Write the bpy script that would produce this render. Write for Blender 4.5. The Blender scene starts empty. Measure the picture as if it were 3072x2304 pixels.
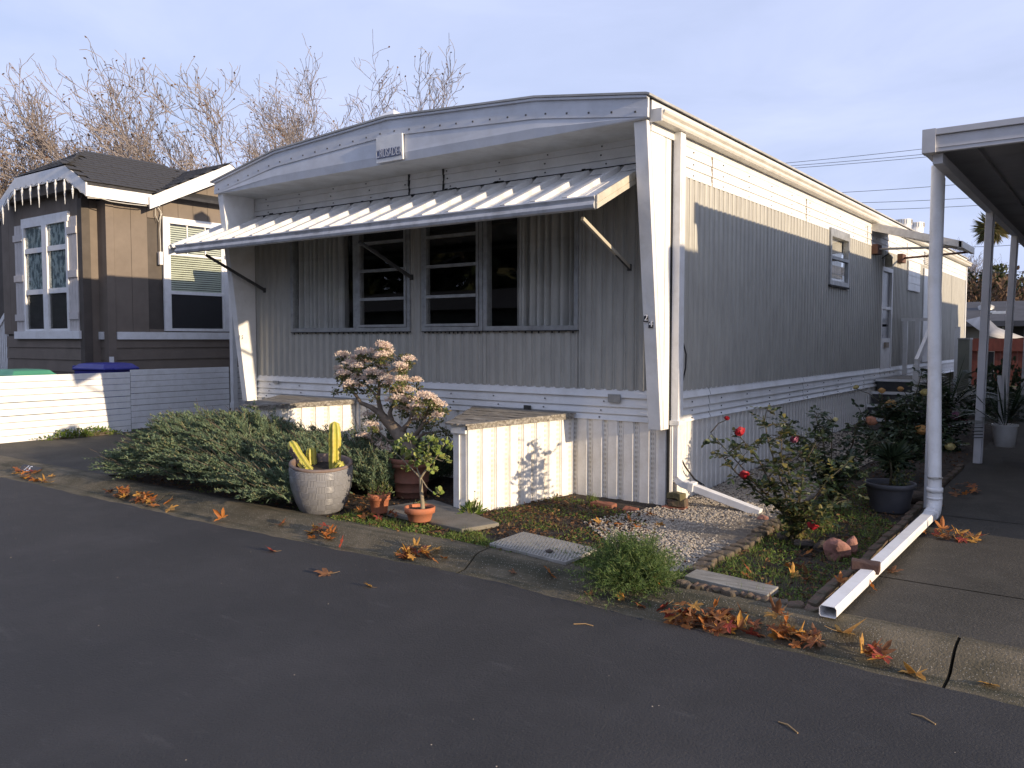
import bpy, bmesh, math, random
import numpy as np
from mathutils import Vector, Matrix, Euler

SC = bpy.context.scene
COL = SC.collection
R = math.radians
rng = np.random.default_rng(7)
random.seed(7)

# ---------------------------------------------------------------- camera, sky, sun, exposure
cam_data = bpy.data.cameras.new('camera')
cam_data.sensor_width = 36.0
cam_data.lens = 29.17
cam_data.clip_start = 0.05
cam_data.clip_end = 3000
cam = bpy.data.objects.new('camera', cam_data)
cam.location = (0, 0, 1.6)
cam.rotation_euler = (R(90 - 3.08), 0, R(36.4))
COL.objects.link(cam)
SC.camera = cam

SUN_EL, SUN_AZ = 10.5, 92.8          # azimuth clockwise from +Y
world = bpy.data.worlds.new('World')
SC.world = world
world.use_nodes = True
wn, wl = world.node_tree.nodes, world.node_tree.links
wn.clear()
w_out = wn.new('ShaderNodeOutputWorld')
w_bg = wn.new('ShaderNodeBackground')
w_bg.inputs['Strength'].default_value = 0.116
sky = wn.new('ShaderNodeTexSky')
sky.sky_type = 'NISHITA'
sky.sun_disc = False
sky.sun_elevation = R(SUN_EL)
sky.sun_rotation = R(SUN_AZ)
sky.altitude = 30
sky.air_density = 1.0
sky.dust_density = 1.2
sky.ozone_density = 3.0
# thin high cloud: stretched noise on the view direction, mixed over the clear sky
w_tc = wn.new('ShaderNodeTexCoord')
w_map = wn.new('ShaderNodeMapping')
w_map.inputs['Rotation'].default_value = (0, 0, R(-25))
w_map.inputs['Scale'].default_value = (1.0, 1.6, 5.0)
w_noise = wn.new('ShaderNodeTexNoise')
w_noise.inputs['Scale'].default_value = 1.5
w_noise.inputs['Detail'].default_value = 6.0
w_noise.inputs['Roughness'].default_value = 0.55
w_noise.inputs['Distortion'].default_value = 0.6
w_ramp = wn.new('ShaderNodeValToRGB')
w_ramp.color_ramp.elements[0].position = 0.30
w_ramp.color_ramp.elements[0].color = (0.62, 0.62, 0.62, 1)
w_ramp.color_ramp.elements[1].position = 0.72
w_ramp.color_ramp.elements[1].color = (1, 1, 1, 1)
w_mix = wn.new('ShaderNodeMix')
w_mix.data_type = 'RGBA'
w_mix.inputs['B'].default_value = (5.0, 5.6, 7.9, 1)
wl.new(w_tc.outputs['Generated'], w_map.inputs['Vector'])
wl.new(w_map.outputs['Vector'], w_noise.inputs['Vector'])
wl.new(w_noise.outputs['Fac'], w_ramp.inputs['Fac'])
wl.new(w_ramp.outputs['Color'], w_mix.inputs['Factor'])
wl.new(sky.outputs['Color'], w_mix.inputs['A'])
wl.new(w_mix.outputs['Result'], w_bg.inputs['Color'])
wl.new(w_bg.outputs['Background'], w_out.inputs['Surface'])

sun_data = bpy.data.lights.new('sun', 'SUN')
sun_data.energy = 5.0
sun_data.angle = R(0.5)
sun_data.color = (1.0, 0.80, 0.56)
sun = bpy.data.objects.new('sun', sun_data)
_sd = Vector((math.sin(R(SUN_AZ)) * math.cos(R(SUN_EL)), math.cos(R(SUN_AZ)) * math.cos(R(SUN_EL)), math.sin(R(SUN_EL))))
sun.rotation_euler = _sd.to_track_quat('Z', 'Y').to_euler()
sun.location = _sd * 60
COL.objects.link(sun)

SC.view_settings.view_transform = 'Standard'
SC.view_settings.look = 'None'
SC.view_settings.gamma = 1
SC.view_settings.use_curve_mapping = False
SC.view_settings.exposure = 0.32

# ---------------------------------------------------------------- surveying: photo pixel -> point on a real plane
_F, _CX, _CY, _K = 2489.0, 1536.0, 1152.0, 3072 / 2212
_y, _p = R(36.4), R(3.08)
_fw = np.array([-math.sin(_y) * math.cos(_p), math.cos(_y) * math.cos(_p), -math.sin(_p)])
_rt = np.array([math.cos(_y), math.sin(_y), 0.0])
_up = np.cross(_rt, _fw)
_C = np.array([0, 0, 1.6])


def _ray(u, v):
    return _fw + _rt * (u * _K - _CX) / _F - _up * (v * _K - _CY) / _F


def gz(u, v, z=0.1):
    d = _ray(u, v)
    return Vector(_C + d * (z - 1.6) / d[2])


def gy(u, v, Y):
    d = _ray(u, v)
    return Vector(_C + d * Y / d[1])


def gx(u, v, X):
    d = _ray(u, v)
    return Vector(_C + d * X / d[0])


def gd(u, v, dist):
    return Vector(_C + _ray(u, v) * dist)


# ---------------------------------------------------------------- mesh helpers
ORG = {}


def _link(o, parent, origin):
    COL.objects.link(o)
    if parent is not None:
        o.parent = parent
    ORG[o.name] = Vector(origin)


class MB:
    def __init__(self):
        self.v, self.f, self.m, self.s = [], [], [], []

    def add(self, verts, faces, mi=0, smooth=False):
        b = len(self.v)
        self.v.extend([tuple(x) for x in verts])
        for fc in faces:
            self.f.append([b + i for i in fc])
            self.m.append(mi)
            self.s.append(smooth)
        return self

    def box(self, x0, x1, y0, y1, z0, z1, mi=0):
        v = [(x0, y0, z0), (x1, y0, z0), (x1, y1, z0), (x0, y1, z0), (x0, y0, z1), (x1, y0, z1), (x1, y1, z1), (x0, y1, z1)]
        return self.add(v, [(0, 3, 2, 1), (4, 5, 6, 7), (0, 1, 5, 4), (1, 2, 6, 5), (2, 3, 7, 6), (3, 0, 4, 7)], mi)

    def obox(self, c, size, rot=None, mi=0):
        M = rot if rot is not None else Matrix.Identity(3)
        if isinstance(M, Euler):
            M = M.to_matrix()
        a, b, d = size[0] / 2, size[1] / 2, size[2] / 2
        v = [Vector(c) + M @ Vector((sx * a, sy * b, sz * d)) for sz in (-1, 1) for sx, sy in ((-1, -1), (1, -1), (1, 1), (-1, 1))]
        return self.add(v, [(0, 3, 2, 1), (4, 5, 6, 7), (0, 1, 5, 4), (1, 2, 6, 5), (2, 3, 7, 6), (3, 0, 4, 7)], mi)

    def bar(self, p0, p1, w, h, mi=0, up=(0, 0, 1)):
        p0, p1 = Vector(p0), Vector(p1)
        d = (p1 - p0).normalized()
        u = Vector(up)
        if abs(d.dot(u)) > 0.95:
            u = Vector((1, 0, 0))
        s = d.cross(u).normalized()
        t = s.cross(d)
        v = []
        for p in (p0, p1):
            for a, b in ((-1, -1), (1, -1), (1, 1), (-1, 1)):
                v.append(p + s * (a * w / 2) + t * (b * h / 2))
        return self.add(v, [(0, 3, 2, 1), (4, 5, 6, 7), (0, 1, 5, 4), (1, 2, 6, 5), (2, 3, 7, 6), (3, 0, 4, 7)], mi)

    def tube(self, pts, rad, n=8, cap=True, mi=0, smooth=True):
        pts = [Vector(p) for p in pts]
        if not hasattr(rad, '__len__'):
            rad = [rad] * len(pts)
        v, f = [], []
        prev = None
        for i, p in enumerate(pts):
            d = (pts[min(i + 1, len(pts) - 1)] - pts[max(i - 1, 0)])
            d = d.normalized() if d.length > 1e-9 else Vector((0, 0, 1))
            if prev is None:
                a = Vector((0, 0, 1)) if abs(d.z) < 0.9 else Vector((1, 0, 0))
                s = d.cross(a).normalized()
            else:
                s = prev - d * prev.dot(d)
                s = s.normalized() if s.length > 1e-6 else d.orthogonal().normalized()
            prev = s
            t = d.cross(s)
            for k in range(n):
                a = 2 * math.pi * k / n
                v.append(p + (s * math.cos(a) + t * math.sin(a)) * rad[i])
        for i in range(len(pts) - 1):
            for k in range(n):
                k2 = (k + 1) % n
                f.append((i * n + k, i * n + k2, (i + 1) * n + k2, (i + 1) * n + k))
        self.add(v, f, mi, smooth)
        if cap:
            L = len(pts) - 1
            self.add(v[:n], [tuple(range(n - 1, -1, -1))], mi)
            self.add(v[L * n:], [tuple(range(n))], mi)
        return self

    def lathe(self, prof, c=(0, 0, 0), n=32, mi=0, smooth=True, sx=1.0, sy=1.0):
        v, f = [], []
        for r, z in prof:
            for k in range(n):
                a = 2 * math.pi * k / n
                v.append((c[0] + r * math.cos(a) * sx, c[1] + r * math.sin(a) * sy, c[2] + z))
        for i in range(len(prof) - 1):
            for k in range(n):
                k2 = (k + 1) % n
                f.append((i * n + k, i * n + k2, (i + 1) * n + k2, (i + 1) * n + k))
        return self.add(v, f, mi, smooth)

    def prism(self, poly, vec, mi=0):
        p = [Vector(q) for q in poly]
        w = Vector(vec)
        n = len(p)
        v = p + [q + w for q in p]
        f = [tuple(range(n - 1, -1, -1)), tuple(range(n, 2 * n))]
        f += [(i, (i + 1) % n, n + (i + 1) % n, n + i) for i in range(n)]
        return self.add(v, f, mi)

    def quad(self, a, b, c, d, mi=0, smooth=False):
        return self.add([a, b, c, d], [(0, 1, 2, 3)], mi, smooth)

    def strip(self, A, B, mi=0, smooth=False):
        n = len(A)
        return self.add(list(A) + list(B), [(i, i + 1, n + i + 1, n + i) for i in range(n - 1)], mi, smooth)

    def build(self, name, mats, parent=None, origin=None, bevel=0, solid=0, **props):
        if origin is None:
            origin = ORG[parent.name] if parent is not None else Vector((0, 0, 0))
        origin = Vector(origin)
        me = bpy.data.meshes.new(name)
        me.from_pydata([(x[0] - origin.x, x[1] - origin.y, x[2] - origin.z) for x in self.v], [], self.f)
        if not isinstance(mats, (list, tuple)):
            mats = [mats]
        for mt in mats:
            me.materials.append(mt)
        me.polygons.foreach_set('material_index', self.m)
        me.polygons.foreach_set('use_smooth', self.s)
        me.update()
        if not getattr(self, 'open', False):
            bm = bmesh.new()
            bm.from_mesh(me)
            bmesh.ops.recalc_face_normals(bm, faces=bm.faces)
            bm.to_mesh(me)
            bm.free()
        o = bpy.data.objects.new(name, me)
        if parent is None:
            o.location = origin
        _link(o, parent, origin)
        if bevel:
            b = o.modifiers.new('bevel', 'BEVEL')
            b.width = bevel
            b.segments = 2
            b.limit_method = 'ANGLE'
        if solid:
            s = o.modifiers.new('solid', 'SOLIDIFY')
            s.thickness = solid
            s.offset = -1
        for k, vv in props.items():
            o[k] = vv
        return o


def np_mesh(name, V, F, mats, parent=None, origin=None, midx=None, smooth=False, **props):
    """V (n,3) float, F (m,k) int - all faces the same size"""
    if origin is None:
        origin = ORG[parent.name] if parent is not None else Vector((0, 0, 0))
    origin = Vector(origin)
    V = np.asarray(V, dtype=np.float32) - np.array(origin, dtype=np.float32)
    F = np.asarray(F, dtype=np.int32)
    me = bpy.data.meshes.new(name)
    k = F.shape[1]
    me.vertices.add(len(V))
    me.vertices.foreach_set('co', V.ravel())
    me.loops.add(F.size)
    me.loops.foreach_set('vertex_index', F.ravel())
    me.polygons.add(len(F))
    me.polygons.foreach_set('loop_start', np.arange(0, F.size, k, dtype=np.int32))
    if not isinstance(mats, (list, tuple)):
        mats = [mats]
    for mt in mats:
        me.materials.append(mt)
    if midx is not None:
        me.polygons.foreach_set('material_index', np.asarray(midx, dtype=np.int32))
    me.polygons.foreach_set('use_smooth', np.full(len(F), smooth, dtype=bool))
    me.update(calc_edges=True)
    me.validate()
    o = bpy.data.objects.new(name, me)
    if parent is None:
        o.location = origin
    _link(o, parent, origin)
    for kk, vv in props.items():
        o[kk] = vv
    return o


def _unit(a):
    return a / np.maximum(np.linalg.norm(a, axis=-1, keepdims=True), 1e-9)


def leaves_np(P, D, N, L, W, fold=0.18):
    """folded six-vertex leaves: two quads each"""
    D = _unit(D)
    S = _unit(np.cross(D, N))
    U = np.cross(S, D)
    L, W = L[:, None], W[:, None]
    b = P
    t = P + D * L
    l1 = P + D * L * .3 + S * W * .5 + U * W * fold
    l2 = P + D * L * .7 + S * W * .42 + U * W * fold
    r1 = P + D * L * .3 - S * W * .5 + U * W * fold
    r2 = P + D * L * .7 - S * W * .42 + U * W * fold
    n = len(P)
    V = np.stack([b, l1, l2, t, r2, r1], 1).reshape(-1, 3)
    i = np.arange(n)[:, None] * 6
    F = np.concatenate([i + np.array([[0, 1, 2, 3]]), i + np.array([[0, 3, 4, 5]])], 0)
    return V, F


def blades_np(P, D, N, L, W, bend=0.0):
    """thin tapering three-vertex blades"""
    D = _unit(D)
    S = _unit(np.cross(D, N))
    L, W = L[:, None], W[:, None]
    a = P + S * W * .5
    b = P - S * W * .5
    t = P + D * L + N * L * bend
    n = len(P)
    V = np.stack([a, b, t], 1).reshape(-1, 3)
    F = np.arange(n * 3).reshape(-1, 3)
    return V, F


def segs_np(P0, P1, R0, R1, n=3):
    D = _unit(P1 - P0)
    A = np.where(np.abs(D[:, 2:3]) < .9, np.array([[0, 0, 1.0]]), np.array([[1.0, 0, 0]]))
    S = _unit(np.cross(D, A))
    T = np.cross(D, S)
    V = []
    for P, Rr in ((P0, R0), (P1, R1)):
        for k in range(n):
            a = 2 * math.pi * k / n
            V.append(P + (S * math.cos(a) + T * math.sin(a)) * Rr[:, None])
    V = np.stack(V, 1)
    m = len(P0)
    i = np.arange(m)[:, None] * (2 * n)
    F = [i + np.array([[k, (k + 1) % n, n + (k + 1) % n, n + k]]) for k in range(n)]
    return V.reshape(-1, 3), np.concatenate(F, 0)


def merge_np(*parts):
    V, F, o = [], [], 0
    for v, f in parts:
        V.append(v)
        F.append(f + o)
        o += len(v)
    return np.concatenate(V), np.concatenate(F)


def tag(o, label=None, cat=None, group=None, kind=None):
    if label:
        o['label'] = label
    if cat:
        o['category'] = cat
    if group:
        o['group'] = group
    if kind:
        o['kind'] = kind
    return o


def root(name, loc, label, cat, group=None):
    o = bpy.data.objects.new(name, None)
    o.location = loc
    o.empty_display_size = 0.1
    COL.objects.link(o)
    ORG[o.name] = Vector(loc)
    return tag(o, label, cat, group)


def inst(src_mesh, name, loc, rot=(0, 0, 0), scale=(1, 1, 1), parent=None):
    """an object sharing a mesh; loc in world, parent unrotated"""
    o = bpy.data.objects.new(name, src_mesh)
    pl = ORG[parent.name] if parent is not None else Vector((0, 0, 0))
    o.location = Vector(loc) - pl
    o.rotation_euler = rot
    o.scale = scale
    _link(o, parent, loc)
    return o


def mesh_only(mb, name, mats):
    o = mb.build(name, mats)
    me = o.data
    bpy.data.objects.remove(o)
    return me


def copy_tree(o, parent=None):
    c = o.copy()
    COL.objects.link(c)
    c.parent = parent
    ORG[c.name] = ORG.get(o.name, Vector((0, 0, 0)))
    for ch in list(o.children):
        copy_tree(ch, c)
    return c


def text(body, name, size, mt, parent, mat4, extrude=0.0015):
    cu = bpy.data.curves.new(name, 'FONT')
    cu.body = body
    cu.size = size
    cu.extrude = extrude
    cu.align_x, cu.align_y = 'CENTER', 'CENTER'
    cu.materials.append(mt)
    oc = bpy.data.objects.new(name, cu)
    COL.objects.link(oc)
    me = bpy.data.meshes.new_from_object(oc)
    bpy.data.objects.remove(oc)
    bpy.data.curves.remove(cu)
    o = bpy.data.objects.new(name, me)
    org = ORG[parent.name] if parent is not None else Vector((0, 0, 0))
    o.matrix_local = Matrix.Translation(-org) @ mat4
    _link(o, parent, org)
    return o


# ---------------------------------------------------------------- materials
def mat(name, c, c2=None, scale=6.0, rough=0.6, bump=0.0, bscale=60.0, metal=0.0, spec=0.5, grime=None, stretch=(1, 1, 1), detail=5.0,
        speck=None, coord='Object', coat=0.0, grime2=None, contrast=(0.35, 0.65)):
    m = bpy.data.materials.new(name)
    m.use_nodes = True
    nt = m.node_tree
    N, Lk = nt.nodes, nt.links
    bs = N['Principled BSDF']
    bs.inputs['Roughness'].default_value = rough
    bs.inputs['Metallic'].default_value = metal
    bs.inputs['Specular IOR Level'].default_value = spec
    bs.inputs['Coat Weight'].default_value = coat
    tc = N.new('ShaderNodeTexCoord')
    mp = N.new('ShaderNodeMapping')
    mp.inputs['Scale'].default_value = stretch
    Lk.new(tc.outputs[coord], mp.inputs['Vector'])

    def noise(sc, det=detail, ro=0.6):
        n = N.new('ShaderNodeTexNoise')
        n.inputs['Scale'].default_value = sc
        n.inputs['Detail'].default_value = det
        n.inputs['Roughness'].default_value = ro
        Lk.new(mp.outputs['Vector'], n.inputs['Vector'])
        return n

    def ramp(sock, a, b):
        r = N.new('ShaderNodeMapRange')
        r.inputs['From Min'].default_value = a
        r.inputs['From Max'].default_value = b
        Lk.new(sock, r.inputs['Value'])
        return r.outputs['Result']

    def mix(f, a, b):
        x = N.new('ShaderNodeMix')
        x.data_type = 'RGBA'
        for key, val in (('Factor', f), ('A', a), ('B', b)):
            if isinstance(val, (tuple, list)):
                x.inputs[key].default_value = (*val[:3], 1)
            elif isinstance(val, float):
                x.inputs[key].default_value = val
            else:
                Lk.new(val, x.inputs[key])
        return x.outputs['Result']

    c2 = c2 or tuple(min(1, q * 0.82) for q in c)
    n1 = noise(scale)
    out = mix(ramp(n1.outputs['Fac'], *contrast), tuple(c), tuple(c2))
    if grime:
        gc, amt, gs = grime
        n2 = noise(gs, 6.0, 0.7)
        g = ramp(n2.outputs['Fac'], 0.45, 0.78)
        mu = N.new('ShaderNodeMath')
        mu.operation = 'MULTIPLY'
        mu.inputs[1].default_value = amt
        Lk.new(g, mu.inputs[0])
        out = mix(mu.outputs[0], out, tuple(gc))
    if grime2:
        gc, amt, gs, lo_, hi_, st_ = grime2
        mp2 = N.new('ShaderNodeMapping')
        mp2.inputs['Scale'].default_value = st_
        mp2.inputs['Rotation'].default_value = (0, 0, .5 if st_[1] == 3.5 else 0)
        Lk.new(tc.outputs[coord], mp2.inputs['Vector'])
        n3 = noise(gs, 8.0, 0.65)
        Lk.new(mp2.outputs['Vector'], n3.inputs['Vector'])
        mu = N.new('ShaderNodeMath')
        mu.operation = 'MULTIPLY'
        mu.inputs[1].default_value = amt
        Lk.new(ramp(n3.outputs['Fac'], lo_, hi_), mu.inputs[0])
        out = mix(mu.outputs[0], out, tuple(gc))
    if speck:
        sc_, ssc, thr = speck
        vo = N.new('ShaderNodeTexVoronoi')
        vo.inputs['Scale'].default_value = ssc
        Lk.new(mp.outputs['Vector'], vo.inputs['Vector'])
        lt = N.new('ShaderNodeMath')
        lt.operation = 'LESS_THAN'
        lt.inputs[1].default_value = thr
        Lk.new(vo.outputs['Distance'], lt.inputs[0])
        out = mix(lt.outputs[0], out, tuple(sc_))
    Lk.new(out, bs.inputs['Base Color'])
    rr = N.new('ShaderNodeMapRange')
    rr.inputs['To Min'].default_value = max(0, rough - .1)
    rr.inputs['To Max'].default_value = min(1, rough + .1)
    Lk.new(n1.outputs['Fac'], rr.inputs['Value'])
    Lk.new(rr.outputs['Result'], bs.inputs['Roughness'])
    if bump:
        nb = noise(bscale, 4.0)
        b = N.new('ShaderNodeBump')
        b.inputs['Strength'].default_value = 1.0
        b.inputs['Distance'].default_value = bump
        Lk.new(nb.outputs['Fac'], b.inputs['Height'])
        Lk.new(b.outputs['Normal'], bs.inputs['Normal'])
    return m


def leafmat(name, cols, trans=0.35, rough=0.5, spec=0.4):
    """colour varies leaf by leaf (per mesh island)"""
    m = bpy.data.materials.new(name)
    m.use_nodes = True
    nt = m.node_tree
    N, Lk = nt.nodes, nt.links
    bs = N['Principled BSDF']
    bs.inputs['Roughness'].default_value = rough
    bs.inputs['Specular IOR Level'].default_value = spec
    ge = N.new('ShaderNodeNewGeometry')
    rp = N.new('ShaderNodeValToRGB')
    els = rp.color_ramp.elements
    els[0].color = (*cols[0], 1)
    els[0].position = 0
    els[1].color = (*cols[-1], 1)
    els[1].position = 1
    for i, c in enumerate(cols[1:-1]):
        e = els.new((i + 1) / (len(cols) - 1))
        e.color = (*c, 1)
    Lk.new(ge.outputs['Random Per Island'], rp.inputs['Fac'])
    Lk.new(rp.outputs['Color'], bs.inputs['Base Color'])
    if trans:
        tr = N.new('ShaderNodeBsdfTranslucent')
        Lk.new(rp.outputs['Color'], tr.inputs['Color'])
        mx = N.new('ShaderNodeMixShader')
        mx.inputs[0].default_value = trans
        Lk.new(bs.outputs[0], mx.inputs[1])
        Lk.new(tr.outputs[0], mx.inputs[2])
        Lk.new(mx.outputs[0], N['Material Output'].inputs['Surface'])
    return m


def glassmat(name, tint=(0.985, 0.985, 0.975), rough=0.02, alpha=0.12):
    """thin window glass: mostly clear, mirror-like at a slant"""
    m = bpy.data.materials.new(name)
    m.use_nodes = True
    nt = m.node_tree
    N, Lk = nt.nodes, nt.links
    N.remove(N['Principled BSDF'])
    tr = N.new('ShaderNodeBsdfTransparent')
    tr.inputs['Color'].default_value = (*tint, 1)
    gl = N.new('ShaderNodeBsdfGlossy')
    gl.inputs['Roughness'].default_value = rough
    fr = N.new('ShaderNodeLayerWeight')
    fr.inputs['Blend'].default_value = 0.5
    po = N.new('ShaderNodeMath')
    po.operation = 'POWER'
    po.inputs[1].default_value = 5.0
    Lk.new(fr.outputs['Facing'], po.inputs[0])
    ad = N.new('ShaderNodeMath')
    ad.operation = 'MULTIPLY_ADD'
    ad.inputs[1].default_value = 0.9
    ad.inputs[2].default_value = alpha * .35
    Lk.new(po.outputs[0], ad.inputs[0])
    mx = N.new('ShaderNodeMixShader')
    Lk.new(ad.outputs[0], mx.inputs[0])
    Lk.new(tr.outputs[0], mx.inputs[1])
    Lk.new(gl.outputs[0], mx.inputs[2])
    Lk.new(mx.outputs[0], N['Material Output'].inputs['Surface'])
    return m


M = {}
M['white'] = mat('white_paint', (.79, .79, .78), (.73, .73, .72), 4, .45, .005, 3.0, grime=((.42, .39, .33), .45, 3.0))
M['white_clean'] = mat('white_enamel', (.82, .82, .82), (.77, .77, .77), 3, .38, .002, 6, grime=((.45, .42, .36), .40, 7))
M['skirt'] = mat('skirting_vinyl', (.82, .80, .76), (.77, .75, .71), 5, .4, .003, 4, grime=((.42, .36, .26), .45, 5))
M['siding'] = mat('beige_metal_siding', (.43, .42, .375), (.37, .36, .325), 7, .5, .006, 2.6, grime=((.26, .24, .21), .38, 16), stretch=(1, 1, .35))
M['fascia'] = mat('fascia_metal', (.62, .64, .68), (.55, .57, .61), 3, .4, .0005, 40, grime=((.35, .33, .30), .35, 4))
M['gutter'] = mat('gutter_metal', (.66, .63, .57), (.58, .55, .49), 4, .4, grime=((.30, .27, .22), .5, 5), stretch=(3, 1, 3))
M['awn'] = mat('awning_metal', (.72, .71, .69), (.62, .61, .59), 3, .42, .0004, 50, grime=((.25, .23, .21), .55, 6))
M['awn_edge'] = mat('awning_gutter_metal', (.50, .51, .53), (.40, .41, .43), 5, .42, .0004, 50, grime=((.16, .15, .14), .6, 5))
M['cream'] = mat('aged_cream_metal', (.56, .52, .42), (.46, .42, .34), 5, .45, grime=((.25, .21, .15), .5, 8))
M['dark'] = mat('dark_caulk', (.02, .02, .02), None, 8, .8)
M['alu'] = mat('aluminium_frame', (.40, .41, .41), (.30, .31, .31), 8, .4, 0, 60, metal=.3, grime=((.08, .08, .07), .5, 12))
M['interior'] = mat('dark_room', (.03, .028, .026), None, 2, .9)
M['curtain'] = mat('curtain_cloth', (.62, .61, .58), (.52, .51, .49), 4, .9, .0008, 300)
M['glass'] = glassmat('window_glass')
M['roofing'] = mat('roof_coating', (.42, .42, .42), (.34, .34, .33), 3, .7, grime=((.2, .19, .17), .5, 3))
M['wood'] = mat('weathered_wood', (.24, .215, .18), (.10, .088, .075), 5, .9, .003, 50, grime=((.66, .63, .56), .8, 4), stretch=(1, 9, 9))
M['plank'] = mat('grey_plank', (.34, .32, .28), (.20, .185, .16), 5, .9, .003, 40, grime=((.10, .09, .07), .5, 7), stretch=(1, 7, 4))
M['brownwood'] = mat('brown_block', (.14, .07, .045), (.10, .05, .035), 8, .8)
M['steel'] = mat('steel_bar', (.45, .44, .41), (.33, .32, .30), 8, .45, metal=.3)
M['darksteel'] = mat('dark_bar', (.06, .06, .06), (.04, .04, .04), 8, .5)
M['black'] = mat('black_rubber', (.012, .012, .013), None, 8, .5)
M['asphalt'] = mat('asphalt', (.021, .021, .0225), (.031, .0305, .032), .9, .82, .010, 95, grime=((.055, .053, .055), .6, 1.3), speck=((.07, .068, .066), 60, .12), grime2=((.085, .083, .082), .38, 2.6, .60, .72, (1, 3.5, 1)), )
M['kerb'] = mat('kerb_concrete', (.165, .135, .088), (.085, .070, .042), 2.6, .92, .010, 75, grime=((.045, .043, .022), .9, 3.2), speck=((.33, .30, .25), 70, .17), grime2=((.028, .030, .016), .8, 2.2, .47, .64, (.22, 4.5, 4.5)))
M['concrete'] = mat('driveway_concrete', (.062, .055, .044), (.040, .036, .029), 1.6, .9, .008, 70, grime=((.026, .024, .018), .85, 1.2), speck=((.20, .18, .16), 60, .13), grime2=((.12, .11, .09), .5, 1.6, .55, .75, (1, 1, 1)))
M['slab'] = mat('slab_concrete', (.22, .20, .165), (.15, .135, .11), 3, .9, .004, 70, grime=((.06, .055, .035), .7, 4))
M['soil'] = mat('soil', (.040, .029, .020), (.022, .016, .012), 5, .95, .03, 22, grime=((.10, .075, .05), .7, 14))
M['groundfar'] = mat('dry_ground', (.09, .085, .055), (.06, .06, .04), .6, .95, .02, 4)
M['gravel'] = leafmat('gravel_stone', [(.26, .22, .175), (.36, .31, .25), (.46, .41, .33), (.30, .26, .22), (.40, .35, .28)], 0, .85, .3)
M['brick'] = mat('red_brick', (.30, .105, .060), (.22, .075, .045), 9, .9, .004, 60, grime=((.13, .09, .06), .6, 12))
M['brickdark'] = mat('mossy_brick', (.14, .085, .060), (.085, .065, .045), 8, .92, .005, 50, grime=((.055, .06, .03), .75, 10))
M['edgestone'] = mat('edging_stone', (.14, .105, .075), (.085, .065, .045), 8, .92, .006, 45, grime=((.06, .055, .035), .7, 9))
M['rock'] = mat('pink_rock', (.34, .16, .12), (.24, .115, .09), 9, .85, .004, 40, grime=((.13, .07, .05), .6, 10))
M['terra'] = mat('terracotta', (.47, .16, .075), (.38, .125, .06), 8, .8, .002, 60, grime=((.30, .17, .12), .5, 9))
M['terra_old'] = mat('old_terracotta', (.26, .105, .065), (.19, .08, .05), 6, .85, .002, 60, grime=((.11, .07, .05), .6, 7))
M['soilpot'] = mat('potting_soil', (.03, .022, .015), None, 20, .95, .012, 60)
M['plastic'] = mat('grey_plastic', (.075, .075, .085), (.055, .055, .062), 6, .6, .0006, 80)
M['bark'] = mat('bark', (.13, .095, .065), (.07, .052, .036), 12, .9, .006, 50, grime=((.22, .20, .15), .5, 16))
M['treebark'] = mat('pale_bark', (.42, .33, .26), (.29, .21, .165), 4, .85, .004, 30, grime=((.30, .17, .13), .6, 5))
M['stem'] = mat('rose_stem', (.085, .055, .032), (.055, .06, .026), 12, .7)
# ================================================================ SETTING: ground, road, kerb, slabs
def sheet(name, pts, z, mt, kind='structure', div=0, bump=0, seed=0):
    mb = MB()
    mb.add([(x, y, z if not callable(z) else z(x, y)) for x, y in pts], [tuple(range(len(pts)))])
    o = mb.build(name, mt)
    return tag(o, kind=kind)


def slope(y):
    """the lots rise gently from the kerb"""
    return 0.09 + max(0.0, min(y, 13.0) - 6.0) * 0.035


def strip_ground(name, x0, x1, ys, mt, dz=0.0):
    mb = MB()
    mb.strip([(x0, y, slope(y) + dz) for y in ys], [(x1, y, slope(y) + dz) for y in ys])
    return tag(mb.build(name, mt), kind='structure')


sheet('ground', [(-400, -400), (400, -400), (400, 600), (-400, 600)], -0.06, M['groundfar'])


def road_mesh():
    xs = np.concatenate([np.linspace(-60, -14, 24), np.linspace(-13.8, 4, 160), np.linspace(4.5, 60, 24)])
    A, B = [], []
    for x in xs:
        e = 4.17 + .012 * math.sin(x * 3.1) + .010 * math.sin(x * 9.7 + 1) + .006 * math.sin(x * 23) + .10 * math.exp(-((x + 3.7) / 1.6) ** 2)
        A.append((x, -9, 0.0))
        B.append((x, e, 0.006))
    mb = MB()
    mb.strip(A, B)
    return mb.build('road', M['asphalt'])


tag(road_mesh(), kind='structure')

# rolled kerb in cast lengths with open joints
kerb_root = bpy.data.objects.new('kerb', None)
COL.objects.link(kerb_root)
ORG['kerb'] = Vector((0, 0, 0))
kerb_root['kind'] = 'structure'
KP = [(3.95, -.03), (4.0, -.004), (4.30, .002), (4.36, .012), (4.42, .045), (4.47, .080), (4.52, .098), (4.58, .104), (4.66, .104), (4.66, -.05)]
jx = [-40, -13.6, -10.55, -7.5, -3.62, -0.62, 2.5, 5.6, 40]
for a, b in zip(jx[:-1], jx[1:]):
    mb = MB()
    n = max(2, int((b - a) / .12))
    n = min(n, 60)
    rows = []
    for i in range(n + 1):
        x = a + .008 + (b - a - .016) * i / n
        rows.append([(x, y, z + .004 * math.sin(x * 2.3 + y) + .0025 * math.sin(x * 17 + y * 31)) for y, z in KP])
    v = [p for r_ in rows for p in r_]
    k = len(KP)
    mb.add(v, [(i * k + j, i * k + j + 1, (i + 1) * k + j + 1, (i + 1) * k + j) for i in range(n) for j in range(k - 1)], 0, True)
    mb.add(rows[0], [tuple(range(k))])
    mb.add(rows[-1], [tuple(range(k))])
    mb.build('kerb_section', M['kerb'], kerb_root)

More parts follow.
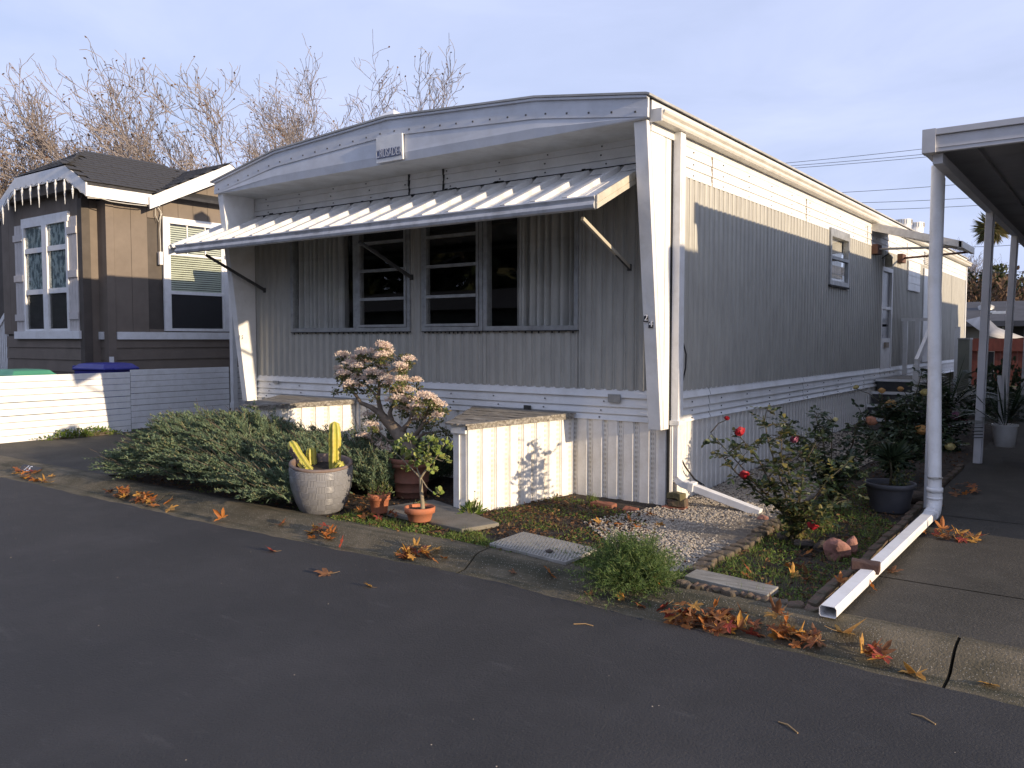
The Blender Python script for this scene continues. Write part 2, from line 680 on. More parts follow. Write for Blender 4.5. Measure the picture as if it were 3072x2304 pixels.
YS = [4.66, 5.2, 6.0, 7, 8, 9, 10, 11, 12, 13, 16, 26]
strip_ground('garden_ground', -9.0, -1.34, YS, M['soil'], -.012)
# driveway in poured bays
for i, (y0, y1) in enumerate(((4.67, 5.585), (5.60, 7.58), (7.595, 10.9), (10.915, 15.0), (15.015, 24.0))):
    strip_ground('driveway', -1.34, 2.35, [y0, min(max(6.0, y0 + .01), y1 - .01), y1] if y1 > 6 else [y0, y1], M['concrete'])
sheet('walkway', [(-20, 4.67), (-9.0, 4.67), (-9.0, 26), (-20, 26)], .098, M['concrete'])
sheet('lawn', [(-3.2, 26), (30, 26), (30, 60), (-3.2, 60)], .3, mat('rough_lawn', (.05, .075, .02), (.08, .09, .035), 2, .9, .02, 20))

# ================================================================ THE MOBILE HOME
XS, XL, YW, YE, YF = -3.25, -9.22, 6.80, 23.5, 6.27
HOME = root('mobile_home', (-6.2, 14, 0.1), 'long white and beige ribbed metal mobile home with arched roof and corner number 24', 'mobile home')


def hp(mb, name, mt, **k):
    return mb.build(name, mt, HOME, **k)


PITCH = .115
PROF = [(0, .003), (.004, .012), (.012, .0165), (.030, .0185), (.050, .0175), (.062, .012), (.067, .003), (.073, .0035), (.078, .010), (.086, .010), (.091, .003), (.108, .001)]


def corr(u0, u1):
    out = []
    k0 = int(math.floor(u0 / PITCH)) - 1
    k1 = int(math.ceil(u1 / PITCH)) + 1
    for k in range(k0, k1):
        for a, d in PROF:
            u = k * PITCH + a
            if u0 < u < u1:
                out.append((u, d))
    return [(u0, .002)] + out + [(u1, .002)]


def front_sheet(x0, x1, z0, z1):
    mb = MB()
    pr = corr(x0, x1)
    mb.strip([(x, YW - d, z0) for x, d in pr], [(x, YW - d, z1) for x, d in pr])
    hp(mb, 'siding_panel', M['siding'])


def side_sheet(y0, y1, z0, z1):
    mb = MB()
    pr = corr(y0, y1)
    mb.strip([(XS + d, y, z0) for y, d in pr], [(XS + d, y, z1) for y, d in pr])
    hp(mb, 'siding_panel', M['siding'])


ZB, ZT = 1.13, 3.19
WZ0, WZ1 = 1.71, 2.98
WIN = [(-8.42, -7.27, 'pict'), (-7.24, -6.41, 'sash'), (-6.20, -5.38, 'sash'), (-5.34, -4.22, 'pict')]
edges = [XL, -8.42, -7.27, -7.24, -6.41, -6.20, -5.38, -5.34, -4.22, XS - .1]
for i in range(len(edges) - 1):
    a, b = edges[i], edges[i + 1]
    if any(abs(a - w[0]) < .01 for w in WIN):
        front_sheet(a, b, ZB, WZ0)
        front_sheet(a, b, WZ1, ZT)
    else:
        front_sheet(a, b, ZB, ZT)
# side sheets round the window and the door
SW = (11.58, 12.47, 2.37, 3.05)
DR = (14.62, 15.40, 0.98, 2.80)
ys = [YW + .0, 8.0, 9.2, 10.4, SW[0], SW[1], 13.4, DR[0], DR[1], 16.6, 17.8, 19.0, 20.2, 21.4, 22.6, YE]
for a, b in zip(ys[:-1], ys[1:]):
    if abs(a - SW[0]) < .01:
        side_sheet(a, b, ZB, SW[2])
    elif abs(a - DR[0]) < .01:
        side_sheet(a, b, DR[3], 3.07)
    else:
        side_sheet(a, b, ZB, 3.07)


# lap planks: front top band, side top band, lower bands
def lap_front(x0, x1, z0, z1, y=YW, mt=None, proud=.014):
    mb = MB()
    mb.add([(x0, y - .003 - proud, z0), (x1, y - .003 - proud, z0), (x1, y - .004, z1), (x0, y - .004, z1), (x0, y + .01, z0), (x1, y + .01, z0)],
           [(0, 1, 2, 3), (0, 4, 5, 1)])
    hp(mb, 'siding_plank', mt or M['white'])


def lap_side(y0, y1, z0, z1, proud=.014, mt=None):
    mb = MB()
    mb.add([(XS + .003 + proud, y0, z0), (XS + .003 + proud, y1, z0), (XS + .004, y1, z1), (XS + .004, y0, z1), (XS - .01, y0, z0), (XS - .01, y1, z0)],
           [(0, 1, 2, 3), (0, 4, 5, 1)])
    hp(mb, 'siding_plank', mt or M['white'])


for x0, x1 in ((XL + .02, -6.42), (-6.405, -5.92), (-5.905, XS - .11)):
    for z0, z1 in ((3.19, 3.26), (3.262, 3.355), (3.357, 3.42)):
        lap_front(x0, x1, z0, z1)
for x0, x1 in ((XL + .05, -6.31), (-6.295, XS - .10)):
    for z0, z1, pr in ((1.062, 1.135, .030), (.972, 1.060, .022), (.905, .970, .022), (.845, .903, .034)):
        lap_front(x0, x1, z0, z1, proud=pr)
for y0, y1 in ((6.93, 7.62), (7.63, 10.55), (10.56, 13.6), (13.61, 16.5), (16.51, 19.5), (19.51, YE)):
    for z0, z1 in ((3.065, 3.155), (3.157, 3.25), (3.252, 3.36)):
        lap_side(y0, y1, z0, z1)
    for z0, z1, pr in ((1.062, 1.135, .028), (.972, 1.060, .020), (.905, .970, .020), (.845, .903, .032)):
        lap_side(y0, y1, z0, z1, pr)
# black caulk down the plank joints
mb = MB()
for x in (-6.4125, -5.9125):
    for k in range(7):
        z = 3.19 + k * .033
        mb.obox((x + random.uniform(-.006, .006), YW - .019, z + .016), (.013 + random.random() * .012, .006, .034))
for k in range(7):
    mb.obox((-6.3025 + random.uniform(-.004, .004), YW - .034, .90 + k * .034), (.010, .008, .035))
mb.bar((XL + .1, YW - .022, 3.187), (XS - .12, YW - .022, 3.187), .008, .012)
for k in range(40):
    mb.obox((random.uniform(XL + .1, XS - .2), YW - .022, 3.187 + random.uniform(-.006, .006)), (random.uniform(.02, .08), .012, random.uniform(.012, .03)))
hp(mb, 'caulk_line', M['dark'], kind='stuff')
mb = MB()
for yj in (7.625, 10.555, 13.605, 16.505):
    for k in range(8):
        mb.obox((XS + .016, yj, 3.075 + k * .036), (.006, .012, .03))
hp(mb, 'rusty_seam', mat('rusty_seam', (.30, .24, .17), None, 8, .8), kind='stuff')
# screws along planks
mb = MB()
for x in np.arange(XL + .3, XS - .2, .62):
    for z in (3.225, 3.31, 3.39, .935, 1.02, .87):
        mb.obox((x + random.uniform(-.05, .05), YW - (.016 if z > 3 else .03), z), (.012, .008, .012))
for y in np.arange(7.2, 16, .7):
    for z in (3.10, 3.2, 3.31, .94, 1.02, .87):
        mb.obox((XS + (.014 if z > 3 else .028), y, z), (.008, .012, .012))
hp(mb, 'screw', M['darksteel'], kind='stuff')


# skirting: pressed vinyl strips with a ventilated groove
def perf_mat():
    m = mat('perforated_vinyl', (.76, .73, .67), (.70, .67, .61), 5, .45, grime=((.42, .34, .22), .6, 6))
    nt = m.node_tree
    N, Lk = nt.nodes, nt.links
    tc = N.new('ShaderNodeTexCoord')
    sp = N.new('ShaderNodeSeparateXYZ')
    Lk.new(tc.outputs['Object'], sp.inputs[0])

    def band(sock, period, lo, hi):
        a = N.new('ShaderNodeMath'); a.operation = 'DIVIDE'; a.inputs[1].default_value = period
        Lk.new(sock, a.inputs[0])
        fr = N.new('ShaderNodeMath'); fr.operation = 'FRACT'
        Lk.new(a.outputs[0], fr.inputs[0])
        g = N.new('ShaderNodeMath'); g.operation = 'GREATER_THAN'; g.inputs[1].default_value = lo
        l = N.new('ShaderNodeMath'); l.operation = 'LESS_THAN'; l.inputs[1].default_value = hi
        Lk.new(fr.outputs[0], g.inputs[0]); Lk.new(fr.outputs[0], l.inputs[0])
        mm = N.new('ShaderNodeMath'); mm.operation = 'MULTIPLY'
        Lk.new(g.outputs[0], mm.inputs[0]); Lk.new(l.outputs[0], mm.inputs[1])
        return mm.outputs[0]
    mm = N.new('ShaderNodeMath'); mm.operation = 'MULTIPLY'
    Lk.new(band(sp.outputs[0], .016, .30, .62), mm.inputs[0])
    Lk.new(band(sp.outputs[2], .045, .25, .75), mm.inputs[1])
    bs = N['Principled BSDF']
    src = bs.inputs['Base Color'].links[0].from_socket
    mx = N.new('ShaderNodeMix'); mx.data_type = 'RGBA'
    mx.inputs['B'].default_value = (.26, .21, .13, 1)
    Lk.new(mm.outputs[0], mx.inputs['Factor'])
    Lk.new(src, mx.inputs['A'])
    Lk.new(mx.outputs['Result'], bs.inputs['Base Color'])
    return m


M['perf'] = perf_mat()
SKW = .165


def skirt_mesh(w=SKW, z0=0.0, z1=.845, name='skirting_panel'):
    """local frame: x along the wall, -y outwards"""
    mb = MB()
    P = [(0, .004), (.006, .020), (.100 * w / SKW, .020), (.106 * w / SKW, .006), (.112 * w / SKW, .004), (.150 * w / SKW, .004), (.154 * w / SKW, .012), (.160 * w / SKW, .012), (w, .004)]
    for i in range(len(P) - 1):
        a, b = P[i], P[i + 1]
        mb.quad((a[0], -a[1], z0), (b[0], -b[1], z0), (b[0], -b[1], z1), (a[0], -a[1], z1), 1 if i == 4 else 0)
    return mesh_only(mb, name, [M['skirt'], M['perf']])


sk = skirt_mesh()
x = XL + .06
while x < XS - .02:
    inst(sk, 'skirting_panel', (x, YW - .004, 0.0), parent=HOME)
    x += SKW


def plain_skirt():
    mb = MB()
    P = [(0, .002), (.004, .012), (.020, .014), (.026, .003), (.115, .002)]
    for i in range(len(P) - 1):
        a, b = P[i], P[i + 1]
        mb.quad((a[0], -a[1], 0), (b[0], -b[1], 0), (b[0], -b[1], .845), (a[0], -a[1], .845))
    return mesh_only(mb, 'skirting_panel', [M['skirt']])


sk2 = plain_skirt()
y = YW - .02
while y < 18:
    inst(sk2, 'skirting_panel', (XS + .004, y, 0.0), (0, 0, R(90)), parent=HOME)
    y += .115

# hood: fascia band in five bent pieces, header panel, soffit
top = [gy(u, v, YF) for u, v in ((466, 393), (593, 328), (837, 255), (1157, 213), (1402, 205))]
top[0].x, top[-1].x = XL - .05, XS + .02
bot = []
for p, h in zip(top, (.150, .175, .185, .180, .175)):
    bot.append(Vector((p.x, p.y, p.z - h)))
HB = 3.425
for i in range(4):
    a, b, c, d = top[i], top[i + 1], bot[i + 1], bot[i]
    mb = MB()
    mid1, mid2 = d.lerp(a, .42), c.lerp(b, .42)
    o1 = Vector((0, -.02, 0))
    mb.prism([a + o1, b + o1, b + o1 - Vector((0, 0, .02)), a + o1 - Vector((0, 0, .02))], (0, .05, 0))
    mb.prism([a - Vector((0, 0, .02)), b - Vector((0, 0, .02)), mid2, mid1], (0, .03, 0))
    mb.prism([mid1 + Vector((0, -.006, 0)), mid2 + Vector((0, -.006, 0)), c + Vector((0, -.006, 0)), d + Vector((0, -.006, 0))], (0, .036, 0))
    n = max(3, int((b - a).length / .2))
    for k in range(n):
        q = mid1.lerp(mid2, (k + .5) / n).lerp(d.lerp(c, (k + .5) / n), .45)
        mb.obox((q.x, q.y - .008, q.z), (.016, .006, .014), None, 1)
    hp(mb, 'fascia_panel', [M['fascia'], M['darksteel']])
    # header panel below the band with a soft horizontal crease
    mb = MB()
    lo = [Vector((d.x, YF + .01, min(HB, d.z - .002))), Vector((c.x, YF + .01, min(HB, c.z - .002)))]
    h1 = min(HB + .085, d.z - .001)
    h2 = min(HB + .085, c.z - .001)
    mb.quad(lo[0], lo[1], (c.x, YF - .005, h2), (d.x, YF - .005, h1))
    mb.quad((d.x, YF - .005, h1), (c.x, YF - .005, h2), (c.x, YF + .006, c.z + .01), (d.x, YF + .006, d.z + .01))
    hp(mb, 'header_panel', M['fascia'])
mb = MB()
SO = [(YF + .01, HB), (YF + .25, HB - .003), (YF + .42, HB - .004), (YW, HB - .008)]
mb.strip([(XL, y, z) for y, z in SO], [(XS - .01, y, z) for y, z in SO])
hp(mb, 'soffit', mat('soffit_metal', (.66, .65, .60), (.60, .59, .54), 3, .5, grime=((.36, .33, .27), .5, 3)))
# name plaque
q = [gy(u, v, YF - .03) for u, v in ((812, 298), (868, 287), (870, 343), (813, 353))]
mb = MB()
mb.prism(q, (0, .02, 0))
pl = hp(mb, 'name_plaque', M['white'])
lett = mat('plaque_blue', (.10, .12, .20), (.16, .18, .26), 30, .6)
qa = [q[3].lerp(q[0], .14), q[2].lerp(q[1], .14), q[2].lerp(q[1], .52), q[3].lerp(q[0], .52)]
qa = [p.lerp((qa[0] + qa[2]) / 2, .08) + Vector((0, -.002, 0)) for p in qa]
mb = MB()
mb.prism(qa, (0, -.004, 0))
mb.build('letter_strip', lett, pl)
cc = (qa[0] + qa[2]) / 2
text('CRUSADER', 'lettering', .125, mat('plaque_letters', (.58, .60, .66), None, 20, .6), pl,
     Matrix.Translation(cc + Vector((0, -.006, 0))) @ Matrix.Rotation(R(90), 4, 'X') @ Matrix.Diagonal((.60, .95, 1, 1)))

# roof
mb = MB()
N_ = len(top)
ext = [Vector((XL - .10, 0, top[0].z - .01))] + [p.copy() for p in top] + [Vector((XS + .05, 0, top[-1].z - .012))]
A = [(p.x, YF - .03, p.z + .004) for p in ext]
B = [(p.x, YE + .1, p.z + .004) for p in ext]
mb.strip(A, B)
mb.strip([(a[0], a[1], a[2] + .018) for a in A], [(b[0], b[1], b[2] + .018) for b in B])
mb.strip(A, [(a[0], a[1], a[2] + .018) for a in A])
mb.quad(A[-1], B[-1], (B[-1][0], B[-1][1], B[-1][2] + .018), (A[-1][0], A[-1][1], A[-1][2] + .018))
mb.quad(A[0], B[0], (B[0][0], B[0][1], B[0][2] + .018), (A[0][0], A[0][1], A[0][2] + .018))
roof = hp(mb, 'roof', M['roofing'])
for (u, v) in ((1951, 489), (1977, 495)):
    b = gx(u, v, -3.95)
    vb = MB()
    r_ = .011 * b.y * .82
    vb.lathe([(r_ * .9, -.25), (r_ * .9, .02), (r_, .03), (r_, .14), (0, .15)], (b.x, b.y, b.z), 20, smooth=False)
    for k in range(20):
        a = 2 * math.pi * k / 20
        vb.obox((b.x + r_ * math.cos(a), b.y + r_ * math.sin(a), b.z + .085), (.02, .02, .09), Euler((0, 0, a)), 1)
    vb.build('roof_vent', [M['white'], M['steel']], roof)
b = gy(850, 254, 9.0)
vb = MB()
w_ = .17
vb.add([(b.x - w_, b.y - w_, b.z - .1), (b.x + w_, b.y - w_, b.z - .1), (b.x + w_, b.y + w_, b.z - .1), (b.x - w_, b.y + w_, b.z - .1),
        (b.x - w_, b.y - w_, b.z), (b.x + w_, b.y - w_, b.z), (b.x + w_, b.y + w_, b.z), (b.x - w_, b.y + w_, b.z), (b.x, b.y, b.z + .12)],
       [(0, 1, 5, 4), (1, 2, 6, 5), (2, 3, 7, 6), (3, 0, 4, 7), (4, 5, 8), (5, 6, 8), (6, 7, 8), (7, 4, 8)])
vb.build('vent_cap', M['white'], roof)
# blank left and rear walls, floor and room lining
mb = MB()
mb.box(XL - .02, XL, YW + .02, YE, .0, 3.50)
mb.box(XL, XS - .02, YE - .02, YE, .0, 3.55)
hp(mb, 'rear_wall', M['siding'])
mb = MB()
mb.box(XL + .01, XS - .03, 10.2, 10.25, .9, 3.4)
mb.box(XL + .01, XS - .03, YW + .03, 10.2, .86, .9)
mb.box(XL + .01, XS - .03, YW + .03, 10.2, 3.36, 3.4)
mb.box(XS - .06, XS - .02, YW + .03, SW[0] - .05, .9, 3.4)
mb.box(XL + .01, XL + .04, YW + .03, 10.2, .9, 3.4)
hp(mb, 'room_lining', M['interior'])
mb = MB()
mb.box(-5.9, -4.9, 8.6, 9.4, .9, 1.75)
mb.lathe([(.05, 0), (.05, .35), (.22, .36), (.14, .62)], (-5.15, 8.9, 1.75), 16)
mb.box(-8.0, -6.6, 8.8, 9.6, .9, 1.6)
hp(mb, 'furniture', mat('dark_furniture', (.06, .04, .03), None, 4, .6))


# front windows
def bars(mb, x0, x1, z0, z1, w, y0, y1, mi=0):
    mb.box(x0, x0 + w, y0, y1, z0, z1, mi)
    mb.box(x1 - w, x1, y0, y1, z0, z1, mi)
    mb.box(x0 + w, x1 - w, y0, y1, z0, z0 + w, mi)
    mb.box(x0 + w, x1 - w, y0, y1, z1 - w, z1, mi)


for x0, x1, kind in WIN:
    mb = MB()
    bars(mb, x0 - .015, x1 + .015, WZ0 - .02, WZ1 + .02, .045, YW - .040, YW + .05)
    mb.box(x0 - .015, x1 + .015, YW - .044, YW - .02, WZ0 - .030, WZ0 - .021, 1)
    for k in range(14):
        xx = x0 + (x1 - x0) * (k + .5) / 14
        mb.box(xx - .006, xx + .006, YW - .042, YW - .03, WZ0 - .032 - .022 * random.random(), WZ0 - .029, 1)
    w = hp(mb, 'window', [M['alu'], M['dark']])
    if kind == 'sash':
        s = MB()
        bars(s, x0 + .035, x1 - .035, WZ0 + .030, WZ1 - .030, .028, YW - .052, YW - .012)
        for zz in (2.06, 2.385, 2.70):
            s.box(x0 + .063, x1 - .063, YW - .056, YW - .01, zz - .016, zz + .016)
        s.build('sash', M['alu'], w)
        lows = [WZ0 + .058, 2.076, 2.401, 2.716]
        his = [2.044, 2.369, 2.684, WZ1 - .058]
        for a, b in zip(lows, his):
            MB().box(x0 + .063, x1 - .063, YW - .022, YW - .018, a, b).build('pane', M['glass'], w)
    else:
        MB().box(x0 + .03, x1 - .03, YW - .012, YW - .008, WZ0 + .025, WZ1 - .025).build('pane', M['glass'], w)


def curtain(x0, x1, seed):
    rr = random.Random(seed)
    A, B = [], []
    x = x0
    ph = 0
    while x < x1:
        d = .055 * math.sin(ph) + .016 * math.sin(ph * 2.3)
        A.append((x, YW + .10 + d, WZ0 - .05))
        B.append((x + rr.uniform(-.004, .004), YW + .10 + d * .8, WZ1 + .05))
        x += .008
        ph += rr.uniform(.3, .8)
    mb = MB()
    mb.strip(A, B, 0, True)
    hp(mb, 'curtain', M['curtain'])


curtain(-8.44, -7.56, 1)
curtain(-4.98, -4.26, 2)
curtain(-5.02, -4.86, 3)

# tapering corner fins
FT = HB + .0
for name, xa, xb in (('r', XS - .125, XS - .003), ('l', XL - .03, XL + .07)):
    mb = MB()
    poly = [(xa, 6.30, FT + (.0 if name == 'r' else .0)), (xa, 6.615, .80), (xa, YW - .03, .80), (xa, YW - .03, FT)]
    mb.prism(poly, (xb - xa, 0, 0))
    fin = hp(mb, 'corner_fin', M['white'], bevel=.004)
    if name == 'r':
        mb = MB()
        mb.prism([(XS - .002, 6.36, FT - .03), (XS - .002, 6.66, .84), (XS - .002, 6.665, .84), (XS - .002, 6.60, FT - .03)], (.003, 0, 0))
        mb.box(XS - .002, XS + .004, 6.655, 6.661, .81, FT - .02)
        mb.build('fin_seam', M['white_clean'], fin)
    # number tiles on the front edge
    def on_fin(x, z, dy=-.004):
        t_ = (FT - z) / (FT - .80)
        return Vector((x, 6.30 + (6.615 - 6.30) * t_ + dy, z))
    tilt = math.atan2(.315, FT - .80)
    rot = Matrix.Rotation(R(90) - tilt, 4, 'X')
    if name == 'r':
        for ch, u, v in (('2', 1393, 687), ('4', 1406, 700)):
            p0 = gy(u, v, 6.50)
            p0 = on_fin(min(max(p0.x, xa + .030), xb - .026), p0.z)
            tb = MB()
            tb.obox(p0 + Vector((0, .002, 0)), (.044, .005, .068), Matrix.Rotation(-tilt, 3, 'X'))
            tile = tb.build('number_tile', mat('number_tile_black', (.015, .015, .02), None, 5, .4), fin)
            text(ch, 'digit', .075, M['white_clean'], tile, Matrix.Translation(p0 + Vector((0, -.0018, 0))) @ rot)
    else:
        for ch, u, v in (('1', 515.5, 729), ('5', 521.5, 729)):
            p0 = gy(u, v, 6.50)
            p0 = on_fin(p0.x, p0.z)
            text(ch, 'digit', .075, M['darksteel'], fin, Matrix.Translation(p0 + Vector((0, .001, 0))) @ rot)

# corner trim strip and dark gap behind the right fin
mb = MB()
mb.box(XS - .02, XS - .001, YW - .028, YW + .02, .06, 3.40)
hp(mb, 'corner_gap', M['dark'])

mb = MB()
mb.box(XS - .02, XS + .011, 6.36, YE + .08, 3.345, top[-1].z - .01)
hp(mb, 'eave_board', M['white'])
# eave gutters, right one with its fall pipe
GP = [(0, 0), (.095, 0), (.105, .02), (.100, .045), (.118, .065), (.122, .085), (.112, .085), (0, .085)]


def gutter(x, sgn, y0, y1, z, mt):
    mb = MB()
    mb.prism([(x + sgn * a, y0, z + b) for a, b in GP], (0, y1 - y0, 0))
    o = hp(mb, 'gutter', [mt])
    return o


gt = gutter(XS + .012, 1, 6.36, YE + .1, 3.415, M['gutter'])
gutter(XL - .022, -1, 6.40, YE, 3.36, M['white_clean'])
mb = MB()
mb.box(XS + .005, XS + .11, 6.345, 6.358, 3.41, 3.515)
mb.build('end_cap', M['white'], gt)
ds = MB()
DSY0, DSY1 = 6.795, 6.895
E_ = gz(1460, 1052, .22)
ds.box(XS + .004, XS + .075, DSY0, DSY1, .37, 3.415)
for k in range(3):
    yy = DSY0 + .02 + k * .03
    ds.box(XS + .075, XS + .080, yy, yy + .012, .37, 3.40)
dso = ds.build('downspout', M['white_clean'], HOME, bevel=.006)
el = MB()
sp_end = gz(1643, 1108, .13)
p_top = Vector((XS + .04, 6.845, .38))
dirn = (sp_end - p_top)
dirn.z = 0
dirn.normalize()
pts = [p_top, p_top + Vector((0, 0, -.04)) + dirn * .02, p_top + Vector((0, 0, -.07)) + dirn * .07, p_top + Vector((0, 0, -.085)) + dirn * .13]
for i in range(3):
    el.bar(pts[i], pts[i + 1] + (pts[i + 1] - pts[i]) * .25, .085, .065)
el.build('elbow', M['white_clean'], dso, bevel=.006)
el = MB()
el.bar(pts[3] + Vector((0, 0, -.0)), sp_end + Vector((0, 0, .0)), .085, .062)
el.bar(pts[3] + Vector((0, 0, .001)), pts[3] + dirn * .05 + Vector((0, 0, -.006)), .105, .08)
el.build('spout', M['white_clean'], dso, bevel=.005)
st = MB()
st.box(XS + .001, XS + .092, DSY0 - .02, DSY1 + .02, .835, .875)
st.build('strap', M['white'], dso)

# side window
mb = MB()
for a, b, c, d in ((SW[0] - .03, SW[0] + .03, SW[2] - .03, SW[3] + .05), (SW[1] - .03, SW[1] + .03, SW[2] - .03, SW[3] + .05),
                   (SW[0] + .03, SW[1] - .03, SW[2] - .03, SW[2] + .03), (SW[0] + .03, SW[1] - .03, SW[3] - .06, SW[3] + .05), (SW[0] + .03, SW[1] - .03, 2.69, 2.73)):
    mb.box(XS - .03, XS + .045, a, b, c, d)
mb.box(XS, XS + .05, SW[0] - .03, SW[1] + .03, SW[2] - .055, SW[2] - .031, 1)
sw = hp(mb, 'window', [M['alu'], M['dark']])
MB().box(XS + .004, XS + .008, SW[0] + .03, SW[1] - .03, 2.73, SW[3] - .06).build('pane', M['glass'], sw)
MB().box(XS + .014, XS + .018, SW[0] + .03, SW[1] - .03, SW[2] + .03, 2.69).build('pane', M['glass'], sw)
mb = MB()
mb.strip([(XS - .06 + .015 * math.sin(k * 1.3), SW[0] + .03 + k * .02, 2.35) for k in range(43)], [(XS - .06 + .015 * math.sin(k * 1.3), SW[0] + .03 + k * .02, 3.0) for k in range(43)])
hp(mb, 'curtain', M['curtain'])
# door
mb = MB()
mb.box(XS - .03, XS + .02, DR[0], DR[0] + .07, DR[2], DR[3])
mb.box(XS - .03, XS + .02, DR[1] - .07, DR[1], DR[2], DR[3])
mb.box(XS - .03, XS + .02, DR[0] + .07, DR[1] - .07, DR[3] - .07, DR[3])
mb.box(XS - .035, XS + .012, DR[0] + .07, DR[1] - .07, DR[2], 1.62)
mb.box(XS - .035, XS + .012, DR[0] + .07, DR[1] - .07, 2.10, 2.15)
dr = hp(mb, 'door', M['white'])
MB().box(XS - .03, XS - .02, DR[0] + .07, DR[1] - .07, 1.62, 2.73).build('door_glass', mat('screen_glass', (.20, .21, .22), None, 3, .3), dr)
hb = MB()
hb.obox((XS + .04, DR[0] + .12, 1.83), (.07, .05, .04))
hb.obox((XS + .06, DR[0] + .16, 1.83), (.03, .13, .03))
hb.build('handle', M['black'], dr)
MB().box(XS + .013, XS + .05, DR[0] + .25, DR[0] + .45, 1.46, 1.55).build('letter_box', mat('tan_box', (.30, .25, .19), None, 8, .6), dr)
# wall lamp by the door
mb = MB()
lc = (XS + .09, DR[0] + .10, 2.90)
mb.lathe([(.0, .10), (.03, .09), (.065, .04), (.07, .03), (.055, .02), (.06, -.10), (.04, -.11), (0, -.11)], lc, 12)
mb.bar((XS, lc[1] - .12, 2.92), (XS + .09, lc[1], 3.01), .015, .015, 1)
mb.bar((XS + .09, lc[1], 3.01), (XS + .09, lc[1], 2.99), .015, .015, 1)
hp(mb, 'wall_lamp', [mat('lamp_glass', (.55, .5, .38), None, 8, .25), M['darksteel']])
# far shutter panel, second door panel, louvre
mb = MB()
mb.box(XS + .02, XS + .035, 16.55, 17.62, 2.50, 3.04)
for k in range(4):
    mb.box(XS + .036, XS + .042, 16.55, 17.62, 2.505 + k * .135, 2.625 + k * .135)
hp(mb, 'shutter_panel', M['white'])
mb = MB()
mb.box(XS + .02, XS + .04, 18.05, 19.6, 1.15, 3.0)
hp(mb, 'storage_door', M['white'])
mb = MB()
for k in range(7):
    mb.obox((XS + .03, 18.5, 3.10 + k * .036), (.03, .85, .02), Euler((0, R(35), 0)))
hp(mb, 'louvre_vent', M['white'])
mb = MB()
mb.box(XS - .001, XS + .03, YE - .05, YE + .06, .1, 3.42)
hp(mb, 'corner_trim', M['white'])
# small plates on the lower band
for u0, v0, u1, v1, mt in ((1314, 851, 1340, 870, 'alu'), (1132, 875, 1147, 885, 'darksteel'), (590, 822, 602, 828, 'alu')):
    a, b = gy(u0, v0, YW - .035), gy(u1, v1, YW - .035)
    MB().box(a.x, b.x, YW - .042, YW - .032, b.z, a.z).build('band_plate', M[mt], HOME)

# ================================================================ WINDOW AWNING (bolted on, its own thing)
AX0, AX1, AYF, AYB, AZF, AZB = -9.60, -3.47, 5.85, 6.76, 2.735, 3.145
AW = root('window_awning', (-6.5, 6.76, 3.14), 'long ribbed white metal awning shading the front windows of the mobile home', 'awning')
NP_ = 19
pw = (AX1 - AX0) / NP_
sl = (AZB - AZF) / (AYB - AYF)
mb = MB()
y0, y1 = AYF - .0, AYB
z0, z1 = AZF, AZB
u = Vector((0, y1 - y0, z1 - z0)).normalized()
nrm = Vector((0, -u.z, u.y))


def ap(x, t, h):
    p = Vector((x, y0 + (y1 - y0) * t, z0 + (z1 - z0) * t)) + nrm * h
    return p


def awn_section(pr, t0, t1, mb):
    mb.strip([ap(x, t0, h) for x, h in pr], [ap(x, t1, h) for x, h in pr])


pr = [(0, .0), (.006, .042), (.055, .042), (.061, 0.0), (.13, .0), (.135, .004), (.145, .004), (.15, 0), (pw, .0)]
awn_section(pr, 0, .965, mb)
awn_section([(x, h - .004) for x, h in pr], 0, .965, mb)
e = [ap(x, .965, h) for x, h in pr[:4]]
mb.add(e, [(0, 1, 2, 3)])
e = [ap(x, 0, h) for x, h in pr[:4]]
mb.add(e, [(0, 1, 2, 3)])
mb.prism([ap(.085, .90, .006), ap(pw - .01, .90, .006), ap(pw - .01, 1.0, .03), ap(.085, 1.0, .03)], nrm * .004, 0)
pan = mesh_only(mb, 'awning_panel', [M['awn']])
for i in range(NP_):
    o = inst(pan, 'awning_panel', (AX0 + i * pw, 0, 0), parent=AW)
G2 = [(0, .055), (-.028, .062), (-.036, .050), (-.024, .030), (-.020, .018), (-.034, .006), (-.042, -.016), (-.034, -.040), (-.014, -.052), (0, -.048)]
mb = MB()
mb.prism([(AX0 + .16, AYF + a, AZF - .035 + b) for a, b in G2], (AX1 - AX0 - .16, 0, 0))
mb.build('front_gutter', M['awn_edge'], AW)
for xx, mt, hgt in ((AX1 + .008, 'cream', .115), (AX0 - .012, 'white', .09)):
    mb = MB()
    for h0, h1, th in ((-.075, -.030, .016), (-.030, -.022, .010), (-.022, .035, .016)):
        mb.prism([(xx, AYF - .02, AZF + h0 - .01), (xx, AYB - .28, AZF + sl * (AYB - AYF - .28) + h0), (xx, AYB - .28, AZF + sl * (AYB - AYF - .28) + h1), (xx, AYF - .02, AZF + h1 - .01)], (th, 0, 0))
    mb.build('side_trim', M[mt], AW)
for (u0, v0), (u1, v1), mt in (((1258, 472), (1360, 578), 'cream'), ((445, 551), (572, 627), 'darksteel'), ((776, 522), (888, 599), 'darksteel')):
    a, b = gy(u0, v0, 5.98), gy(u1, v1, YW - .02)
    mb = MB()
    mb.bar(a, b, .026, .03)
    arm = mb.build('support_arm', M[mt], AW)
    mb = MB()
    mb.bar(a.lerp(b, .70), b, .020, .036)
    mb.obox(b + Vector((0, .005, 0)), (.04, .03, .06))
    mb.build('arm_sleeve', M['darksteel'], arm)
mb = MB()
mb.bar((AX0 + .2, AYF + .03, AZF - .035), (AX1 - .05, AYF + .03, AZF - .035), .03, .03)
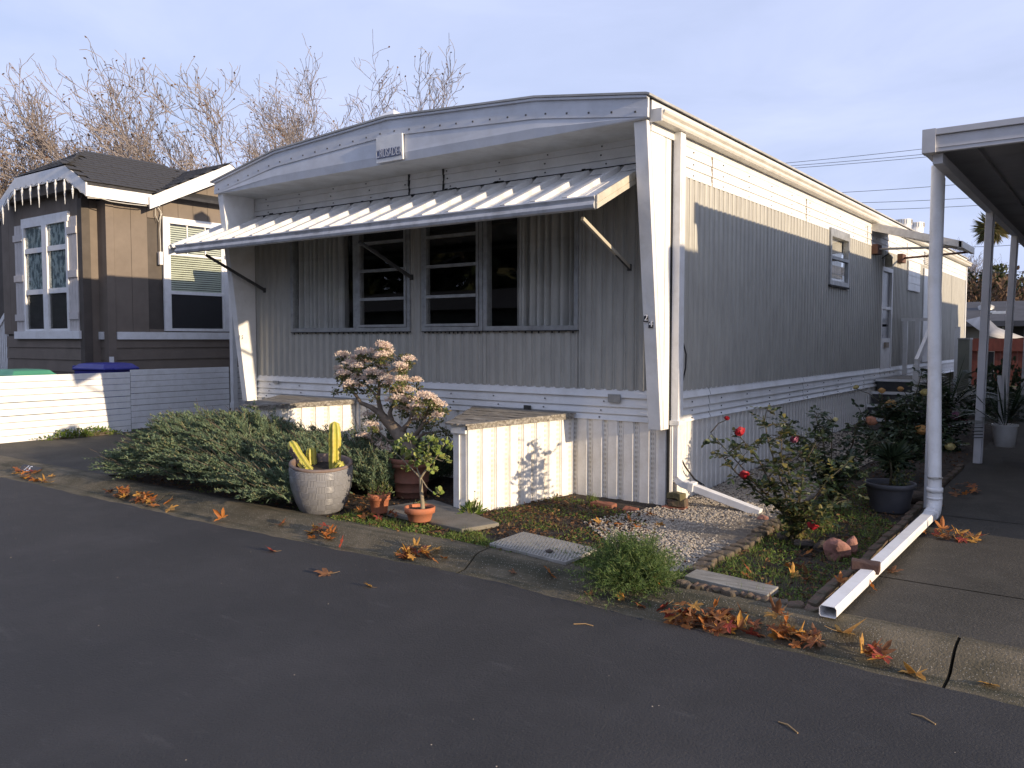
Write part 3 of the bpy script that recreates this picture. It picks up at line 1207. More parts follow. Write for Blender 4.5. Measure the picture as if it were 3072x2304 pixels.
mb.bar((AX0 + .2, AYB - .03, AZB - .045), (AX1 - .1, AYB - .03, AZB - .045), .03, .03)
mb.build('frame_rail', M['darksteel'], AW)

# ================================================================ DOOR CANOPY
DC = root('door_canopy', (XS, 14.9, 3.3), 'small sloping white canopy on poles over the side door', 'canopy')
mb = MB()
mb.prism([(XS + .02, 13.92, 3.38), (-2.02, 13.92, 3.00), (-2.02, 13.92, 2.975), (XS + .02, 13.92, 3.355)], (0, 1.1, 0))
mb.build('canopy_roof', M['white'], DC)
mb = MB()
mb.prism([(XS + .0, 13.86, 3.43), (-1.98, 13.86, 3.05), (-1.98, 13.86, 2.955), (XS + .0, 13.86, 3.30)], (0, .055, 0))
mb.box(-2.018, -1.965, 13.86, 15.05, 2.955, 3.05)
mb.build('canopy_edge', M['gutter'], DC)
for ya in (14.03, 15.85):
    mb = MB()
    mb.box(XS + .01, XS + .10, ya - .14, ya + .14, 2.94, 3.09)
    mb.build('wall_block', M['brownwood'], DC)
    mb = MB()
    mb.tube([(XS + .10, ya, 3.02), (-2.05, min(ya - .05, 14.95), 2.98)], .018, 8)
    mb.build('support_pole', M['steel'] if ya < 15 else M['brownwood'], DC)

# ================================================================ STEPS AND RAILING AT THE DOOR
ST = root('door_steps', (-2.7, 14.6, .2), 'dark steps with pale nosings climbing along the wall to the side door', 'steps')
LZ = .96
for k in range(4):
    zz = LZ - k * .19
    yy = 14.55 - k * .28
    mb = MB()
    mb.box(XS + .05, -2.50, yy - .28, yy + (1.6 if k == 0 else .02), .1, zz - .03)
    mb.build('riser', M['darksteel'], ST)
    mb = MB()
    mb.box(XS + .04, -2.47, yy - .30, yy - .26, zz - .034, zz + .004, 1)
    mb.box(XS + .04, -2.47, yy - .26, yy + (1.6 if k == 0 else -.0), zz - .028, zz)
    mb.build('tread', [M['plank'], M['white_clean']], ST)
RL = root('door_railing', (-2.5, 15.9, 1.0), 'white timber railing with a slanting handrail beside the side door steps', 'railing')
mb = MB()
mb.bar((XS + .03, 16.1, 1.95), (-2.66, 16.1, 1.95), .05, .05)
mb.build('top_rail', M['white'], RL)
for xx in (XS + .10, -2.95, -2.70):
    mb = MB()
    mb.box(xx - .035, xx + .035, 16.07, 16.13, LZ, 1.93)
    mb.build('baluster', M['white'], RL)
mb = MB()
mb.bar((-2.66, 15.9, 1.93), (-2.52, 13.7, 1.24), .05, .13)
mb.build('handrail', M['white'], RL)
mb = MB()
mb.box(-2.56, -2.48, 13.66, 13.74, .3, 1.22)
mb.build('newel_post', M['white'], RL)

# ================================================================ HITCH COVERS (wedge boxes with worn timber lids)
skh = skirt_mesh(.165, 0.0, .835, 'side_strip')


def hitch(n0, n1, wl, wr, label, ytip):
    """a wedge with its blunt nose to the street, two slanting flanks"""
    H = root('hitch_cover', ((wl + wr) / 2, YW, .05), label, 'hitch cover', 'hitch covers along the front of the home')
    A_ = Vector((n0, ytip, 0)); B_ = Vector((n1, ytip, 0)); Cc = Vector((wr, YW - .03, 0)); D_ = Vector((wl, YW - .03, 0))
    for p, q in ((B_, Cc), (D_, A_)):
        L = (q - p).length
        n = int(round(L / .165))
        ang = math.atan2(q.y - p.y, q.x - p.x)
        for i in range(n):
            pp = p + (q - p) * (i / n)
            inst(skh, 'side_strip', (pp.x, pp.y, 0), (0, 0, ang), (L / n / .165, 1, 1), H)
    mb = MB()
    mb.box(A_.x, B_.x, ytip - .006, ytip + .02, .0, .835)
    mb.box(A_.x + .055, A_.x + .066, ytip - .018, ytip - .007, .0, .775)
    mb.build('nose_panel', [M['skirt']], H)
    mb = MB()
    mb.prism([(A_.x - .015, ytip - .03, .78), (B_.x + .01, ytip - .03, .78), (B_.x + .01, ytip - .03, .855), (A_.x - .015, ytip - .03, .855)], (0, .022, 0))
    mb.build('nose_trim', M['white'], H)
    # lid boards running towards the wall with splintered ends
    rr = random.Random(int(n0 * 100))
    poly = [A_ + Vector((-.05, -.07, 0)), B_ + Vector((.04, -.07, 0)), Cc + Vector((.04, -.02, 0)), Vector((Cc.x + .04, YW - .035, 0)), Vector((D_.x, YW - .035, 0)), D_ + Vector((-.05, -.03, 0))]
    nb = 8
    yy0, yy1 = ytip - .07, YW - .035
    for i in range(nb):
        a = yy0 + (yy1 - yy0) * i / nb + .002
        b = yy0 + (yy1 - yy0) * (i + 1) / nb - .002

        def xr(y, side):
            t = (y - yy0) / (yy1 - yy0)
            return (A_.x - .05 + (D_.x - .03 - A_.x + .05) * t) if side < 0 else (B_.x + .04 + (Cc.x + .05 - B_.x - .04) * t)
        zl = .868 + .03 * i / nb + rr.uniform(-.002, .002)
        j = [rr.uniform(-.012, .012) for _ in range(4)]
        mb = MB()
        n = 14
        P, Q = [], []
        for k in range(n + 1):
            t = k / n
            fr = rr.uniform(-.006, .006) if i else rr.uniform(-.014, .006)
            P.append((xr(a, -1) + j[0] + (xr(a, 1) + j[1] - xr(a, -1) - j[0]) * t, a + fr, zl + rr.uniform(0, .002)))
            Q.append((xr(b, -1) + j[2] + (xr(b, 1) + j[3] - xr(b, -1) - j[2]) * t, b, zl + rr.uniform(0, .002)))
        mb.strip(P, Q)
        low = lambda S: [(x, y, z - .014) for x, y, z in S]
        mb.strip(low(P), low(Q))
        mb.strip(P, low(P))
        mb.strip(Q, low(Q))
        mb.quad(P[0], Q[0], low(Q)[0], low(P)[0])
        mb.quad(P[-1], Q[-1], low(Q)[-1], low(P)[-1])
        mb.build('lid_board', M['wood'], H)
    mb = MB()
    d = (Cc - B_).normalized()
    mb.bar(B_ + Vector((.025, -.03, .842)) + d * .0, Cc + Vector((.03, -.03, .868)), .03, .052)
    mb.build('edge_batten', M['wood'], H)
    return H


hitch(-4.72, -4.585, -5.47, -4.27, 'white wedge-shaped hitch cover with a worn timber lid, nearest the downspout', 5.55)
hitch(-7.90, -7.76, -8.62, -7.30, 'white wedge-shaped hitch cover half hidden behind the juniper', 5.75)
# ================================================================ BROWN HOUSE ON THE LEFT
def c1(x, y):
    return (x / 2.765 / _K, (400 + y / 2.765) / _K)


def c5(x, y):
    return (x / 2.765 / _K, (900 + y / 2.765) / _K)


M['brown'] = mat('brown_board', (.185, .150, .120), (.160, .130, .104), 3, .75, .0006, 60, grime=((.10, .082, .066), .35, 2))
M['browntrim'] = mat('dark_brown_trim', (.085, .070, .058), (.070, .058, .048), 5, .75)
M['shingle'] = mat('asphalt_shingle', (.040, .040, .044), (.028, .028, .031), 14, .9, .004, 140, grime=((.065, .065, .068), .6, 25))
M['blind'] = mat('blind_slat', (.55, .60, .50), (.48, .53, .44), 3, .55)
M['shutter'] = mat('pale_shutter', (.60, .56, .54), (.52, .49, .47), 6, .55)

HX = -14.10
Y1 = gx(*c1(880, 700), HX).y
BX = -14.38
Y0 = gx(*c1(680, 700), BX).y
BH = root('brown_house', (-16, 9, .1), 'brown boarded house with white trim, dark shingle roof and shuttered bay window', 'house')


def bp(mb, name, mt, **k):
    return mb.build(name, mt, BH, **k)


ZE = 3.98
GY, GZ, GP = gx(*c1(1900, 250), -13.80).y, gx(*c1(1900, 250), -13.80).z, 8.15
gslope = (GZ - 4.17) / (GY - GP)


def wall_top(y):
    if y < GP:
        return ZE + .05
    t = y - GP if y < GY else 2 * GY - GP - y
    return max(ZE, ZE + .02 + gslope * t)


# backing walls
mb = MB()
mb.prism([(HX - .03, Y1 + .02, .1), (HX - .03, 14, .1), (HX - .03, 14, ZE), (HX - .03, 2 * GY - GP, ZE), (HX - .03, GY, wall_top(GY) - .02), (HX - .03, GP, ZE), (HX - .03, Y1 + .02, ZE)], (-.1, 0, 0))
mb.box(-18.5, HX - .03, Y1 + .02, Y1 + .1, .1, ZE)
mb.box(-17.4, BX - .03, Y0 + .03, Y1, .1, ZE + .25)
bp(mb, 'wall', M['browntrim'])
WB = (gx(*c1(1340, 690), HX).y, 9.80, gx(*c1(1415, 1640), HX).z, gx(*c1(1345, 690), HX).z)   # side window y0,y1,z0,z1
y = Y1 + .13
ZL = 1.70
while y < 13.5:
    y2 = y + .305
    lo = ZL + .02
    spans = [(lo, None)]
    if y2 > WB[0] and y < WB[1]:
        spans = [(lo, WB[2] + .03), (WB[3] - .05, None)]
    for a, b in spans:
        mb = MB()
        ya, yb = y + .003, y2 - .003
        ta, tb = (wall_top(ya), wall_top(yb)) if b is None else (b, b)
        mb.prism([(HX - .03, ya, a), (HX - .03, yb, a), (HX - .03, yb, tb), (HX - .03, ya, ta)], (.03, 0, 0))
        bp(mb, 'siding_board', M['brown'])
    y = y2
# lower lap boards, side and front
for k in range(7):
    z = .18 + k * .212
    mb = MB()
    mb.prism([(HX - .03, Y1 + .1, z), (HX + .012, Y1 + .1, z), (HX - .004, Y1 + .1, z + .208), (HX - .03, Y1 + .1, z + .208)], (0, 5.5, 0))
    bp(mb, 'lap_board', M['brown'])
    mb = MB()
    mb.prism([(BX, Y0 + .02, z), (BX, Y0 - .022, z), (BX, Y0 - .006, z + .208), (BX, Y0 + .02, z + .208)], (-3.0, 0, 0))
    bp(mb, 'lap_board', M['brown'])
    mb = MB()
    mb.prism([(HX - .13, Y1 + .02, z), (HX - .13, Y1 - .012, z), (HX - .13, Y1 - .0, z + .208), (HX - .13, Y1 + .02, z + .208)], (BX - HX + .13, 0, 0))
    bp(mb, 'lap_board', M['brown'])
# bay: side strip boards, front boards
mb = MB()
mb.box(BX - .03, BX, Y0 + .10, Y1 - .0, .2, ZE)
bp(mb, 'bay_side_board', M['brown'])
x = BX - .12
while x > -17.3:
    mb = MB()
    mb.box(x - .297, x - .003, Y0, Y0 + .03, ZL, ZE + .25)
    bp(mb, 'bay_board', M['brown'])
    x -= .30
for xx, yy in ((BX, Y0), (HX, Y1)):
    mb = MB()
    mb.box(xx - .12, xx + .022, yy - .022, yy + .02, .15, ZE + .02)
    mb.box(xx - .02, xx + .022, yy + .02, yy + .12, .15, ZE + .02)
    bp(mb, 'corner_board', M['browntrim'] if xx == BX else M['brown'])
mb = MB()
mb.box(BX, HX - .13, Y1 - .01, Y1 + .02, ZL, ZE)
bp(mb, 'siding_board', M['brown'])
mb = MB()
mb.box(HX + .002, HX + .035, Y1 + .13, 13, ZL - .10, ZL + .03)
bp(mb, 'band_trim', M['white_clean'])
mb = MB()
mb.box(BX + .002, HX - .13, Y1 - .04, Y1 - .013, ZL - .10, ZL + .03)
bp(mb, 'band_trim', M['white_clean'])
mb = MB()
mb.box(HX + .014, HX + .03, Y1 - .02, Y1 + .06, 1.18, 1.30)
bp(mb, 'outlet_cover', M['white_clean'])
# side window with blinds
a0, a1, b0, b1 = WB
mb = MB()
t = .11
mb.box(HX, HX + .04, a0, a0 + t, b0, b1)
mb.box(HX, HX + .04, a1 - t, a1, b0, b1)
mb.box(HX, HX + .042, a0 + t, a1 - t, b1 - t, b1)
mb.box(HX, HX + .03, a0 + t, a1 - t, b0, b0 + .05)
bw = bp(mb, 'side_window', M['white_clean'])
mb = MB()
zm = gx(*c1(1415, 1320), HX).z
zt = gx(*c1(1415, 1000), HX).z
for zz in (zm, ):
    mb.box(HX - .0, HX + .03, a0 + t, a1 - t, zz - .03, zz + .03)
mb.box(HX - .02, HX + .02, a0 + t, a0 + t + .04, b0 + .05, b1 - t)
mb.box(HX - .02, HX + .02, a1 - t - .04, a1 - t, b0 + .05, b1 - t)
mb.box(HX - .01, HX + .02, a0 + t + .04, a1 - t - .04, zt - .02, zt + .02)
ym = (a0 + a1) / 2
for q in (.34, .67):
    yy = a0 + t + (a1 - a0 - 2 * t) * q
    mb.box(HX - .01, HX + .012, yy - .01, yy + .01, zt + .02, b1 - t)
mb.build('sash', M['white_clean'], bw)
mb = MB()
zz = b0 + .07
while zz < b1 - t - .02:
    mb.obox((HX - .013, (a0 + a1) / 2, zz), (.030, a1 - a0 - 2 * t - .06, .004), Euler((0, R(58), 0)))
    zz += .040
mb.build('blind', M['blind'], bw, kind='stuff')
MB().box(HX + .006, HX + .009, a0 + t + .03, a1 - t - .03, zm + .03, b1 - t).build('pane', M['glass'], bw)
MB().box(HX + .006, HX + .009, a0 + t + .03, a1 - t - .03, b0 + .05, zm - .03).build('pane', M['glass'], bw)
SCR = bpy.data.materials.new('insect_screen')
SCR.use_nodes = True
_n, _l = SCR.node_tree.nodes, SCR.node_tree.links
_n['Principled BSDF'].inputs['Base Color'].default_value = (.025, .025, .027, 1)
_n['Principled BSDF'].inputs['Roughness'].default_value = .7
_t = _n.new('ShaderNodeBsdfTransparent')
_m = _n.new('ShaderNodeMixShader')
_m.inputs[0].default_value = .72
_l.new(_t.outputs[0], _m.inputs[1])
_l.new(_n['Principled BSDF'].outputs[0], _m.inputs[2])
_l.new(_m.outputs[0], _n['Material Output'].inputs['Surface'])
MB().box(HX + .014, HX + .016, a0 + t + .03, a1 - t - .03, b0 + .05, zm - .03).build('screen', SCR, bw)
MB().box(HX - .029, HX - .027, a0 + .05, a1 - .05, b0 + .03, b1 - .05).build('window_back', M['interior'], bw)
# bay window with shutters
fL = gy(*c1(200, 700), Y0).x
fR = gy(*c1(575, 700), Y0).x
fB = gy(*c1(400, 1640), Y0).z
fT = gy(*c1(560, 650), Y0).z
mb = MB()
mb.box(fL - .03, fR + .03, Y0 - .05, Y0, fT - .17, fT)
fm = (fL + fR) / 2
mb.box(fL, fL + .07, Y0 - .05, Y0, fB, fT - .17)
mb.box(fR - .07, fR, Y0 - .05, Y0, fB, fT - .17)
mb.box(fm - .09, fm + .09, Y0 - .05, Y0, fB, fT - .17)
bwin = bp(mb, 'bay_window', M['white_clean'])
z1_ = gy(*c1(480, 950), Y0).z
z2_ = gy(*c1(480, 1305), Y0).z
for xa, xb in ((fL + .07, fm - .09), (fm + .09, fR - .07)):
    for zz in (z1_, z2_):
        MB().box(xa, xb, Y0 - .04, Y0, zz - .045, zz + .045).build('glazing_bar', M['white_clean'], bwin)
    MB().box(xa, xb, Y0 - .03, Y0, fB, fB + .04).build('sash_bottom', M['white_clean'], bwin)
curt = mat('pale_lace', (.42, .52, .52), (.12, .17, .19), 7, .8, contrast=(.46, .54), stretch=(1.6, 1, .8), detail=8)
for xa, xb in ((fL + .07, fm - .09), (fm + .09, fR - .07)):
    for za, zb, mt in ((z1_ + .045, fT - .17, 'lace'), (z2_ + .045, z1_ - .045, 'lace'), (fB + .04, z2_ - .045, 'dark')):
        MB().box(xa, xb, Y0 - .016, Y0 - .012, za, zb).build('pane', M['glass'], bwin)
        MB().box(xa, xb, Y0 - .006, Y0 - .003, za, zb).build('curtain' if mt == 'lace' else 'screen', curt if mt == 'lace' else mat('dark_screen', (.022, .022, .024), (.03, .03, .03), 10, .6), bwin)
for xa, xb in ((fL - .36, fL - .02), (fR + .01, fR + .30)):
    mb = MB()
    w3 = (xb - xa) / 3
    for k in range(3):
        mb.box(xa + k * w3 + .004, xa + (k + 1) * w3 - .004, Y0 - .03, Y0 - .002, fB, fT - .10)
    sh = bp(mb, 'shutter', M['shutter'], kind=None) if False else mb.build('shutter', M['shutter'], BH)
    for f in (.12, .50, .87):
        zz = fB + (fT - .1 - fB) * (1 - f)
        MB().box(xa - .015, xb + .015, Y0 - .055, Y0 - .031, zz - .06, zz + .06).build('batten', M['shutter'], sh)
mb = MB()
mb.box(fL - .40, fR + .36, Y0 - .07, Y0 - .002, fB - .14, fB - .002)
bp(mb, 'window_sill', M['white_clean'])

# roof planes + shingles
EX, EZ = -13.82, 4.19          # eave top edge at the side
RX, RZ = -15.45, 5.02
ms = (RZ - EZ) / (EX - RX)
FY = gx(*c1(725, 480), EX).y    # front fascia plane
SHX, SHZ = -14.52, EZ + ms * (EX + 14.52)
mb = MB()
deck = [(EX, FY, EZ), (EX, 14, EZ), (RX, 14, RZ), (RX, FY + .75, RZ), (SHX, FY, SHZ)]
mb.prism(deck, (0, 0, -.05))
L2 = 2 * RX
deck2 = [(L2 - EX, FY, EZ), (L2 - EX, 14, EZ), (RX, 14, RZ), (RX, FY + .75, RZ), (L2 - SHX, FY, SHZ)]
mb.prism(deck2, (0, 0, -.05))
mb.prism([(SHX, FY, SHZ), (RX, FY + .75, RZ), (L2 - SHX, FY, SHZ)], (0, 0, -.05))
GX0, GX1 = -13.78, -15.6
mb.prism([(GX0, GP - .05, 4.17 - .05 * gslope), (GX0, GY, GZ), (GX1, GY, GZ), (GX1, GP - .05, 4.17 - .05 * gslope)], (0, 0, -.05))
mb.prism([(GX0, 2 * GY - GP, 4.17), (GX0, GY, GZ), (GX1, GY, GZ), (GX1, 2 * GY - GP, 4.17)], (0, 0, -.05))
broof = bp(mb, 'roof', M['shingle'])
tab = MB()
tab.add([(0, 0, .012), (.325, 0, .012), (.325, .17, .002), (0, .17, .002), (0, 0, .001), (.325, 0, .001), (0, .17, .0), (.325, .17, .0)], [(0, 1, 2, 3), (0, 4, 5, 1), (1, 5, 7, 2), (0, 3, 6, 4)])
tabm = mesh_only(tab, 'shingle', [M['shingle']])


def shingles(o, ux, uv, wid, length, keep):
    """o: lower corner, ux: unit along the eave, uv: unit up the slope"""
    ux, uv = Vector(ux).normalized(), Vector(uv).normalized()
    nn = ux.cross(uv)
    if nn.z < 0:
        nn = -nn
    Rm = Matrix((ux, uv, nn)).transposed()
    if Rm.determinant() < 0:
        ux2 = -ux
        Rm = Matrix((ux2, uv, nn)).transposed()
        o = Vector(o) + ux * wid
        ux = ux2
    eu = Rm.to_euler()
    r = 0
    v = 0
    while v < length:
        u = -(r % 2) * .165 - random.uniform(0, .05)
        while u < wid:
            p = Vector(o) + ux * u + uv * v
            if keep(p + ux * .16 + uv * .07):
                q = p + nn * (.002 + random.uniform(0, .004))
                inst(tabm, 'shingle', q, eu, (1, 1, 1), broof)
            u += .33
        v += .135
        r += 1


def main_keep(p):
    if p.y > GP + (p.z - 4.17) / gslope + .1:
        return False
    lim = SHX + (RX - SHX) * 0
    if p.x < SHX:
        return p.y > FY + .75 * (SHX - p.x) / (SHX - RX) and p.x > RX
    return p.y > FY - .02


shingles((EX + .02, FY - .02, EZ + .004), (0, 1, 0), (RX - EX, 0, RZ - EZ), 2.4, math.hypot(RX - EX, RZ - EZ), main_keep)
shingles((GX1, GP - .05, 4.175 - .05 * gslope), (1, 0, 0), (0, GY - GP, GZ - 4.17), GX0 - GX1 + .02, math.hypot(GY - GP, GZ - 4.17) + .05,
         lambda p: p.x < GX0 + .03 and (p.x > RX - .2) and p.z > EZ + ms * (EX - p.x) - .04)
shingles((L2 - SHX, FY - .02, SHZ), (1, 0, 0), (0, .75, RZ - SHZ), SHX - L2 + SHX, .85,
         lambda p: p.x < SHX - (p.y - FY) / .75 * (SHX - RX) + .1 and p.x > (L2 - SHX) + (p.y - FY) / .75 * (SHX - RX) - .1)
# white fascia
fz = .235
mb = MB()
mb.prism([(EX - .005, FY - .02, EZ - .01), (EX - .005, GP + .1, EZ - .01), (EX - .005, GP + .1, EZ - fz), (EX - .005, FY - .02, EZ - fz)], (-.03, 0, 0))
bp(mb, 'eave_fascia', M['white_clean'])
for s in (0, 1):
    mb = MB()
    ys_ = (GP - .12, GY) if s == 0 else (2 * GY - GP, GY)
    zs_ = (4.17 - .12 * gslope, GZ)
    mb.prism([(GX0 + .004, ys_[0], zs_[0] - .02), (GX0 + .004, ys_[1], zs_[1] - .02), (GX0 + .004, ys_[1], zs_[1] - fz - .05), (GX0 + .004, ys_[0], zs_[0] - fz)], (-.03, 0, 0))
    bp(mb, 'gable_fascia', M['white_clean'])
fr = [(EX, EZ), (SHX, SHZ), (L2 - SHX, SHZ), (L2 - EX, EZ)]
for (xa, za), (xb, zb) in zip(fr[:-1], fr[1:]):
    mb = MB()
    mb.prism([(xa, FY - .0, za - .012), (xb, FY - .0, zb - .012), (xb, FY - .0, zb - fz), (xa, FY - .0, za - fz)], (0, -.025, 0))
    bp(mb, 'front_fascia', M['fascia'] if 0 else M['white_clean'])
mb = MB()
mb.prism([(EX - .04, FY + .01, EZ - .06), (SHX, FY + .01, SHZ - .06), (L2 - SHX, FY + .01, SHZ - .06), (L2 - EX, FY + .01, EZ - .06)], (0, Y0 - FY + .02, 0))
bp(mb, 'eave_underside', M['browntrim'])

# icicle lights under the front fascia
IC = root('icicle_lights', (-15.5, FY - .04, 4.1), 'string of clear icicle lights hanging from the white gable edge of the brown house', 'string lights')
ICM = mat('icicle_plastic', (.70, .72, .74), (.55, .57, .60), 30, .15, spec=.8)
wire = []


def low_edge(x):
    if x > SHX:
        t = (EX - x) / (EX - SHX)
        return EZ + (SHZ - EZ) * t - fz
    if x < L2 - SHX:
        t = (x - (L2 - EX)) / (EX - SHX)
        return EZ + (SHZ - EZ) * t - fz
    return SHZ - fz


for i, u in enumerate((22, 70, 125, 187, 256, 325, 396, 466, 540, 606)):
    p = gy(*c1(u, 500), FY - .05)
    zt_ = low_edge(p.x) + .02
    Lh = (.36, .24, .40, .32, .34, .42, .28, .36, .42, .22)[i]
    mb = MB()
    prof = [(0, 0), (.014, -.02), (.012, -.05), (.021, -.06)] + [(.021 * (1 - .82 * k / 9) * (1 + .22 * (k % 2)), -.06 - (Lh - .06) * k / 9) for k in range(1, 10)] + [(0, -Lh - .01)]
    mb.lathe(prof, (p.x, FY - .055, zt_), 7, smooth=False)
    mb.build('icicle', ICM, IC)
for k in range(60):
    x = EX + .02 - (EX - .02 - (L2 - EX)) * k / 59
    wire.append((x, FY - .045, low_edge(x) + .015 + .02 * math.sin(k * 1.7)))
mb = MB()
mb.tube(wire, .006, 5)
mb.build('wire', mat('white_wire', (.45, .45, .44), None, 5, .5), IC)
# pale cable looping along the side fascia and down the wall
cb = [gx(*c1(*p), -13.84 if p[0] < 1250 else HX + .05) for p in ((725, 535), (840, 540), (920, 565), (1060, 585), (1200, 600), (1270, 605))]
cb2 = [gx(*c1(*p), HX + .06) for p in ((1300, 600), (1335, 650), (1325, 800), (1330, 900), (1332, 985))]
cb3 = [gx(*c1(*p), HX + .06) for p in ((1330, 590), (1290, 620), (1290, 680), (1315, 735), (1330, 690), (1345, 665))]
CBL = root('light_cable', cb[-1], 'white light cable hanging from the side eave of the brown house', 'cable')
mb = MB()
mb.tube(cb + cb2, .009, 6)
mb.tube(cb3, .008, 6)
mb.build('cord', mat('white_cord', (.55, .53, .48), None, 5, .5), CBL)
p = gx(*c1(1330, 1020), HX + .05)
mb = MB()
mb.box(p.x - .03, p.x + .03, p.y - .03, p.y + .03, p.z - .15, p.z + .08)
mb.build('plug', M['white_clean'], CBL)

# ================================================================ LOW WHITE SLAT FENCE
FX = -13.0
FN = root('slat_fence', (FX, 7, .1), 'low white fence of horizontal slats in front of the brown house', 'fence')
zf0, zf1 = .10, 1.075
ns = 10
for j, (ya, yb, dz) in enumerate(((4.95, 7.165, 0), (7.175, 9.02, .02), (9.09, 10.6, .0))):
    for k in range(ns):
        h = (zf1 - zf0) / ns
        z = zf0 + k * h + dz + (.02 * (ya - 4.95) / 3)
        mb = MB()
        g = .006 if k not in (3, 5) else .010
        mb.box(FX - .02, FX, ya, yb, z, z + h - g)
        mb.build('slat', M['white_clean'], FN, bevel=.003)
for yy in (5.0, 7.17, 9.05, 10.6):
    mb = MB()
    mb.box(FX - .09, FX - .021, yy - .04, yy + .04, .08, 1.07)
    mb.build('post', M['plank'], FN)

# carport on the far side of the mobile home: white pillar, scrolled iron pillar, roof slab
LC = root('left_carport', (-11.2, 11, .1), 'carport roof tucked behind the home, with a white pillar and a scrolled iron pillar', 'carport')
mb = MB()
mb.box(FX + .02, FX + .11, 9.03, 9.12, .10, 3.02)
mb.box(FX + .015, FX + .125, 9.02, 9.13, .36, .46)
mb.build('pillar', M['white'], LC)
mb = MB()
for yy in (9.30, 9.55):
    mb.box(FX + .03, FX + .06, yy, yy + .03, .10, 3.02)


def scroll(cy, cz, r, a0, a1):
    pts = []
    for k in range(19):
        a = a0 + (a1 - a0) * k / 18
        rr_ = r * (1 - .5 * k / 18)
        pts.append((FX + .045, cy + rr_ * math.cos(a), cz + rr_ * math.sin(a)))
    mb.tube(pts, .009, 5)


for cz in (.72, 1.25, 1.75, 2.3):
    scroll(9.42, cz, .10, 0, 5.2)
    scroll(9.46, cz + .24, .09, 3.1, -2.2)
    mb.tube([(FX + .045, 9.33, cz - .1), (FX + .045, 9.56, cz + .2)], .009, 5)
mb.build('scroll_pillar', M['white'], LC)
mb = MB()
mb.box(FX - .05, XL - .16, 9.0, 15, 3.03, 3.10)
mb.build('carport_roof', M['white'], LC)

# ================================================================ WHEELED BINS BEHIND THE FENCE
def cart(c, rot, body, lid, name, label):
    H = root(name, c, label, 'wheelie bin')
    Rz = Matrix.Rotation(rot, 3, 'Z')

    def T(x, y, z):
        return Vector(c) + Rz @ Vector((x, y, z))
    mb = MB()
    lo, hi = (.24, .26), (.31, .36)
    v = [T(sx * lo[0], sy * lo[1], .05) for sx, sy in ((-1, -1), (1, -1), (1, 1), (-1, 1))] + [T(sx * hi[0], sy * hi[1], .98) for sx, sy in ((-1, -1), (1, -1), (1, 1), (-1, 1))]
    mb.add(v, [(0, 3, 2, 1), (4, 5, 6, 7), (0, 1, 5, 4), (1, 2, 6, 5), (2, 3, 7, 6), (3, 0, 4, 7)])
    mb.build('body', body, H)
    mb = MB()
    ring = [(-.34, -.40), (.34, -.40), (.34, .38), (-.34, .38)]
    lev = [(1.0, .985), (1.0, 1.02), (.93, 1.035), (.80, 1.085), (.55, 1.10)]
    v = []
    for s, z in lev:
        v += [T(x * s, y * s, z) for x, y in ring]
    f = [(i * 4 + k, i * 4 + (k + 1) % 4, (i + 1) * 4 + (k + 1) % 4, (i + 1) * 4 + k) for i in range(len(lev) - 1) for k in range(4)] + [(16, 17, 18, 19), (3, 2, 1, 0)]
    mb.add(v, f)
    mb.obox(T(0, .43, 1.03), (.56, .05, .05), Rz)
    mb.obox(T(0, -.42, 1.0), (.30, .06, .03), Rz)
    mb.build('lid', lid, H, bevel=.012)
    for s in (-1, 1):
        mb = MB()
        mb.tube([T(s * .25, .34, .12), T(s * .32, .34, .12)], .12, 14)
        mb.build('wheel', M['black'], H)
    return H


BLUE = mat('blue_plastic', (.035, .040, .27), (.03, .034, .22), 5, .45)
GREEN = mat('green_plastic', (.06, .25, .15), (.05, .21, .13), 5, .45)
GREYB = mat('dark_grey_plastic', (.03, .03, .032), None, 5, .5)
p = gx(228, 790, -13.62)
cart((p.x, p.y, .10 + p.z - 1.15 + .0), R(100), BLUE, BLUE, 'recycling_bin', 'blue-lidded wheelie bin behind the slat fence')
p = gx(45, 803, -13.62)
cart((p.x, p.y, .10 + p.z - 1.16), R(95), GREEN, GREEN, 'green_bin', 'green-lidded wheelie bin behind the slat fence')

# ================================================================ CARPORT ON THE RIGHT
CPX, CPY = -1.31, 7.20
CP = root('right_carport', (.5, 12, .1), 'white flat-roofed carport on slim posts along the right driveway', 'carport')
PAINT = mat('carport_paint', (.60, .60, .62), (.54, .54, .56), 2, .45, grime=((.33, .32, .31), .4, 3))
mb = MB()
CZ0, CZ1 = 3.045, 3.215
mb.box(CPX, 2.38, CPY - .03, CPY + .02, CZ0, CZ1 - .045)
mb.box(CPX - .004, 2.38, CPY - .05, CPY + .02, CZ1 - .042, CZ1 + .005)
mb.box(CPX + .10, 2.38, CPY - .036, CPY - .031, CZ0 + .03, CZ0 + .036)
mb.build('front_fascia', PAINT, CP, bevel=.004)
mb = MB()
mb.box(CPX, CPX + .04, CPY + .021, 20, CZ0, CZ1)
mb.box(CPX - .005, CPX + .09, CPY - .052, CPY + .06, CZ0 - .003, CZ1 + .008)
mb.build('side_fascia', PAINT, CP)
mb = MB()
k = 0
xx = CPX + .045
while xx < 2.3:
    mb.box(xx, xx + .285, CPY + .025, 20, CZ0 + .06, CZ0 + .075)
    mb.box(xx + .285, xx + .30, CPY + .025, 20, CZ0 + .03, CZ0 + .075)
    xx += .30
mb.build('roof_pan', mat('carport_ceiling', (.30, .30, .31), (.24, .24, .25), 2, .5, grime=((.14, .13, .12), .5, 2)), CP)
mb = MB()
mb.prism([(CPX + .06, CPY + .03, CZ0 - .002), (CPX + .13, CPY + .03, CZ0 - .002), (CPX + .13, CPY + .03, CZ0 - .08), (CPX + .06, CPY + .03, CZ0 - .08)], (0, 12.5, 0))
mb.build('beam', PAINT, CP)
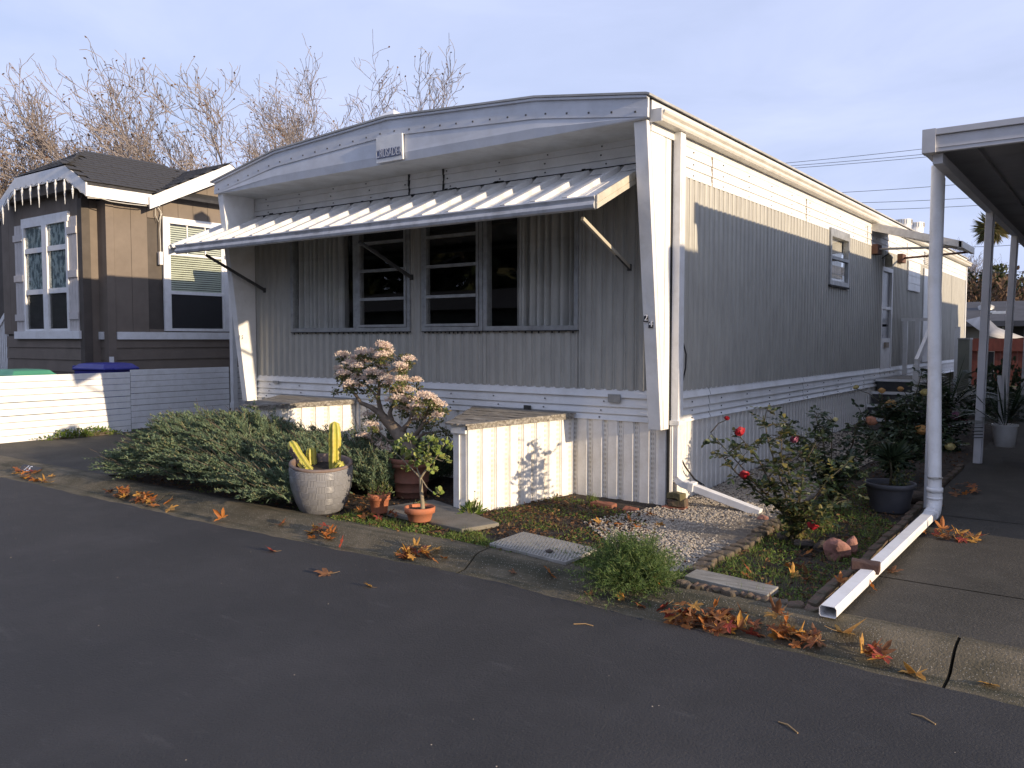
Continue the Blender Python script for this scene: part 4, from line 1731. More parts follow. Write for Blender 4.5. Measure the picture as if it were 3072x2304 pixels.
for i, (u, v, lean) in enumerate(((2030, 1090, 0), (2109, 1040, .02), (2162, 985, .05), (2206, 945, .03))):
    y_ = (7.86, 10.35, 12.85, 15.4)[i]
    b = gy(u, v, y_)
    if i == 0:
        b.x -= .085
    zb = slope(y_) - .02
    xt = CPX + .095 - (.085 if i == 0 else 0)
    mb = MB()
    mb.bar((b.x, y_, zb), (xt, y_, CZ0 - .08), .075, .075, up=(0, 1, 0))
    if i:
        mb.bar((b.x + .045, y_, zb), (xt + .045, y_, CZ0 - .08), .012, .05, up=(0, 1, 0))
    post = mb.build('post', PAINT, CP, bevel=.006)
    if i == 1:
        mb = MB()
        for zz in (.30, .335, .37, .41):
            mb.bar((b.x - .043, y_ - .05, zb + zz), (b.x + .055, y_ - .05, zb + zz + .008), .01, .008)
            mb.bar((b.x - .043, y_ - .05, zb + zz), (b.x - .043, y_ + .05, zb + zz), .01, .008)
        mb.build('wire_tie', M['black'], post)
    if i == 2:
        mb = MB()
        q0 = b.lerp(Vector((xt, y_, CZ0)), .36)
        mb.bar((q0.x - .07, y_ - .04, q0.z), (q0.x - .03, y_ - .04, zb + .05), .05, .02, up=(0, 1, 0))
        mb.build('bent_cover', PAINT, post)
# white fall pipe on the first post
e0 = gz(2018, 1104, .20)
end = gz(1788, 1322, .145)
DPM = M['white_clean']
mb = MB()
tp = gy(2027, 352, 7.74)
mb.tube([(tp.x, 7.74, CZ0 + .0), (tp.x - .002, 7.74, 2.0), (e0.x, e0.y, e0.z + .10)], .052, 18)
pp = mb.build('downspout', DPM, CP)
mb = MB()
dd = (end - e0)
dd.normalize()
mb.tube([e0 + Vector((0, 0, .15)), e0 + Vector((0, 0, .06)), e0 + dd * .05 + Vector((0, 0, .005)), e0 + dd * .14], .058, 18)
mb.lathe([(.052, 0), (.062, 0), (.062, .035), (.052, .035)], (e0.x, e0.y, e0.z + .16), 18)
mb.lathe([(.052, 0), (.060, 0), (.060, .02), (.052, .02)], (e0.x, e0.y, e0.z + .10), 18)
mb.build('elbow', DPM, pp)
mb = MB()
A_ = e0 + dd * .10
S = dd.cross(Vector((0, 0, 1))).normalized()
U = S.cross(dd)
prof = [(-.046, -.020), (-.038, -.030), (.038, -.030), (.046, -.020), (.046, .020), (.036, .032), (-.036, .032), (-.046, .020)]
inn = [(a * .93, b * .91) for a, b in prof]
for pr_ in (prof, inn):
    P0 = [A_ + S * a + U * b for a, b in pr_]
    P1 = [end + S * a + U * b for a, b in pr_]
    mb.strip(P0 + P0[:1], P1 + P1[:1])
P1 = [end + S * a + U * b for a, b in prof]
P2 = [end + S * a + U * b for a, b in inn]
mb.strip(P1 + P1[:1], P2 + P2[:1])
mb.build('spout', DPM, pp)
mb = MB()
mb.lathe([(.053, 0), (.057, 0), (.057, .012), (.053, .012)], (e0.x, e0.y, e0.z + .27), 18)
mb.tube([(e0.x - .055, e0.y - .01, e0.z + .272), (e0.x + .06, e0.y - .05, e0.z + .285)], .006, 5)
mb.build('tie', M['steel'], pp)

# neighbour's home that the carport leans against (shades the right side)
RH = root('right_home', (5.4, 14, .1), 'neighbouring white home beside the right carport', 'mobile home')
mb = MB()
mb.box(2.40, 8.6, 6.95, 22, .0, 3.45)
mb.build('wall', M['white'], RH)
mb = MB()
mb.box(2.36, 8.65, 6.45, 22.1, 3.30, 3.46)
mb.prism([(2.40, 6.95, 3.3), (2.40, 6.45, 3.3), (2.40, 6.55, 1.95), (2.40, 6.95, 1.95)], (.12, 0, 0))  # hanging hood, out of view, shaped to shade only the corner fin's upper part
mb.build('roof', M['fascia'], RH)

# ================================================================ BACKGROUND AT THE RIGHT
c_ = gy(2081, 790, 19.6)
PN = root('metal_cabinet', (c_.x, 19.6, .3), 'tall narrow grey-green cabinet beyond the side door steps', 'cabinet')
w0, w1_ = gy(2068, 790, 19.6).x, gy(2093, 790, 19.6).x
mb = MB()
mb.box(w0, w1_, 19.6, 20.0, .25, gy(2080, 733, 19.6).z)
mb.build('body', mat('grey_green_metal', (.20, .205, .16), (.16, .165, .13), 4, .6), PN)
mb = MB()
zt_ = gy(2080, 733, 19.6).z
mb.box(w0 - .01, w1_ + .01, 19.58, 20.02, zt_, zt_ + .03)
mb.build('top_cap', M['steel'], PN)
p0, p1 = gy(2062, 730, 20.6), gy(2068, 900, 20.6)
mb = MB()
mb.box(p0.x, p0.x + .10, 20.6, 20.68, .2, gy(2066, 706, 20.6).z)
tag(mb.build('white_post', M['white']), 'short white timber post beside the grey-green cabinet', 'post')

# red timber fence with a black gate
RF = root('red_fence', (0, 27, .3), 'rusty red board fence across the end of the yard', 'fence')
REDW = mat('red_stain', (.20, .055, .035), (.15, .04, .028), 4, .85, .002, 40, grime=((.08, .035, .025), .6, 3), stretch=(4, 4, 1))
zt_ = gy(2150, 731, 27).z
x = gy(2088, 760, 27).x
x_end = x + 7
gate = (gy(2120, 760, 27).x, gy(2147, 760, 27).x)
while x < x_end:
    if not (gate[0] - .1 < x < gate[1]):
        mb = MB()
        mb.box(x, x + .135, 27, 27.03, .25, zt_ - .18 + random.uniform(-.01, .01))
        mb.build('fence_board', REDW, RF)
    x += .14
mb = MB()
mb.box(gy(2088, 760, 27).x, x_end, 26.93, 26.995, zt_ - .36, zt_)
mb.build('top_rail', REDW, RF)
mb = MB()
mb.box(gate[0], gate[1], 27.0, 27.03, .45, zt_ - .38)
mb.build('gate', M['black'], RF)
# shade sail
ss = [gy(2098, 690, 29), gy(2212, 733, 29), gy(2150, 735, 29), gy(2085, 690 + 5, 33)]
ss = [gy(2128, 682, 29.0), gy(2155, 708, 29.4), gy(2212, 729, 30.5), gy(2170, 734, 28.2), gy(2130, 725, 28.0), gy(2085, 692, 30)]
mb = MB()
mb.add(ss, [(0, 1, 4), (1, 2, 3), (1, 3, 4), (0, 4, 5)], 0, True)
mb.open = True
tag(mb.build('shade_sail', mat('sail_cloth', (.40, .38, .36), None, 3, .9), solid=.01), 'pale grey shade sail stretched above the red fence', 'shade sail')
# far bungalow
FHY = 40
FH = root('far_bungalow', (4, FHY, .3), 'low far bungalow with a dark grey roof behind the red fence', 'house')
xa, xb = gy(2070, 700, FHY).x, gy(2330, 700, FHY).x
mb = MB()
mb.box(xa, xb, FHY, FHY + 8, .3, gy(2150, 694, FHY).z)
wl_ = mb.build('wall', mat('beige_stucco', (.22, .205, .17), (.19, .175, .15), 2, .9), FH)
ze, zr = gy(2150, 693, FHY - .8).z, gy(2150, 651, FHY + 3).z
mb = MB()
mb.prism([(xa - .8, FHY - .8, ze), (xa - .8, FHY + 3, zr), (xa - .8, FHY + 8.8, ze - .3), (xa - .8, FHY + 8.8, ze - .5), (xa - .8, FHY - .8, ze - .22)], (xb - xa + 1.6, 0, 0))
rf = mb.build('roof', mat('grey_roof', (.075, .075, .082), (.055, .055, .06), 2, .9), FH)
q = gy(2195, 715, FHY - .02)
mb = MB()
mb.box(q.x - .5, q.x + .5, FHY - .05, FHY - .01, q.z - .5, q.z + .55)
w = mb.build('window', M['white'], FH)
MB().box(q.x - .42, q.x + .42, FHY - .07, FHY - .051, q.z - .42, q.z + .47).build('pane', M['interior'], w)
q = gy(2130, 664, FHY + 1.5)
mb = MB()
mb.lathe([(.3, -.2), (.32, .05), (.12, .15), (.12, .5), (.2, .5), (0, .6)], q, 10)
mb.build('roof_vent', M['steel'], rf)
# street lamp arm
a = gy(2118, 790, 33)
b = gy(2122, 670, 33)
SL = root('street_lamp', a, 'thin pale street lamp with an arched arm beyond the far fence', 'street lamp')
mb = MB()
pts = [gy(u, v, 33) for u, v in ((2121, 760), (2122, 690), (2124, 682), (2131, 677), (2142, 674.5), (2151, 674))]
mb.tube(pts, .045, 6)
mb.build('arm', M['white'], SL)
mb = MB()
mb.obox(pts[-1] + Vector((.15, 0, -.02)), (.5, .18, .09))
mb.build('lamp_head', M['white'], SL)

# overhead wires on two poles out of sight
WPAIRS = (((1690, 353), (2212, 296), 'highest overhead wire above the roof of the long home'), ((1700, 359), (2212, 311), 'upper wire of the close pair above the long home'),
          ((1705, 364), (2212, 318), 'lower wire of the close pair above the long home'),
          ((1815, 416), (2212, 386), 'overhead wire crossing just above the middle of the side eave'), ((1860, 438), (2212, 420), 'overhead wire below the middle one, ending behind the side eave'), ((1890, 453), (2212, 437), 'lowest wire passing above the roof vents'),
          ((2080, 533), (2212, 527), 'overhead wire seen between the carport posts at canopy height'), ((2085, 588), (2212, 586.5), 'lower overhead wire seen between the carport posts'))
WM = mat('wire_black', (.05, .05, .055), None, 5, .6)
for (a, b, lab) in WPAIRS:
    P0, P1 = gd(a[0], a[1], 58), gd(b[0], b[1], 52)
    d = (P1 - P0)
    pts = []
    for k in range(13):
        t = -.6 + 1.9 * k / 12
        pts.append(P0 + d * t + Vector((0, 0, .25 * ((t - .5) ** 2 - .25))))
    mb = MB()
    mb.tube(pts, .016, 4)
    tag(mb.build('overhead_wire', WM), lab, 'wire', 'overhead wires behind the long home')
# ================================================================ PLANTS
def c6(x, y):
    return ((800 + x / 2.765) / _K, (1000 + y / 2.765) / _K)


def c8(x, y):
    return ((650 + x / 4.9156) / _K, (1150 + y / 4.9156) / _K)


LM = {}
LM['juniper'] = leafmat('juniper_scale', [(.060, .095, .052), (.105, .155, .088), (.175, .23, .14), (.085, .13, .075), (.22, .20, .10)], .12, .7, .25)
LM['jade'] = leafmat('jade_leaf', [(.055, .085, .025), (.10, .13, .035), (.14, .15, .05), (.17, .12, .06)], .15, .3, .5)
LM['jade_bright'] = leafmat('jade_leaf_bright', [(.16, .22, .045), (.21, .27, .06), (.25, .28, .075), (.13, .18, .04)], .25, .3, .5)
LM['blossom'] = leafmat('jade_blossom', [(.82, .66, .57), (.86, .76, .64), (.74, .54, .48), (.86, .80, .66)], .25, .7, .2)
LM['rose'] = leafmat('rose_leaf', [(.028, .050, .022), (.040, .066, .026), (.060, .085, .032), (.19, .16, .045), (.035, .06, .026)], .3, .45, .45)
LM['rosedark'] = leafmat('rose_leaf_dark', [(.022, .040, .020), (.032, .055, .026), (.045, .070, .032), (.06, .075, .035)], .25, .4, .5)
LM['fennel'] = leafmat('feathery_leaf', [(.070, .125, .030), (.095, .16, .042), (.125, .19, .06), (.17, .20, .08)], .3, .6, .3)
LM['weed'] = leafmat('weed_leaf', [(.07, .12, .022), (.11, .18, .03), (.15, .22, .045), (.18, .20, .06), (.10, .10, .035)], .3, .6, .3)
LM['litter'] = leafmat('leaf_litter', [(.10, .05, .03), (.16, .08, .04), (.07, .045, .03), (.22, .13, .06), (.05, .035, .025)], .1, .85, .2)
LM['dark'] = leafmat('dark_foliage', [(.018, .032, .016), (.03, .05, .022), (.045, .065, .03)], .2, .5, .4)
LM['far'] = leafmat('far_foliage', [(.028, .040, .018), (.045, .060, .026), (.065, .075, .035), (.09, .085, .045)], .2, .7, .2)
LM['farred'] = leafmat('far_russet', [(.12, .075, .05), (.16, .10, .065), (.09, .07, .045)], .2, .8, .2)
LM['shrub'] = leafmat('shrub_leaf', [(.05, .075, .025), (.08, .11, .035), (.11, .13, .05)], .25, .6, .3)

UPV = np.array([0, 0, 1.0])


def rnd(n, s=1.0):
    return rng.normal(size=(n, 3)) * s


def juniper(name, label, xa, xb, ya, yb, hfun, nshoot, wind, mt, seedn=0):
    org = Vector(((xa + xb) / 2, (ya + yb) / 2, .09))
    H = root(name, org, label, 'shrub')
    X = rng.uniform(xa, xb, nshoot * 3)
    Y = rng.uniform(ya, yb, nshoot * 3)
    hh = hfun(X, Y)
    ok = hh > .06
    X, Y, hh = X[ok][:nshoot], Y[ok][:nshoot], hh[ok][:nshoot]
    n = len(X)
    keep = np.sin(X * 7.3 + Y * 3.1) + np.sin(X * 3.7 - Y * 8.3 + 1) + .8 * rng.normal(size=n) > -1.0
    X, Y, hh = X[keep], Y[keep], hh[keep]
    n = len(X)
    depth = rng.beta(1.1, 3.2, n)
    P = np.stack([X, Y, .09 + hh * (1 - depth * .9)], 1)
    # outward normal of the mound
    e = .05
    gxn = (hfun(X + e, Y) - hfun(X - e, Y)) / (2 * e)
    gyn = (hfun(X, Y + e) - hfun(X, Y - e)) / (2 * e)
    Nn = _unit(np.stack([-gxn, -gyn, np.ones(n)], 1))
    D = _unit(Nn * np.array([.75, .75, .35]) + np.array(wind)[None] * .9 + rnd(n, .20))
    L = rng.uniform(.24, .52, n) * np.where(rng.random(n) < .10, 1.5, 1.0)
    P = P - D * L[:, None] * .50
    P[:, 2] = np.maximum(P[:, 2], .17)
    bl, st = [], []
    K = 15
    for k in range(K):
        t = (k + .5) / K
        droop = np.array([0, 0, -.22]) * (t * t)
        Q = P + D * (L * t)[:, None] + droop * L[:, None]
        Sd = _unit(np.cross(D, UPV) + 1e-6)
        for s in (-1, 1):
            sl_ = (.030 + .075 * (1 - t)) * (0.7 + .6 * rng.random(n))
            bd = _unit(D * .75 + Sd * s * .62 + rnd(n, .30) + UPV * .15)
            for q in range(3):
                tt = q / 3
                BP = Q + bd * (sl_ * tt)[:, None]
                bdir = _unit(bd + rnd(n, .42))
                bl.append(blades_np(BP, bdir, _unit(rnd(n) + UPV), sl_ * rng.uniform(.35, .65, n), np.full(n, .0105) * rng.uniform(.8, 1.6, n)))
        bl.append(blades_np(Q, _unit(D + rnd(n, .25)), _unit(rnd(n) + UPV), np.full(n, .05), np.full(n, .011)))
    V, F = merge_np(*bl)
    np_mesh('crown', V, F, mt, H, kind='stuff')
    m_ = rng.random(n) < .35
    V, F = segs_np(P[m_], P[m_] + (D * L[:, None])[m_] * .9, np.full(m_.sum(), .005), np.full(m_.sum(), .002), 3)
    # main limbs radiating from the crown base
    k = 26
    cx = rng.uniform(xa + .3, xb - .3, k)
    A = np.stack([cx, np.full(k, (ya + yb) / 2), np.full(k, .09)], 1)
    idx = rng.integers(0, n, k)
    V2, F2 = segs_np(A, P[idx], np.full(k, .018), np.full(k, .007), 5)
    np_mesh('trunk', *merge_np((V, F), (V2, F2)), M['bark'], H)
    return H


def mound1(x, y):
    a = np.clip((x + 8.95) / .35, 0, 1) * np.clip((-5.75 - x) / .55, 0, 1)
    yc = 5.45 + .05 * np.sin(x * 2)
    b = np.clip(1 - (np.abs(y - yc) / .95) ** 3, 0, 1)
    return (.60 + .10 * np.sin(x * 2.3 + 1) + .05 * np.sin(x * 6 + y * 4)) * np.sqrt(a) ** .8 * np.sqrt(b)


juniper('juniper', 'broad grey-green juniper spreading over the kerb left of the ceramic pot', -9.15, -5.75, 4.55, 6.4, mound1, 2300, (-.82, -.22, .42), LM['juniper'])


def mound2(x, y):
    a = np.clip((x + 6.85) / .3, 0, 1) * np.clip((-5.55 - x) / .3, 0, 1)
    b = np.clip(1 - ((y - 6.0) / .75) ** 2, 0, 1)
    return (.40 + .08 * np.sin(x * 5)) * np.sqrt(a) * np.sqrt(b)


juniper('juniper', 'dark shaded juniper behind the cactus pot, between the two hitch covers', -6.85, -5.55, 5.35, 6.7, mound2, 800, (-.35, -.15, .8), LM['juniper'])


# ---------------------------------------------------------------- pots
def pot(name, c, prof, mt, label, soil_r, soil_z, cat='flower pot', n=40, extra=None):
    H = root(name, c, label, cat)
    mb = MB()
    mb.lathe(prof, c, n)
    mb.build('body', mt, H)
    mb = MB()
    k = 24
    pts = [(c[0], c[1], c[2] + soil_z + .012)]
    for ring in (.5, 1.0):
        for j in range(k):
            a = 2 * math.pi * j / k
            pts.append((c[0] + soil_r * ring * math.cos(a), c[1] + soil_r * ring * math.sin(a), c[2] + soil_z + random.uniform(-.006, .010) * (1 if ring < 1 else .3)))
    f = [(0, 1 + j, 1 + (j + 1) % k) for j in range(k)] + [(1 + j, 1 + k + j, 1 + k + (j + 1) % k, 1 + (j + 1) % k) for j in range(k)]
    mb.add(pts, f)
    mb.build('soil', M['soilpot'], H)
    return H


def weave_mat():
    m = mat('grey_glaze', (.22, .22, .235), (.165, .165, .18), 5, .30, grime=((.10, .095, .09), .5, 6), coat=.3)
    nt = m.node_tree
    N, Lk = nt.nodes, nt.links
    tc = N.new('ShaderNodeTexCoord')
    sp = N.new('ShaderNodeSeparateXYZ')
    Lk.new(tc.outputs['Object'], sp.inputs[0])

    def math_(op, a, b=None):
        x = N.new('ShaderNodeMath')
        x.operation = op
        for i, v in enumerate((a, b)):
            if v is None:
                continue
            if isinstance(v, (int, float)):
                x.inputs[i].default_value = v
            else:
                Lk.new(v, x.inputs[i])
        return x.outputs[0]
    ang = math_('ARCTAN2', sp.outputs[1], sp.outputs[0])
    u = math_('MULTIPLY', ang, 22 / (2 * math.pi))
    u = math_('ADD', u, 50)
    v = math_('MULTIPLY', math_('ADD', sp.outputs[2], 1.0), 1 / .058)
    par = math_('MODULO', math_('ADD', math_('FLOOR', u), math_('FLOOR', v)), 2)
    su = math_('ABSOLUTE', math_('SINE', math_('MULTIPLY', u, math.pi * 6)))
    sv = math_('ABSOLUTE', math_('SINE', math_('MULTIPLY', v, math.pi * 5)))
    mx = N.new('ShaderNodeMix')
    Lk.new(par, mx.inputs['Factor'])
    Lk.new(su, mx.inputs['A'])
    Lk.new(sv, mx.inputs['B'])
    st = math_('POWER', mx.outputs['Result'], .6)
    b = N.new('ShaderNodeBump')
    b.inputs['Distance'].default_value = .0035
    b.inputs['Strength'].default_value = 1
    Lk.new(st, b.inputs['Height'])
    bs = N['Principled BSDF']
    Lk.new(b.outputs['Normal'], bs.inputs['Normal'])
    src = bs.inputs['Base Color'].links[0].from_socket
    m2 = N.new('ShaderNodeMix')
    m2.data_type = 'RGBA'
    m2.inputs['B'].default_value = (.34, .34, .355, 1)
    Lk.new(math_('MULTIPLY', math_('POWER', st, 3.0), .55), m2.inputs['Factor'])
    Lk.new(src, m2.inputs['A'])
    Lk.new(m2.outputs['Result'], bs.inputs['Base Color'])
    return m


GPC = Vector((-5.69, 4.87, .105))
gp = pot('ceramic_pot', GPC, [(.02, 0), (.185, 0), (.20, .015), (.235, .10), (.262, .20), (.275, .30), (.277, .37), (.270, .405)], weave_mat(),
         'large grey basket-weave glazed pot holding yellow cactus stems', .24, .355)
mb = MB()
mb.lathe([(.270, .403), (.276, .412), (.272, .425), (.255, .430), (.242, .422), (.240, .33)], GPC, 40)
mb.build('rim', mat('bare_clay_rim', (.20, .135, .105), (.14, .10, .085), 10, .7, .001, 60, grime=((.28, .26, .25), .4, 12)), gp)

_tilt = Matrix.Rotation(R(8), 4, Vector((.664, .747, 0)))
gp.rotation_euler = _tilt.to_euler()
# cactus
CM = mat('cactus_skin', (.46, .40, .055), (.30, .33, .05), 7, .5, .0015, 60, grime=((.60, .46, .13), .5, 14))
CMR = mat('cactus_rib', (.62, .50, .14), (.50, .42, .08), 14, .6, grime=((.30, .22, .10), .5, 20))
CMS = mat('cactus_scar', (.07, .05, .045), (.16, .11, .09), 22, .85)
cz = GPC.z + .34
CT = root('cactus', (GPC.x, GPC.y, cz), 'four ribbed yellow-green cactus stems growing in the grey pot', 'cactus')


def stem(p0, p1, r, bend, ribs=6, scar=False, seed=0):
    rr = random.Random(seed)
    n, m = 26, ribs * 8
    v, f, mi = [], [], []
    ax = (p1 - p0)
    axn = ax.normalized()
    s = axn.cross(Vector((0, 1, .1))).normalized()
    t = axn.cross(s)
    for i in range(n + 1):
        q = i / n
        c = p0 + ax * q + bend * math.sin(q * math.pi)
        cap = 1.0 if q < .88 else math.sqrt(max(0.0, 1 - ((q - .88) / .12) ** 2)) * .96 + .04 * (1 - (q - .88) / .12)
        rad = r * (.86 + .14 * math.sin(q * 3.0)) * cap * (1 + .035 * math.sin(q * 60) + .04 * math.sin(q * 17 + seed))
        for k in range(m):
            a = 2 * math.pi * k / m
            w = abs(math.cos(a * ribs / 2))
            rad2 = rad * (.56 + .44 * w ** .9)
            v.append(c + (s * math.cos(a) + t * math.sin(a)) * rad2)
    for i in range(n):
        for k in range(m):
            f.append((i * m + k, i * m + (k + 1) % m, (i + 1) * m + (k + 1) % m, (i + 1) * m + k))
            w = abs(math.cos(2 * math.pi * (k + .5) / m * ribs / 2))
            q = i / n
            sc = scar and .38 < q < .80 and (k % m) in range(int(m * .15), int(m * .36))
            mi.append(2 if sc and rr.random() < .9 else (1 if w > .93 else 0))
    mb = MB()
    mb.add(v, f, 0, True)
    mb.m = mi
    mb.build('stem', [CM, CMR, CMS], CT)


def cp(x, y, dy=0):
    return gy(*c8(x, y), GPC.y + dy)


stem(cp(1395, 1330, -.10) + Vector((0, 0, .0)), cp(1085, 855, -.08), .050, Vector((-.01, 0, -.012)), 6, True, 1)
stem(cp(1415, 1310, .02), cp(1392, 940, .02), .046, Vector((-.006, 0, 0)), 6, False, 2)
stem(cp(1735, 1310, .03), cp(1737, 560, .03), .055, Vector((.006, 0, 0)), 6, False, 3)
stem(cp(1725, 1330, .0), cp(1850, 1175, .0), .044, Vector((.008, 0, 0)), 6, False, 4)

# big old terracotta pot and the flowering jade
BPC = Vector((-5.50, 5.82, .08))
pot('terracotta_pot', BPC, [(.02, 0), (.140, 0), (.146, .02), (.152, .06), (.157, .062), (.157, .072), (.153, .075), (.166, .15), (.171, .152), (.171, .162), (.167, .165), (.186, .30), (.206, .302), (.208, .335), (.204, .34), (.211, .345), (.213, .385), (.200, .388), (.186, .38), (.18, .33)],
    M['terra_old'], 'large dark terracotta pot holding the flowering jade tree', .184, .33)
JT = root('jade_tree', BPC + Vector((0, 0, .34)), 'old jade tree with a thick leaning trunk and pale pink blossom', 'potted tree')
JY = BPC.y


def jp(x, y, dy=0):
    return gy(*c6(x, y), JY + dy)


br = [
    ([(1200, 1030), (1165, 930), (1110, 850), (1050, 780), (985, 715), (930, 655)], [.086, .080, .072, .062, .050, .036], 0),
    ([(930, 655), (860, 610), (780, 575), (745, 520), (700, 470), (655, 450)], [.032, .024, .020, .017, .013, .009], -.05),
    ([(700, 470), (640, 475), (590, 495)], [.011, .008, .006], -.08),
    ([(985, 715), (945, 640), (925, 540), (935, 430), (905, 330), (940, 220)], [.034, .026, .020, .016, .012, .008], .05),
    ([(925, 540), (850, 450), (800, 380), (730, 300)], [.017, .013, .010, .007], -.02),
    ([(1050, 780), (1020, 660), (1060, 560), (1110, 460), (1150, 400)], [.034, .022, .016, .012, .008], .03),
    ([(935, 430), (1000, 330), (1080, 280), (1170, 225)], [.012, .009, .007, .005], .06),
    ([(1150, 920), (1230, 850), (1290, 770), (1320, 690), (1350, 600)], [.040, .026, .020, .015, .010], .04),
    ([(1100, 840), (1180, 740), (1220, 640), (1240, 570)], [.034, .020, .014, .009], -.02),
    ([(1230, 880), (1310, 830), (1400, 820), (1490, 810)], [.020, .014, .010, .006], .06),
    ([(1290, 770), (1380, 700), (1430, 640)], [.015, .010, .007], .08),
    ([(1130, 900), (1010, 890), (940, 830), (920, 780), (850, 690)], [.016, .011, .009, .007, .005], -.09),
    ([(1010, 890), (940, 920), (860, 880), (800, 850)], [.008, .006, .005, .004], -.11),
]
mb = MB()
tips = []
allb = []
for pts, rad, dy in br:
    P = [jp(x, y, dy * (i / (len(pts) - 1))) for i, (x, y) in enumerate(pts)]
    mb.tube(P, rad, 10)
    for i in range(len(P)):
        allb.append(P[i])
        if i + 1 < len(P):
            allb.append(P[i].lerp(P[i + 1], .5))
fl = [(950, 100), (1000, 140), (650, 185), (720, 210), (790, 170), (860, 160), (930, 200), (1010, 170), (1180, 220), (1110, 270), (1130, 300), (600, 300), (640, 340), (700, 290), (760, 260), (820, 240), (880, 320), (930, 340), (970, 380), (820, 380), (740, 370), (650, 390), (610, 350), (760, 440), (700, 420), (1100, 390), (1150, 400), (1240, 400), (1060, 480), (1120, 470), (1090, 540), (1030, 560), (1150, 540), (1190, 640), (1150, 620), (1230, 560), (1260, 610), (1290, 520), (1360, 540), (1400, 580), (1440, 600), (1380, 640), (1320, 690), (1260, 700), (1230, 720), (1420, 690), (840, 680), (870, 760), (900, 800), (800, 855), (850, 870), (930, 900), (960, 930), (990, 970), (930, 980), (890, 230), (960, 270), (1010, 420), (880, 420), (1330, 600), (1180, 480), (680, 250)]
gr = [(570, 490), (1135, 185), (890, 540), (1390, 850), (1450, 800), (1300, 780), (1500, 830), (820, 480), (1350, 760), (900, 700), (1470, 640)]
cl = [(jp(x, y, random.uniform(-.16, .16)), 1) for x, y in fl] + [(jp(x, y, random.uniform(-.16, .16)), 0) for x, y in gr]
cl += [(jp(x + random.uniform(-35, 35), y + random.uniform(-30, 30), random.uniform(-.2, .2)), 1) for x, y in fl[:40:2]]
PL, DL, LL = [], [], []
PB, DB, LB = [], [], []
for c, f in cl:
    near = min(allb, key=lambda q: (q - c).length)
    mid = near.lerp(c, .5) + Vector((0, 0, .02))
    mb.tube([near, mid, c], [.006, .004, .003], 5, False)
    cc = np.array(c)
    n = 52 if f else 46
    for _ in range(n):
        d = rng.normal(size=3)
        d /= np.linalg.norm(d)
        d[2] = d[2] * .6 - .18
        PL.append(cc + d * rng.uniform(.005, .055) - np.array([0, 0, .040]) * f)
        DL.append(d + np.array([0, 0, .2]))
        LL.append(rng.uniform(.020, .034))
    if f:
        for _ in range(150):
            d = rng.normal(size=3)
            d /= np.linalg.norm(d)
            d[2] = abs(d[2]) * .9
            s = cc + d * rng.uniform(.020, .066) * np.array([1.1, 1.1, .8])
            for q in range(2):
                PB.append(s)
                DB.append(d + rng.normal(size=3) * .8)
                LB.append(rng.uniform(.011, .018))
mb.build('trunk', mat('jade_bark', (.20, .155, .115), (.13, .10, .075), 9, .85, .004, 40, grime=((.36, .30, .23), .5, 11)), JT)
PL, DL, LL = np.array(PL), np.array(DL), np.array(LL)
np_mesh('leaves', *leaves_np(PL, DL, _unit(rnd(len(PL)) + UPV), LL, LL * .62), LM['jade'], JT, kind='stuff')
PB, DB, LB = np.array(PB), np.array(DB), np.array(LB)
np_mesh('blossom', *leaves_np(PB, DB, _unit(rnd(len(PB))), LB, LB * .6), LM['blossom'], JT, kind='stuff')

# small terracotta bowl with a jade standard
BC = Vector((-4.575, 4.94, .125))
pot('terracotta_bowl', BC, [(.02, 0), (.086, 0), (.092, .01), (.108, .068), (.124, .070), (.127, .112), (.121, .118), (.112, .112), (.108, .08)], M['terra'],
    'shallow bright terracotta bowl on the concrete slab with a small jade tree', .11, .092)
SJ = root('small_jade', BC + Vector((0, 0, .09)), 'small jade standard with round green leaves in the terracotta bowl', 'potted plant')


def sp(x, y, dy=0):
    return gy(*c6(x, y), BC.y + dy)


sb = [([(1297, 1495), (1292, 1400), (1282, 1300), (1277, 1200)], [.020, .017, .014, .013], 0),
      ([(1277, 1200), (1220, 1140), (1160, 1080), (1130, 1040)], [.009, .006, .005, .003], -.03),
      ([(1160, 1080), (1100, 1020), (1060, 990), (1000, 980)], [.005, .004, .003, .002], -.06),
      ([(1277, 1200), (1250, 1130), (1240, 1060), (1210, 960), (1190, 890)], [.009, .006, .005, .004, .002], .03),
      ([(1277, 1200), (1330, 1120), (1330, 1040), (1340, 930), (1350, 890)], [.010, .007, .005, .004, .002], 0),
      ([(1330, 1120), (1400, 1040), (1440, 980), (1480, 910)], [.006, .005, .004, .002], .05),
      ([(1285, 1210), (1330, 1280), (1380, 1320), (1430, 1330)], [.006, .005, .004, .003], -.04),
      ([(1400, 1040), (1460, 1060), (1490, 1010)], [.004, .003, .002], .02),
      ([(1330, 1120), (1350, 1150), (1370, 1140)], [.004, .003, .002], -.05)]
mb = MB()
bp_ = []
for pts, rad, dy in sb:
    P = [sp(x, y, dy * i / (len(pts) - 1)) for i, (x, y) in enumerate(pts)]
    mb.tube(P, rad, 8)
    if len(pts) != 4 or pts[0][1] < 1300:
        bp_ += P[1:] + [P[i].lerp(P[i + 1], .5) for i in range(1, len(P) - 1)]
mb.build('trunk', mat('jade_stem', (.30, .25, .17), (.22, .18, .12), 14, .8, .001, 60), SJ)
lv = MB()
ring = [(0, 0), (.35, .32), (.75, .40), (1.0, .18), (1.0, -.18), (.75, -.40), (.35, -.32)]
lv.add([(x, y, .10 * x * x) for x, y in ring] + [(x, y, .10 * x * x - .10) for x, y in ring], [tuple(range(7)), tuple(range(13, 6, -1))] + [(i, (i + 1) % 7, 7 + (i + 1) % 7, 7 + i) for i in range(7)], 0, False)
